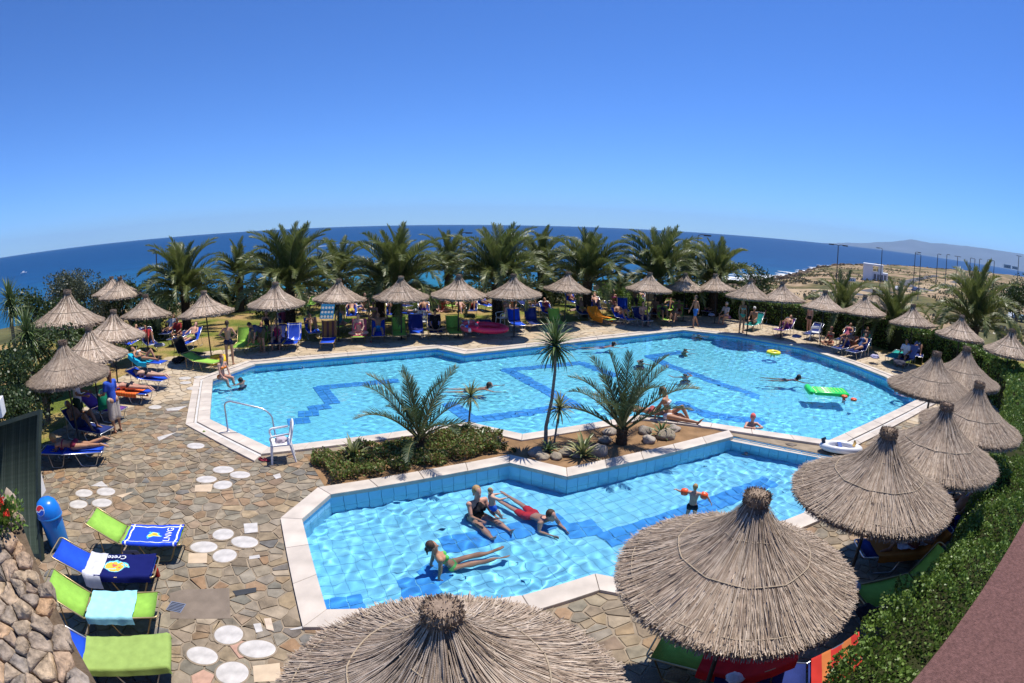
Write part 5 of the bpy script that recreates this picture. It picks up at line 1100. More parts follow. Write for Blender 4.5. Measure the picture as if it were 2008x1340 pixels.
# ================================================================== people
def rcone(mb, a, b, ra, rb, flat=1., fax=None, n=12):
    """closed round-ended tapered limb from a to b; flat squeezes the section along fax"""
    a, b = Vector(a), Vector(b); d = b-a; L_ = max(d.length, 1e-4); d = d/L_
    u = (fax-d*fax.dot(d)).normalized() if fax is not None and (fax-d*fax.dot(d)).length > .05 else d.orthogonal().normalized(); v = d.cross(u); V = []; rings = []
    for k in range(1, 5): q = math.pi/2*(1-k/4); rings.append((-ra*math.sin(q), ra*math.cos(q)))
    for k in range(0, 4): q = math.pi/2*k/4; rings.append((L_+rb*math.sin(q), rb*math.cos(q)))
    for s, r in rings:
        for i in range(n): t = 2*math.pi*i/n; V.append(a+d*s+(u*math.cos(t)*flat+v*math.sin(t))*r)
    V += [a-d*ra, b+d*rb]; m = len(rings); k0 = m*n
    mb.add(V, [(i*n+j, i*n+(j+1)%n, (i+1)*n+(j+1)%n, (i+1)*n+j) for i in range(m-1) for j in range(n)]+[(k0, (j+1)%n, j) for j in range(n)]+[(k0+1, (m-1)*n+j, (m-1)*n+(j+1)%n) for j in range(n)])
def ellip(mb, c, ax, n=14):
    V = []; 
    for i in range(1, 9):
        p = math.pi*i/9
        for j in range(n): t = 2*math.pi*j/n; V.append(c+ax[0]*math.sin(p)*math.cos(t)+ax[1]*math.sin(p)*math.sin(t)+ax[2]*math.cos(p))
    V += [c+ax[2], c-ax[2]]; k0 = 8*n
    mb.add(V, [(i*n+j, (i+1)*n+j, (i+1)*n+(j+1)%n, i*n+(j+1)%n) for i in range(7) for j in range(n)]+[(k0, j, (j+1)%n) for j in range(n)]+[(k0+1, 7*n+(j+1)%n, 7*n+j) for j in range(n)])
def remesh(mb, name, vox, it=5):
    me = mesh(name, mb.v, mb.f); o = bpy.data.objects.new(name, me); TMP.collection.objects.link(o)
    r = o.modifiers.new('r', 'REMESH'); r.mode = 'VOXEL'; r.voxel_size = vox; r.use_smooth_shade = True
    s = o.modifiers.new('s', 'SMOOTH'); s.factor = .5; s.iterations = it
    out = bpy.data.meshes.new_from_object(o.evaluated_get(tmp_dg())); bpy.data.objects.remove(o); out.name = name; out.shade_smooth(); return out
def V3(*a): return Vector(a)
def N3(a): return Vector(a).normalized()
class Pose:
    """joint directions -> joints. fwd: chest direction, up: spine direction"""
    def __init__(s, pel, up, fwd, th, sh, ua, fa, face=None, hup=None, feet=None):
        s.pel = Vector(pel); s.up = N3(up); f = Vector(fwd); s.fwd = (f-s.up*f.dot(s.up)).normalized(); s.lat = s.fwd.cross(s.up)
        s.neck = s.pel+s.up*.50; s.hup = N3(hup) if hup else s.up; s.head = s.neck+s.up*.05+s.hup*.12; f = Vector(face) if face else s.fwd; s.face = (f-s.hup*f.dot(s.hup)*.8).normalized()
        s.hip = [s.pel+s.lat*k*.095-s.up*.02 for k in (-1, 1)]; s.sho = [s.neck+s.lat*k*.175-s.up*.045 for k in (-1, 1)]
        s.knee = [h+N3(d)*.42 for h, d in zip(s.hip, th)]; s.ank = [k+N3(d)*.41 for k, d in zip(s.knee, sh)]; s.elb = [h+N3(d)*.28 for h, d in zip(s.sho, ua)]; s.wri = [e+N3(d)*.245 for e, d in zip(s.elb, fa)]
        s.fad = [N3(d) for d in fa]; s.feet = [N3(d) for d in (feet or [(k*.15, 1, -.05) for k in (-1, 1)])]
def fingers(mb, w, d, pn, side):
    """five bent tapered fingers rooted in the palm; pn palm normal, side towards the thumb"""
    for k in range(4):
        b = w+d*.085+side*(.030-.020*k); L_ = (.062, .072, .068, .052)[k]; d1 = (d+pn*.15).normalized(); d2 = (d+pn*.7).normalized()
        mb.tube([b-d*.02, b+d1*L_*.5, b+d1*L_*.5+d2*L_*.5], [.0095, .0085, .006], 6)
    b = w+d*.035+side*.03; mb.tube([b-side*.01, b+(d*.6+side*.8).normalized()*.035, b+(d*.9+side*.5+pn*.3).normalized()*.065], [.011, .010, .007], 6)
def body_mesh(p, fem, vox, chub=1.):
    mb = MB(); c = chub; w_ = p.pel+p.up*.20; ch = p.pel+p.up*.36
    rcone(mb, p.pel-p.up*.02-p.lat*.05, p.pel-p.up*.02+p.lat*.05, .115*c, .115*c, .85, p.fwd); rcone(mb, p.pel+p.up*.02, w_, .125*c, (.10 if fem else .118)*c, .78, p.fwd)
    rcone(mb, w_, ch, (.102 if fem else .12)*c, (.125 if fem else .145)*c, .72, p.fwd); rcone(mb, ch-p.lat*.05+p.up*.03, ch+p.lat*.05+p.up*.03, .10*c, .10*c, .85, p.fwd); rcone(mb, p.sho[0], p.sho[1], .056*c, .056*c)
    if fem:
        for k in (-1, 1): ellip(mb, ch+p.lat*k*.07+p.fwd*.085-p.up*.02, [p.lat*.058, p.fwd*.058, p.up*.058])
    for k in (0, 1):
        sg = (-1, 1)[k]; ellip(mb, p.hip[k]-p.fwd*.05+p.up*.0, [p.lat*.085, p.fwd*.085, p.up*.09])
        rcone(mb, p.hip[k], p.knee[k], (.088 if fem else .083)*c, .054*c); m = p.knee[k].lerp(p.ank[k], .32); rcone(mb, p.knee[k], m, .053*c, .056*c); rcone(mb, m, p.ank[k], .056*c, .034)
        f = p.feet[k]; d = N3(p.ank[k]-p.knee[k]); heel = p.ank[k]+d*.035-f*.035; rcone(mb, heel, p.ank[k]+d*.045+f*.10, .035, .030); rcone(mb, p.ank[k]+d*.045+f*.08, p.ank[k]+d*.055+f*.165, .038, .022, .6, d)
        rcone(mb, p.sho[k], p.elb[k], (.044 if fem else .052)*c, .036*c); rcone(mb, p.elb[k], p.elb[k].lerp(p.wri[k], .3), .036*c, .038*c); rcone(mb, p.elb[k].lerp(p.wri[k], .3), p.wri[k], .038*c, .025)
        pn = -p.lat*sg; side = p.fwd; sd = (side-p.fad[k]*side.dot(p.fad[k])); sd = sd.normalized() if sd.length > .1 else p.up; pn = p.fad[k].cross(sd)*(-sg)
        rcone(mb, p.wri[k]+p.fad[k]*.02, p.wri[k]+p.fad[k]*.085, .028, .034, .45, pn)
    rcone(mb, p.neck-p.up*.03, p.head-p.hup*.05, .056, .05); lat = p.face.cross(p.hup).normalized()
    ellip(mb, p.head+p.hup*.015-p.face*.008, [lat*.077, p.face*.096, p.hup*.108]); ellip(mb, p.head-p.hup*.055+p.face*.028, [lat*.056, p.face*.058, p.hup*.06])
    ellip(mb, p.head-p.hup*.012+p.face*.096, [lat*.014, p.face*.022, p.hup*.024])
    for k in (-1, 1): ellip(mb, p.head+lat*k*.08-p.hup*.008-p.face*.005, [lat*.012, p.face*.022, p.hup*.032])
    me = remesh(mb, 'body', vox); fb = MB()
    for k in (0, 1):
        sg = (-1, 1)[k]; side = p.fwd; sd = (side-p.fad[k]*side.dot(p.fad[k])); sd = sd.normalized() if sd.length > .1 else p.up; fingers(fb, p.wri[k], p.fad[k], p.fad[k].cross(sd)*(-sg), sd)
    bm = bmesh.new(); bm.from_mesh(me); tmp = mesh('t', fb.v, fb.f); bm.from_mesh(tmp); bm.to_mesh(me); bm.free(); bpy.data.meshes.remove(tmp); me.shade_smooth(); return me
def wear_mesh(p, kind, fem, chub=1.):
    mb = MB(); c = chub; w_ = p.pel+p.up*.20; ch = p.pel+p.up*.36; e = .012
    def pelvis(e, top=.06): rcone(mb, p.pel-p.up*.02-p.lat*.05, p.pel-p.up*.02+p.lat*.05, .115*c+e, .115*c+e, .86, p.fwd); rcone(mb, p.pel-p.up*.01, p.pel+p.up*top, .122*c+e, .115*c+e, .82, p.fwd); [ellip(mb, p.hip[k]-p.fwd*.05, [p.lat*(.085+e), p.fwd*(.085+e), p.up*(.085+e)]) for k in (0, 1)]
    if kind == 'shorts':
        pelvis(.014, .05)
        for k in (0, 1): rcone(mb, p.hip[k], p.hip[k].lerp(p.knee[k], .55), .10*c, .088*c)
    elif kind == 'trunks':
        pelvis(.010, .02)
        for k in (0, 1): rcone(mb, p.hip[k], p.hip[k].lerp(p.knee[k], .16), .092*c, .088*c)
    elif kind == 'bottom': pelvis(.009, -.005)
    elif kind == 'top':
        for k in (-1, 1): ellip(mb, ch+p.lat*k*.07+p.fwd*.09-p.up*.02, [p.lat*.062, p.fwd*.058, p.up*.055])
        q = ch-p.up*.035; V = []
        rcone(mb, q-p.up*.006, q+p.up*.006, .138*c, .138*c, .76, p.fwd) if False else mb.torus(1, .16, 28, 8, Matrix.Translation(q) @ Matrix((p.lat*.118*c, p.fwd*.092*c, p.up*.13)).transposed().to_4x4())
    elif kind == 'onepiece': pelvis(.014, .08); rcone(mb, p.pel, w_, .145*c, .122*c, .84, p.fwd); rcone(mb, w_, ch-p.up*.01, .122*c, .142*c, .80, p.fwd); [ellip(mb, ch+p.lat*k*.07+p.fwd*.09-p.up*.02, [p.lat*.070, p.fwd*.070, p.up*.070]) for k in (-1, 1)]
    elif kind == 'shirt':
        rcone(mb, p.pel+p.up*.0, w_, .148*c, .138*c, .84, p.fwd); rcone(mb, w_, ch, .138*c, .158*c, .78, p.fwd); rcone(mb, ch-p.lat*.06+p.up*.04, ch+p.lat*.06+p.up*.04, .11*c, .11*c, .9, p.fwd); rcone(mb, p.sho[0], p.sho[1], .07, .07)
        for k in (0, 1): rcone(mb, p.sho[k], p.sho[k].lerp(p.elb[k], .6), .066, .062)
    elif kind == 'skirt':
        rcone(mb, p.pel+p.up*.05, p.pel, .125*c, .14*c, .85, p.fwd)
        for k in (0, 1): rcone(mb, p.hip[k], p.hip[k].lerp(p.knee[k], 1.1), .115*c, .11*c)
        rcone(mb, p.pel-p.up*.1, (p.knee[0]+p.knee[1])/2, .13, .13, .8, p.fwd)
    elif kind in ('hair', 'longhair', 'cap', 'bun'):
        lat = p.face.cross(p.hup).normalized(); o = .006 if kind == 'cap' else 0
        ellip(mb, p.head+p.hup*.030-p.face*.024, [lat*(.089+o), p.face*(.098+o), p.hup*(.102+o)])
        if kind != 'cap': ellip(mb, p.head+p.hup*.0-p.face*.055, [lat*.075, p.face*.058, p.hup*.09])
        if kind == 'longhair': rcone(mb, p.head-p.face*.06, p.neck-p.fwd*.075-p.up*.10, .066, .04, .6, p.face); 
        if kind == 'bun': ellip(mb, p.head-p.face*.11-p.hup*.03, [lat*.04, p.face*.045, p.hup*.04]); rcone(mb, p.head-p.face*.11-p.hup*.04, p.head-p.face*.13-p.hup*.15, .03, .015)
    return remesh(mb, kind, .012 if kind == 'top' else .016, 3)
_pb = {}
def tint(o, m):
    if not o.data.materials: o.data.materials.append(m)
    o.material_slots[0].link = 'OBJECT'; o.material_slots[0].material = m
SK = {'pale': (.52,.33,.24), 'pink': (.52,.28,.20), 'tan': (.42,.22,.13), 'brown': (.29,.145,.08), 'dark': (.25,.12,.065)}
HC = {'black': (.012,.010,.010), 'brown': (.055,.028,.014), 'red': (.16,.045,.02), 'blond': (.40,.25,.10), 'grey': (.35,.33,.31), 'white': (.6,.58,.55)}
WN = {'shorts': 'swim_shorts', 'trunks': 'swim_trunks', 'bottom': 'bikini_bottom', 'top': 'bikini_top', 'onepiece': 'swimsuit', 'shirt': 'shirt', 'skirt': 'skirt', 'hair': 'hair', 'longhair': 'hair', 'bun': 'hair', 'cap': 'cap'}
POSES = {}
def person(pose, loc, rz, label, fem=False, skin='tan', hair=('hair', 'brown'), wear=(), sc=1., chub=1., vox=.016, group='bathers', tilt=None):
    p = POSES[pose]; t = thing('person', label, 'person', loc, rz, group); t.scale = (sc,)*3
    if tilt: t.rotation_euler = (tilt[0], tilt[1], rz)
    k = (pose, fem, chub)
    if k not in _pb: _pb[k] = body_mesh(p, fem, vox, chub)
    wet = loc[2] < -.02; b = link('body', _pb[k], t); b.cycles.is_caustics_receiver = wet; tint(b, plain(SK[skin], kind='skin'))
    for kind, col in [(hair[0], HC.get(hair[1], hair[1]))]+list(wear):
        kk = (pose, kind, fem, chub)
        if kk not in _pb: _pb[kk] = wear_mesh(p, kind, fem, chub)
        ob_ = link(WN[kind], _pb[kk], t); ob_.cycles.is_caustics_receiver = wet; tint(ob_, plain(col, kind='hair' if kind in ('hair', 'longhair', 'bun') else 'cloth'))
    return t
lr = lambda x, y, z: [(-x, y, z), (x, y, z)]
Z = .34
def reclp(a, th, sh, ua, fa, **k): c, s = math.cos(R(a)), math.sin(R(a)); return Pose((0, -.16, Z+.12), (0, -c, s), (0, s, c), th, sh, ua, fa, **k)
UPF = [(0, .3, 1), (0, .3, 1)]
POSES.update({
 'stand': Pose((0,0,.915), (0,.02,1), (0,1,0), lr(.05,.03,-1), lr(.0,-.04,-1), lr(.18,-.06,-1), lr(.02,.22,-1)),
 'hold': Pose((0,0,.915), (0,.04,1), (0,1,0), lr(.05,.03,-1), lr(.0,-.04,-1), lr(.18,.15,-1), lr(-.1,.9,-.25), face=(0,1,-.3)),
 'hips': Pose((0,0,.915), (0,.0,1), (0,1,0), lr(.06,.03,-1), lr(.0,-.04,-1), lr(.6,-.2,-.75), lr(-.75,.25,-.5)),
 'headup': Pose((0,0,.915), (0,.0,1), (0,1,0), lr(.06,.03,-1), lr(.0,-.04,-1), [(-.2,.1,-1),(.7,.35,.6)], [(0,.4,-1),(-.75,-.1,.5)]),
 'walk': Pose((0,0,.89), (0,.06,1), (0,1,0), [(-.04,.42,-1),(.04,-.22,-1)], [(0,.02,-1),(0,-.55,-1)], [(-.15,-.35,-1),(.15,.25,-1)], [(0,.05,-1),(0,.6,-1)]),
 'bend': Pose((0,-.1,.90), (0,.85,.45), (0,.45,-.85), lr(.06,.12,-1), lr(0,-.1,-1), lr(.1,.3,-1), lr(0,.25,-1)),
 'recl': reclp(45, lr(.10,1,.02), lr(.0,1,-.06), lr(.35,.75,-.35), lr(-.2,1,-.1), feet=UPF),
 'knees': reclp(40, [(-.08,.72,.70),(.08,.78,.62)], [(0,.50,-.86),(0,.55,-.83)], lr(.35,.6,-.5), lr(-.5,.8,.25)),
 'knee1': reclp(28, [(-.08,.72,.70),(.08,1,.05)], [(0,.50,-.86),(0,1,-.05)], lr(.45,.6,-.35), lr(-.4,.9,.1), feet=[(0,1,-.1),(0,.3,1)]),
 'armsup': reclp(50, lr(.16,.95,.2), [(-.1,.9,-.5),(.1,.9,-.5)], lr(.9,-.1,.35), lr(-.55,-.55,.45), feet=UPF),
 'cross': Pose((0,.1,Z+.11), (0,.06,1), (0,1,0), lr(.75,.75,-.05), [(.85,.15,-.12),(-.85,.25,-.12)], lr(.22,.3,-1), lr(-.25,.8,-.5), face=(0,1,-.15), feet=[(.3,.8,0),(-.3,.8,0)]),
 'sitfeet': Pose((0,.1,Z+.11), (0,.1,1), (0,1,0), lr(.16,1,.06), lr(.0,.15,-1), lr(.2,.45,-1), lr(-.2,.9,-.3)),
 'prone': Pose((0,.05,Z+.11), (0,-1,.02), (0,.0,-1), lr(.09,1,-.01), lr(.02,1,.02), lr(.6,-.75,-.05), lr(-.55,-.75,-.1), face=(.8,-.1,-.5), feet=[(0,.8,-.5)]*2),
 'pronex': Pose((0,.05,Z+.11), (0,-.97,.18), (0,.0,-1), lr(.06,1,-.02), [(.22,1,.10),(-.22,1,.22)], lr(.45,-.45,-.75), lr(-.2,-.95,.0), face=(0,-1,-.3), hup=(0,-.5,.85), feet=[(0,.8,-.3)]*2),
 'waterside': Pose((0,-.1,.10), (0,-.30,.95), (0,1,.2), [(-.05,.78,.62),(.10,1,-.02)], [(.02,.55,-.83),(.05,1,-.04)], lr(.12,-.55,-.85), lr(.05,-.12,-1), face=(0,1,.05), feet=[(0,1,-.15),(0,.6,.8)]),
 'edgesit': Pose((0,0,.11), (0,.14,1), (0,1,0), lr(.12,1,-.05), lr(.0,.15,-1), lr(.15,.3,-1), lr(-.2,.6,-.9)),
 'swim': Pose((0,-.55,-.24), (0,.93,.36), (0,.36,-.93), lr(.14,-1,-.10), lr(.05,-1,.05), lr(.55,.75,-.2), lr(.1,1,.1), face=(0,1,.05), hup=(0,.1,1), feet=[(0,-.9,-.4)]*2),
 'float': Pose((0,0,-.62), (0,.1,1), (0,1,0), lr(.1,.1,-1), lr(0,-.1,-1), lr(.75,.5,-.35), lr(.1,1,.05), face=(0,1,0)),
 'mother': Pose((0,0,.11), (0,.05,1), (0,1,0), lr(.20,1,.12), lr(.04,1,-.10), lr(.15,.5,-.9), lr(-.25,1,.15), face=(0,1,-.45), feet=UPF),
 'baby': Pose((0,0,.915), (0,-.1,1), (0,1,0), lr(.14,.55,-.9), lr(.0,.3,-1), [(-.5,.6,-.5),(.6,.7,-.1)], [(-.1,1,0),(.1,1,.25)], face=(0,1,0)),
 'plank': Pose((0,0,.20), (0,-.55,.83), (0,.83,.55), lr(.06,1,.06), [(-.03,1,.02),(.06,1,.02)], lr(.18,-.10,-1), lr(.05,-.06,-1), face=(.1,1,-.2), hup=(0,-.2,1), feet=[(0,.8,.3)]*2),
 'propped': Pose((0,-.2,.13), (0,.93,.38), (0,.38,-.93), lr(.06,-1,.10), lr(.03,-1,.08), lr(.25,.25,-.95), lr(-.35,.95,-.05), face=(0,1,-.1), hup=(0,.1,1), feet=[(0,-.9,.2)]*2),
 'armsout': Pose((0,0,.915), (0,.0,1), (0,1,0), lr(.07,.03,-1), lr(.0,-.04,-1), [(-1,.1,-.12),(.9,.1,-.30)], [(-.7,.75,-.2),(.55,.2,-.9)]),
 'folded': Pose((0,-.28,-.52), (0,.18,1), (0,1,0), lr(.08,-.3,-1), lr(.0,-.4,-1), lr(.45,.9,-.15), [(.95,.12,-.02),(-.95,.16,.02)], face=(.0,1,-.25), hup=(0,.15,1)),
})
def on(key, pose, label, **k):
    L_, r_, b = BR[key]; return person(pose, (L_[0], L_[1], .014+k.pop('dz', .0)), r_+k.pop('drz', 0), label, **k)
def dirz(px, py, qx, qy): a, b = g(px, py), g(qx, qy); d = b-a; return rz_dir(d.x, d.y)
KF = -.583
# --- paddling pool
p = g(936,1000,ZW_KID); person('mother', (p.x-.02, p.y+.05, KF), dirz(936,1000,1020,1060), 'woman in black swimsuit sitting in the paddling pool holding a baby', True, 'pink', ('bun','blond'), [('onepiece',(.015,.015,.018))], 1., 1.08, .013)
p = g(968,1004,ZW_KID); person('baby', (p.x-.02, p.y+.0, KF+.08), dirz(968,1000,1040,990), 'baby with pale hair in blue swim nappy before the woman in black', False, 'pale', ('hair','blond'), [('trunks',(.02,.12,.55))], .50, 1.35, .016)
p = g(872,1098,ZW_KID); person('plank', (p.x+.10, p.y+.05, KF), dirz(872,1090,1005,1062), 'girl in a striped green bikini propped on her arms in the paddling pool', True, 'tan', ('bun','brown'), [('top',(.10,.45,.10)),('bottom',(.10,.42,.12))], .92, 1., .013)
p = g(1062,1008,ZW_KID); person('propped', (p.x-.05, p.y+.0, KF+.05), dirz(990,955,1100,1012), 'man in red swim shorts floating on his stomach in the paddling pool', False, 'pink', ('hair','brown'), [('shorts',(.62,.03,.03))], 1., 1., .013)
p = g(1356,1004,ZW_KID); bo = person('armsout', (p.x, p.y, KF), R(-25), 'small blond boy with orange armbands standing in the paddling pool', False, 'pink', ('hair','blond'), [('trunks',(.02,.02,.025))], .60, 1.05, .018)
P = POSES['armsout']
for k in (0, 1):
    ab = thing('armband', ('orange armband on the left arm of the small boy', 'orange armband on the right arm of the small boy')[k], 'armband', bo.location, bo.rotation_euler.z, 'orange armbands'); ab.scale = (.60,)*3; m = P.sho[k].lerp(P.elb[k], .55); d = N3(P.elb[k]-P.sho[k]); q = d.to_track_quat('Z','Y').to_matrix().to_4x4()
    MB().tube([m-d*.115, m-d*.10, m-d*.05, m+d*.05, m+d*.10, m+d*.115], [.06,.10,.122,.122,.10,.06], 14).build('tube', plain((.80,.10,.02),kind='plastic'), ab, True); MB().torus(.122, .009, 18, 6, Matrix.Translation(m) @ q).build('seam', plain((.85,.16,.05),kind='plastic'), ab, True)
p = g(1464,880,ZW_KID); person('float', (p.x, p.y, ZW_KID-.33), R(170), 'child with a pink patterned cap at the divider in the paddling pool', True, 'pink', ('cap',(.68,.16,.18)), [('onepiece',(.55,.05,.12))], .62, 1.05)
# --- big pool
p = g(1479,846,.03); person('folded', (p.x+.05, p.y+.20, .17), R(180)-.15, 'girl with a pink cap resting her folded arms on the pool divider', True, 'pink', ('cap',(.75,.16,.14)), [('top',(.05,.05,.06))], .86)
p = g(1322,824,.05); person('waterside', (p.x-.05, p.y+.08, .06), R(-118), 'woman in a white bikini sitting on the pool edge, one knee bent', True, 'tan', ('bun','brown'), [('top',(.72,.70,.68)),('bottom',(.70,.68,.68))], 1., 1., .013)
p = g(1268,818,.05); person('prone', (p.x+.10, p.y+.16, -.26), R(-115), 'person lying behind the seated woman in the white bikini', True, 'tan', ('hair','brown'), [('bottom',(.4,.1,.1))], .95)
for px, py, pose, rz, sc, sk, hr, wr, fem, lab in [(962,760,'swim',R(-85),1.,'pink',('hair','brown'),[('shorts',(.1,.1,.14))],False,'dark-haired swimmer alone in the middle of the big pool'),(1205,678,'swim',R(-75),1.,'pink',('hair','black'),[('trunks',(.05,.05,.1))],False,'swimmer with dark hair near the far edge of the pool'),
  (1256,708,'float',R(-60),1.,'tan',('hair','black'),[('shorts',(.03,.05,.2))],False,'man standing chest-deep behind the right young palm'),(1342,685,'float',R(-95),1.,'tan',('hair','brown'),[('top',(.2,.3,.2)),('bottom',(.2,.3,.2))],True,'swimmer stretching an arm forward near the far right edge'),
  (1345,735,'float',R(15),1.,'tan',('hair','brown'),[('shorts',(.02,.05,.1))],False,'bather seen from behind right of the young palm'),(1370,657,'float',R(-40),.95,'tan',('hair','brown'),[('trunks',(.1,.02,.05))],False,'bather at the far corner below the walking man'),(1568,744,'swim',R(-105),1.,'brown',('bun','black'),[('top',(.03,.03,.04)),('bottom',(.03,.03,.04))],True,'dark-haired swimmer pushing the green air mattress'),
  (1516,692,'float',R(140),.6,'pink',('cap',(.55,.60,.25)),[('trunks',(.1,.2,.4))],False,'child with a yellow-green cap inside the yellow ring'),(1656,779,'float',R(80),.5,'tan',('hair','red'),[('shirt',(.72,.08,.02))],False,'toddler in an orange swim vest beside the green mattress')]:
    p = g(px, py, ZW_MAIN); person(pose, (p.x, p.y, ZW_MAIN-(.16 if pose == 'float' else .02)*sc+(.04 if sc < .7 else 0)), rz, lab, fem, sk, hr, wr, sc)
for k, (dx, dy) in enumerate([(.16, .1), (.30, -.14)]): ring(1656+k*18, 778+k*6, -.02, .07, .05, (.80,.11,.03), ('orange armband of the toddler beside the mattress, left one','orange armband of the toddler beside the mattress, right one')[k], name='armband', cat='armband')
# --- pool corner at the left
p = g(436,744,.05); person('edgesit', (p.x, p.y, .05), R(-108), 'woman in an orange bikini sitting on the pool edge at the left corner', True, 'pink', ('longhair','red'), [('bottom',(.75,.20,.03)),('top',(.75,.20,.03))], .98)
p = g(474,748,ZW_MAIN); person('float', (p.x, p.y, ZW_MAIN-.04), R(80), 'man in the water at the left corner facing the woman in orange', False, 'pink', ('hair','black'), [('shorts',(.02,.02,.03))], 1.)
p = g(452,716); person('hips', (p.x, p.y, .016), R(15), 'man in dark swim trunks standing with hands on hips by the pool', False, 'tan', ('hair','brown'), [('trunks',(.02,.025,.06))], 1.)
# --- left deck
wmn = g(232,848); person('hold', (wmn.x, wmn.y, .016), R(80), 'standing woman with blue top and beige skirt holding a green bag', True, 'tan', ('longhair','red'), [('shirt',(.04,.10,.50)),('skirt',(.52,.45,.38))], 1.)
bag = thing('beach_bag', 'green cloth bag held by the standing woman at the left', 'bag', (wmn.x-.42, wmn.y+.02, .62), R(70)); MB().add([(-.20,-.05,0),(.20,-.05,0),(.13,-.03,.42),(-.13,-.03,.42),(-.20,.05,0),(.20,.05,0),(.13,.03,.42),(-.13,.03,.42),(0,-.09,.16),(0,.09,.16)],[(0,1,8),(1,2,8),(2,3,8),(3,0,8),(4,9,5),(5,9,6),(6,9,7),(7,9,4),(0,4,5,1),(1,5,6,2),(3,7,4,0)]).build('sack', plain((.01,.22,.13)), bag, True); MB().tube([(-.1,0,.42),(-.06,0,.54),(.06,0,.54),(.1,0,.42)], .012, 6).build('handle', plain((.01,.18,.10)), bag, True)
p = g(165,850); person('hold', (p.x, p.y, .016), R(-60), 'standing man in a white shirt and dark green shorts under the large left parasol', False, 'brown', ('hair','black'), [('shirt',(.62,.62,.66)),('shorts',(.02,.05,.03))], 1.05)
BR['L5'], BR['L6'], BR['L6b'], BR['L7'], BR['L8'], BR['L9'] = (L5,r5,4),(L6,r6,45),(L6b,r6b,30),(L7,r7,6),(L8,r8,22),(L9,r9,30)
on('L5','pronex','woman in a dark red bikini lying on her stomach, ankles crossed', fem=True, skin='tan', hair=('hair','blond'), wear=[('bottom',(.25,.03,.06)),('top',(.25,.03,.06))], vox=.014)
on('L6','knees','heavy-set man reclining in the shade of the large left parasol', skin='brown', hair=('hair','grey'), wear=[('shorts',(.03,.05,.14))], chub=1.15)
on('L7','prone','sunbather in a dark bikini bottom lying face down on the orange towel', fem=True, skin='pink', hair=('hair','brown'), wear=[('bottom',(.02,.02,.03))], dz=.03)
on('L8','prone','sunbather lying face down on the blue lounger behind the orange towel', fem=True, skin='pale', hair=('longhair','brown'), wear=[('bottom',(.02,.02,.03))], dz=.02)
on('L9','knee1','woman in a white bikini reclining on the turquoise towel, knee raised', fem=True, skin='tan', hair=('hair','brown'), wear=[('top',(.7,.68,.62)),('bottom',(.1,.1,.1))], dz=.02)
# --- back row
S_ = [('b','recl','person in dark clothes leaning back behind the bending man',0,'brown',('hair','black'),[('shirt',(.05,.05,.07))]),('c','sitfeet','woman in pink and black sitting in the shade left of the patterned towel',1,'pink',('hair','black'),[('onepiece',(.35,.03,.10))]),
 ('f','cross','woman wrapped in pink sitting cross-legged on the pink towel',1,'pale',('hair','black'),[('top',(.7,.15,.22))]),('h','armsup','man in light blue shorts reclining with arms behind his head',0,'tan',('hair','grey'),[('shorts',(.05,.28,.50))]),
 ('k','cross','person in black reading on the dark lounger',0,'tan',('cap',(.02,.02,.02)),[('shirt',(.012,.012,.014)),('shorts',(.02,.02,.02))]),('s','knees','sunbather with bent knees right of the orange towel',0,'tan',('hair','brown'),[('trunks',(.05,.1,.4))]),
 ('t','sitfeet','person in purple-blue shorts sitting near the end palm',0,'pink',('hair','black'),[('shorts',(.08,.07,.2))]),('u','knees','sunbather on the lime lounger near the end palm',1,'brown',('hair','black'),[('onepiece',(.03,.03,.04))]),
 ('v','recl','sunbather on the lime lounger left of the walking man',0,'tan',('hair','brown'),[('shorts',(.3,.03,.03))]),('w','recl','sunbather in the shade on the purple lounger',1,'tan',('hair','brown'),[('onepiece',(.25,.07,.25))]),
 ('x','sitfeet','person with a white hat sitting on the green lounger at the hedge',0,'tan',('cap',(.68,.64,.58)),[('trunks',(.1,.1,.1))]),('y','knees','sunbather with purple wrap in the shade of the low parasol',0,'tan',('hair','black'),[('shorts',(.2,.05,.2))]),
 ('A','knees','person reclining at the hedge with an orange towel',0,'brown',('hair','brown'),[('shorts',(.05,.06,.2))]),('B','recl','person in dark blue reclining at the hedge right of the orange towel',1,'tan',('hair','black'),[('onepiece',(.04,.08,.2))]),('E','sitfeet','person in white top and dark trousers near the pool corner parasol',0,'brown',('hair','black'),[('shirt',(.6,.6,.62)),('shorts',(.02,.02,.03))]),
 ('H','recl','sunbather on the blue lawn lounger behind the parasol pole',0,'pink',('hair','brown'),[('shorts',(.5,.4,.1))]),('I','prone','pale sunbather lying flat on the lawn lounger',1,'pale',('hair','brown'),[('bottom',(.6,.6,.6))]),('J','recl','sunbather in red on the lawn lounger, white cap',1,'tan',('cap',(.75,.75,.73)),[('onepiece',(.45,.03,.04))]),
 ('K','sitfeet','bather sitting on the dark lounger of the lawn behind the centre',1,'tan',('hair','brown'),[('bottom',(.6,.55,.5)),('top',(.6,.55,.5))]),('L','knees','sunbather behind the orange towel, knees bent',0,'tan',('hair','blond'),[('shorts',(.3,.2,.1))]),('Q','recl','sunbather right of the twin palm trunks',0,'pink',('hair','brown'),[('trunks',(.1,.3,.5))]),
 ('O','knees','person in the dark cluster at the left palm trunk',0,'brown',('hair','black'),[('shirt',(.25,.02,.02))]),('G','recl','sunbather on the blue lounger under the palms',0,'tan',('hair','white'),[('shorts',(.1,.1,.3))]),('R4','recl','person reclining in the parasol shade on the blue lounger',0,'brown',('hair','black'),[('shorts',(.2,.05,.1))]),('R3','knee1','sunbather lying in deep parasol shade on the brown towel',1,'dark',('hair','brown'),[('bottom',(.2,.05,.05))])]
for key, pose, lab, fem, sk, hr, wr in S_: on(key, pose, lab, fem=bool(fem), skin=sk, hair=hr, wear=wr, dz=.012)
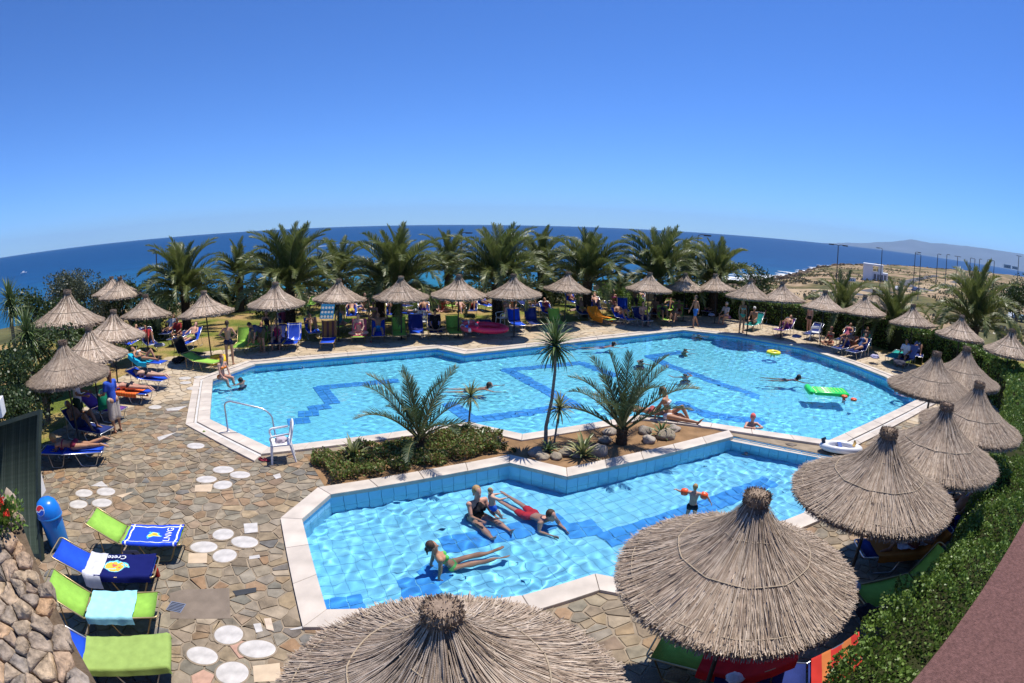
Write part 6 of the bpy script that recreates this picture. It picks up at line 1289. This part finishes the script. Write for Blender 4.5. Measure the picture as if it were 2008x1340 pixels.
for px, py, pose, rz, sk, hr, wr, fem, lab, sc in [(512,692,'bend',R(150),'tan',('hair','black'),[('shirt',(.05,.06,.12)),('shorts',(.1,.09,.05))],0,'person bending forward in the shade beside the lime lounger',1.),(1362,642,'walk',R(105),'tan',('hair','black'),[('shorts',(.05,.18,.50))],0,'man in blue shorts walking along the far pool edge',1.),
  (1453,653,'stand',R(-170),'tan',('longhair','blond'),[('bottom',(.10,.45,.30)),('top',(.3,.45,.4))],1,'woman in a green bikini standing at the far pool edge',1.),(1243,618,'headup',R(160),'brown',('hair','black'),[('shorts',(.04,.04,.05))],0,'dark figure standing with hand to head by the stone wall',1.),
  (1585,655,'stand',R(100),'pink',('hair','brown'),[('trunks',(.02,.02,.02))],0,'person standing in sunlight before the dark hedge',1.),(735,640,'sitfeet',R(180),'pink',('hair','black'),[('bottom',(.4,.05,.05)),('top',(.5,.4,.1))],1,'woman sitting before the twin palm trunks',1.),(905,612,'knees',R(200),'pink',('hair','brown'),[('trunks',(.05,.2,.5))],0,'sunbather with raised knees on the lawn under the palms',1.),
  (870,610,'cross',R(170),'pink',('cap',(.8,.8,.8)),[('onepiece',(.5,.03,.05))],1,'woman in red with a white cap sitting on the lawn',1.),(1320,640,'knees',R(150),'brown',('hair','black'),[('shorts',(.15,.1,.1))],0,'person crouching at the far pool edge left of the walking man',.9),(1425,636,'sitfeet',R(120),'tan',('cap',(.7,.6,.5)),[('shirt',(.55,.5,.48))],0,'person with a straw hat sitting behind the standing woman',1.),
  (1630,676,'cross',R(110),'tan',('hair','red'),[('top',(.5,.05,.05)),('bottom',(.5,.05,.05))],1,'person in red sitting against the hedge right of the white chair',1.),(1005,606,'cross',R(180),'tan',('hair','red'),[('top',(.4,.1,.1))],1,'bather sitting on the lawn behind the central trunk',1.),(1135,612,'recl',R(120),'pale',('hair','blond'),[('shorts',(.5,.45,.4))],0,'pale sunbather lying behind the orange towel',1.)]:
    p = g(px, py); person(pose, (p.x, p.y, .016-(.33 if pose in ('cross','knees','recl') and sc == 1. else 0)), rz, lab, bool(fem), sk, hr, wr, sc)

# --- more of the crowd on the lawn and behind the far loungers
for i, (px, py, col, pose, sk, hr, wr, fem, lab) in enumerate([
 (1152,628,NAVY,'recl','tan',('hair','brown'),[('shorts',(.4,.3,.1))],0,'sunbather reclining just behind the orange towel'),(1178,618,BLUE,'knees','pink',('hair','black'),[('trunks',(.1,.1,.3))],0,'sunbather with knees up behind the orange towel lounger'),
 (1210,612,NAVY,'cross','tan',('hair','blond'),[('top',(.5,.1,.3)),('bottom',(.5,.1,.3))],1,'woman in pink sitting in front of the end bush'),(1285,628,NAVY,'sitfeet','brown',('hair','black'),[('shorts',(.3,.05,.05))],0,'person in red shorts in the shade of the end palm'),
 (1312,620,LIME,'knee1','tan',('hair','brown'),[('shorts',(.05,.1,.3))],0,'sunbather with one knee raised under the end palm'),(1345,616,BLUE,'recl','pink',('cap',(.7,.7,.7)),[('onepiece',(.05,.2,.4))],1,'sunbather with a white cap behind the walking man'),
 (1405,620,NAVY,'knees','brown',('hair','black'),[('shirt',(.3,.1,.3))],0,'person in a purple shirt reclining right of the walking man'),(1130,604,BLUE,'recl','pink',('hair','brown'),[('trunks',(.3,.05,.05))],0,'sunbather beside the palm trunk behind the dark-capped parasol'),
 (1075,618,NAVY,'prone','pink',('hair','brown'),[('bottom',(.5,.4,.1))],1,'sunbather face down on the lawn behind the dragon tree crown'),(1035,604,NAVY,'sitfeet','tan',('hair','black'),[('shorts',(.02,.02,.05))],0,'person in dark shorts on the lawn behind the dragon tree crown'),
 (930,622,NAVY,'knees','tan',('hair','brown'),[('shorts',(.35,.03,.03))],0,'sunbather in red shorts under the palm left of the centre'),(955,612,BLUE,'recl','brown',('hair','black'),[('trunks',(.05,.05,.1))],0,'sunbather in the trunk shade behind the pink swim ring'),
 (715,622,NAVY,'cross','pink',('longhair','brown'),[('top',(.1,.1,.1)),('bottom',(.1,.1,.1))],1,'woman in black sitting left of the twin trunks'),(770,630,BLUE,'knees','tan',('hair','black'),[('shorts',(.1,.2,.1))],0,'sunbather between the twin trunks'),
 (555,655,NAVY,'recl','brown',('hair','black'),[('shirt',(.3,.05,.08))],0,'person in dark red behind the patterned towel'),(520,668,LIME,'cross','tan',('hair','black'),[('onepiece',(.02,.02,.03))],1,'woman in black behind the bending person'),
 (325,668,NAVY,'recl','tan',('hair','brown'),[('shirt',(.5,.5,.55))],0,'person in white top in the cluster at the left palm trunk'),(345,680,NAVY,'sitfeet','brown',('hair','black'),[('shirt',(.3,.03,.03))],0,'person in red top sitting at the left palm trunk'),
 (610,668,BLUE,'knees','tan',('hair','brown'),[('shorts',(.4,.35,.1))],0,'sunbather between the patterned and the brown towels'),(668,655,LIME,'cross','pink',('longhair','black'),[('onepiece',(.1,.3,.4))],1,'woman in teal sitting behind the parasol pole left of the pink towel'),(835,632,NAVY,'recl','tan',('hair','grey'),[('shorts',(.1,.05,.3))],0,'grey-haired sunbather behind the white armchair'),(1000,632,LIME,'knees','pink',('hair','blond'),[('trunks',(.5,.1,.05))],0,'blond sunbather by the pole of the central parasol'),(1085,630,BLUE,'recl','tan',('hair','black'),[('onepiece',(.4,.05,.1))],1,'woman in red left of the orange towel'),(1255,606,NAVY,'recl','tan',('hair','brown'),[('shorts',(.2,.3,.1))],0,'sunbather left of the end palm trunk'),(1490,636,NAVY,'knees','tan',('hair','brown'),[('shorts',(.1,.15,.3))],0,'sunbather behind the green lounger at the hedge'),(1650,680,NAVY,'recl','brown',('hair','black'),[('onepiece',(.4,.1,.15))],1,'woman in dark pink at the hedge left of the orange towel'),(365,690,BLUE,'recl','pink',('hair','brown'),[('shorts',(.3,.3,.1))],0,'sunbather left of the black lounger under the palm'),(250,690,BLUE,'knees','tan',('hair','black'),[('shorts',(.1,.1,.4))],0,'sunbather in shade behind the turquoise towel'),
 (1690,690,TEAL,'recl','tan',('hair','brown'),[('shorts',(.3,.3,.35))],0,'person lying back at the hedge between the orange and purple towels'),(1795,712,NAVY,'knees','tan',('hair','grey'),[('shirt',(.15,.2,.4))],0,'person in a blue top near the pool corner parasol')]):
    d_ = (.25, -.97) if px < 1250 else (-.75, -.65) if px > 1420 else (-.2, -.98)
    L_, r_ = lg_from((px, py), None, d_); r_ += random.uniform(-.25, .25); BR['x%d' % i] = (L_, r_, 45)
    lounger_at(L_, r_, col, 6 if pose in ('prone', 'cross', 'sitfeet') else 45, 'lounger under the '+lab, col == LIME); on('x%d' % i, pose, lab, fem=bool(fem), skin=sk, hair=hr, wear=wr, dz=.012)
# ================================================================== beyond the garden: road, lamps, buildings, coast
M_asph = pm('asphalt', (.085,.085,.09), .9, .15, .3, spec=.15); M_sand = pm('sandy_verge', (.33,.25,.16), .95, .2, .2, spec=.05); M_rockc = pm('coast_rock', (.16,.12,.085), .95, .4, .25, 1., 1., .05)
def strip(name, pts, wd, m, up, n=60, kind='structure'):
    P = [Vector((q.x, q.y, 0)) for q in pts]; V = []; k = 0; fine = []
    for i in range(len(P)-1):
        for s in range(12): fine.append(P[i].lerp(P[i+1], s/12))
    fine.append(P[-1])
    for it in range(6): fine = [fine[0]]+[(fine[i-1]+fine[i]*2+fine[i+1])/4 for i in range(1, len(fine)-1)]+[fine[-1]]
    for i, c in enumerate(fine):
        d = (fine[min(i+1, len(fine)-1)]-fine[max(i-1, 0)]).normalized(); nn = Vector((-d.y, d.x, 0))
        zc = max(terrain(c.x+nn.x*wd*u, c.y+nn.y*wd*u) for u in (-.5, -.25, 0, .25, .5))
        for u in (-.5, .5): q = c+nn*wd*u; V.append((q.x, q.y, zc+up))
        for u in (.52, -.52): q = c+nn*wd*u; V.append((q.x, q.y, zc-2.5))
    Fc = []
    for i in range(len(fine)-1):
        a, b = i*4, i*4+4; Fc += [(a, a+1, b+1, b), (a+1, a+2, b+2, b+1), (a+3, a, b, b+3)]
    return setp(link(name, mesh(name, V, Fc, m), None), kind=kind)
rd = [hit(1440,600), hit(1560,580), hit(1680,577), hit(1790,573), hit(1860,560), hit(1905,548), hit(1935,538), hit(1945,533)]
strip('verge', rd, 13, M_sand, .12); strip('road', rd, 8, M_asph, .16)
strip('side_road', [hit(1790,566), hit(1770,556), hit(1800,548), hit(1835,541)], 5, M_asph, .14)
M_lamp = pm('lamp_steel', (.06,.065,.07), .5, .1, 3.)
def lamp(px, pt, h, dbl, label, side=1):
    # distance from the apparent height of the post
    d = None; dd = h
    lo, hi = 35., 900.
    for _ in range(40):
        mid = (lo*hi)**.5; p = at_dist(px, pt, mid); lo, hi = (lo, mid) if p.z-h < terrain(p.x, p.y) - .2 and False else (lo, hi); break
    p = at_dist(px, pt, dbl[1]); z0 = min(terrain(p.x, p.y), p.z-3); t = thing('street_lamp', label, 'street lamp', (p.x, p.y, z0), R(-30), 'street lamps along the coast road'); H_ = p.z-z0
    s = dbl[1]/95; r = .10*max(1, s*.8)
    MB().tube([(0,0,0),(0,0,H_-.4)], [r, r*.7], 8).build('post', M_lamp, t, True)
    for k in ((-1, 1) if dbl[0] else (side,)):
        MB().tube([(0,0,H_-.5),*arc((0,0,H_-.3),(0,0,H_),(k*.6,0,H_)),(k*1.3,0,H_-.02)], r*.55, 6).build('arm', M_lamp, t, True); MB().box(k*1.2-.45, k*1.2+.45, -.16, .16, H_-.16, H_+.02).build('lamp_head', M_lamp, t)
for px, pt, d, dbl, lab in [(1644,480,94,1,'tall double-armed street lamp left of the white building'),(1730,487,150,0,'street lamp in front of the white building'),(1795,494,150,0,'street lamp right of the white building, left of a close pair'),(1806,499,155,0,'street lamp right of the white building, right of a close pair'),(1839,498,240,0,'street lamp standing clear against the bay'),(1857,499,260,0,'street lamp next on from the one against the bay'),(1878,503,250,1,'double-armed street lamp before the far road'),(1903,506,330,0,'far street lamp left of the big palm top'),(1912,508,420,0,'thin far street lamp above the big palm'),(1921,508,330,0,'far street lamp above the big palm, second'),(1937,509,360,0,'far street lamp above the big palm, third'),(1950,512,300,0,'far street lamp by the white car'),(1998,502,300,1,'double street lamp near the right edge'),(1369,460,70,0,'street lamp rising behind the rightmost back palm'),(905,456,75,0,'lamp post behind the central palm, only its top showing'),(306,489,70,0,'lamp behind the leftmost big palm'),(623,471,75,0,'lamp behind the tall broad palm')]:
    lamp(px, pt, 9., (dbl, d), lab, 1 if px % 2 else -1)
p = hit(1697,549); d0 = math.hypot(p.x, p.y); q = at_dist(1716, 549, d0); t = thing('white_building', 'low white flat-roofed building by the sea', 'building', (q.x, q.y, q.z-.8), R(-38)); wdt = d0*55/1106*.92; hgt = d0*30/1106
M_bw = plain((.74,.75,.77), .6, .05, 'paint'); M_dark = plain((.06,.07,.09), .5, .1, 'paint')
MB().box(-wdt*.5,-wdt*.12,-wdt*.3,wdt*.3,0,hgt).build('wall', M_bw, t); MB().box(-wdt*.12,wdt*.5,-wdt*.22,wdt*.3,0,hgt*.62).build('wall', M_bw, t); MB().box(-wdt*.52,wdt*.3,-wdt*.32,wdt*.32,hgt,hgt*1.1).build('roof', M_bw, t)
for k in range(4): o = MB().box(-wdt*.06+k*wdt*.14,wdt*.03+k*wdt*.14,-wdt*.226,-wdt*.215,hgt*.12,hgt*.5).build('window', M_dark, t); MB().box(-wdt*.02+k*wdt*.14,-wdt*.01+k*wdt*.14,-wdt*.23,-wdt*.226,hgt*.12,hgt*.5).build('frame', M_bw, o)
MB().box(wdt*.1,wdt*.3,-wdt*.1,wdt*.2,hgt*.62,hgt*1.0).build('tower', M_bw, t)
for px, py, w_, lab in [(1975,526,14,'far pale house on the right skyline, left one'),(1990,528,11,'far house on the right skyline, right one'),(1670,552,16,'long low white shed near the shore')]:
    p = hit(px, py); d = math.hypot(p.x, p.y); u = d*w_/1106; t = thing('far_house', lab, 'house', p, R(-40), 'far houses'); MB().box(-u/2,u/2,-u*.3,u*.3,-1,u*.35).build('wall', M_bw if py > 540 else plain((.55,.42,.36),.7,.1,'paint'), t); MB().box(-u*.53,u*.53,-u*.33,u*.33,u*.35,u*.42).build('roof', plain((.4,.36,.34),.7,.1,'paint'), t)
    for k in range(3): MB().box(-u*.35+k*u*.26,-u*.22+k*u*.26,-u*.31,-u*.30,u*.08,u*.24).build('window', M_dark, t)
# parked and passing cars
def car(px, py, rz, col, label):
    p = hit(px, py); t = thing('car', label, 'car', (p.x, p.y, p.z+.15), rz, 'cars on the coast road'); pr = [(-2.1,.35),(-2.1,.85),(-1.5,.95),(-1.0,1.42),(.5,1.45),(1.15,.95),(2.0,.82),(2.1,.35)]; n = len(pr)
    MB().add([(x,-.85,z) for x, z in pr]+[(x,.85,z) for x, z in pr], [tuple(range(n)), tuple(range(2*n-1,n-1,-1))]+[(i,i+n,(i+1)%n+n,(i+1)%n) for i in range(n)]).build('body', plain(col,kind='plastic'), t)
    for sy in (-1, 1):
        MB().add([(-1.25,sy*.86,.98),(.95,sy*.86,.98),(.45,sy*.86,1.36),(-.95,sy*.86,1.34)],[(0,1,2,3)]).build('side_window', M_dark, t)
        for x in (-1.3, 1.3): MB().tube([(x,sy*.88,.33),(x,sy*.68,.33)], .33, 14).build('wheel', M_black, t, True)
for px, py, rz, col, lab in [(1796,574,R(20),(.03,.05,.12),'dark car on the coast road below the lamp pair'),(1762,572,R(25),(.6,.6,.6),'white car on the coast road left of the dark one'),(1937,541,R(60),(.7,.7,.7),'white car far away on the coast road'),(1985,628,R(10),(.55,.57,.6),'silver car parked behind the right palms'),(2002,632,R(10),(.1,.15,.14),'dark green car parked at the right edge')]: car(px, py, rz, col, lab)
# scrub on the land and rocks on the shore
rg = np.random.default_rng(77); P = []
for k in range(5200):
    a = rg.uniform(18, 66); d = 42+rg.random()**1.6*min(420., coast(a)-60); x, y = az_pt(R(a), d)
    if noise.noise((x*.03, y*.03, 8)) < -.02: continue
    r_ = rg.uniform(.25, .9)*(1+d/300); z = terrain(x, y); m = 9; v = rg.normal(0, 1, (m, 3)); v /= np.linalg.norm(v, axis=1)[:, None]; P.append(np.array([x, y, z+r_*.25])+v*np.array([r_, r_, r_*.5]))
P = np.concatenate(P); setp(leaves('scrub', P, np.tile([0,0,1.], (len(P),1)), .7, leaf_mat('dry_scrub', [(.13,.12,.06),(.10,.10,.05),(.17,.14,.075),(.08,.085,.04)]), 5), 'low dry scrub dotted over the coastal land', 'scrub', kind='stuff')
mb = MB(); 
for k in range(700):
    a = rg.uniform(21, 47); d = coast(a)+rg.normal(4, 12); x, y = az_pt(R(a), d); z = max(terrain(x, y), SEA-.3); r_ = rg.uniform(.6, 2.4); V = []
    for i in range(7): q = i*.9; V.append((x+r_*math.cos(q)*rg.uniform(.7,1.2), y+r_*math.sin(q)*rg.uniform(.7,1.2), z-.5))
    for i in range(7): q = i*.9; V.append((x+.6*r_*math.cos(q)*rg.uniform(.7,1.2), y+.6*r_*math.sin(q)*rg.uniform(.7,1.2), z+r_*rg.uniform(.2,.5)))
    mb.add(V, [(i,(i+1)%7,7+(i+1)%7,7+i) for i in range(7)]+[tuple(range(7,14))])
setp(mb.build('shore_rocks', M_rockc), 'dark rocks along the shore of the headland', 'rocks', kind='stuff')
mb = MB()
for k in range(420):
    a = rg.uniform(20, 40); d = coast(a)+rg.normal(18, 12)+(rg.random()**3)*25; x, y = az_pt(R(a), d); u = rg.uniform(1.2, 6); v = rg.uniform(.5, 1.6); n = 9
    mb.add([(x+u*math.cos(i*.7)*rg.uniform(.6,1.1)*math.cos(R(a))-v*math.sin(i*.7)*math.sin(R(a)), y-u*math.cos(i*.7)*math.sin(R(a))*.8-v*math.sin(i*.7), SEA+.12+.001*(k%40)) for i in range(n)], [tuple(range(n))])
setp(mb.build('surf', plain((.75,.78,.8))), 'white surf breaking on the headland rocks', 'surf', kind='stuff')
p = g(46,537,SEA); t = thing('motor_boat', 'small white boat far out at the left', 'boat', (p.x, p.y, SEA), R(60)); MB().add([(-3,-1,.1),(2,-1,.1),(3.6,0,.4),(2,1,.1),(-3,1,.1),(-3,-1.2,1),(2.2,-1.2,1.1),(4,0,1.4),(2.2,1.2,1.1),(-3,1.2,1)],[(0,1,6,5),(1,2,7,6),(2,3,8,7),(3,4,9,8),(4,0,5,9),(5,6,7,8,9)]).build('hull', M_bw, t); MB().box(-1.2,1.0,-.8,.8,1.0,2.2).build('cabin', M_bw, t)
a, b = g(622,484,SEA), g(690,479,SEA); d = b-a; n_ = Vector((-d.y, d.x, 0)).normalized(); mb = MB(); n = 24; V = []
for i in range(n+1): q = a+d*(i/n); w_ = .8+1.6*(1-i/n); V += [(q.x+n_.x*w_, q.y+n_.y*w_, SEA+.15), (q.x-n_.x*w_, q.y-n_.y*w_, SEA+.15)]
setp(mb.add(V, [(2*i,2*i+1,2*i+3,2*i+2) for i in range(n)]).build('boat_wake', plain((.6,.68,.75))), 'thin white wake line on the sea behind the palms', 'wake', kind='stuff')
# garden wall behind the end of the back row
p0, p1 = at_dist(1170,585,39), at_dist(1300,585,39.5); d = p1-p0; t = thing('stone_garden_wall', 'low pale stone wall behind the bushes at the end of the back row', 'wall', (p0.x, p0.y, 0), math.atan2(d.y, d.x)); L_ = math.hypot(d.x, d.y); rr = random.Random(4); x = 0
for row in range(4):
    x = -rr.random()*.3
    while x < L_: w_ = rr.uniform(.35,.8); MB().box(x+.01,x+w_-.01,-.2+rr.uniform(-.02,.02),.2,row*.3+.005,row*.3+.295).build('stone', M_flagpale, t); x += w_
# ================================================================== the hazy sea air
def haze():
    bm = bmesh.new(); bmesh.ops.create_cube(bm, size=1.0); me = bpy.data.meshes.new('haze'); bm.to_mesh(me); bm.free()
    m = bpy.data.materials.new('haze'); m.use_nodes = True; t = m.node_tree; t.nodes.clear(); o_ = t.nodes.new('ShaderNodeOutputMaterial'); v = t.nodes.new('ShaderNodeVolumePrincipled')
    v.inputs['Color'].default_value = (.50, .74, 1.0, 1); v.inputs['Density'].default_value = HAZE; v.inputs['Anisotropy'].default_value = .0; t.links.new(v.outputs[0], o_.inputs['Volume'])
    me.materials.append(m); o = link('haze', me, None, (0, 0, (1400-62)/2)); o.scale = (92000, 92000, 1400+62); return setp(o, kind='stuff')
HAZE = 2.2e-5
haze()
bpy.data.scenes.remove(TMP)
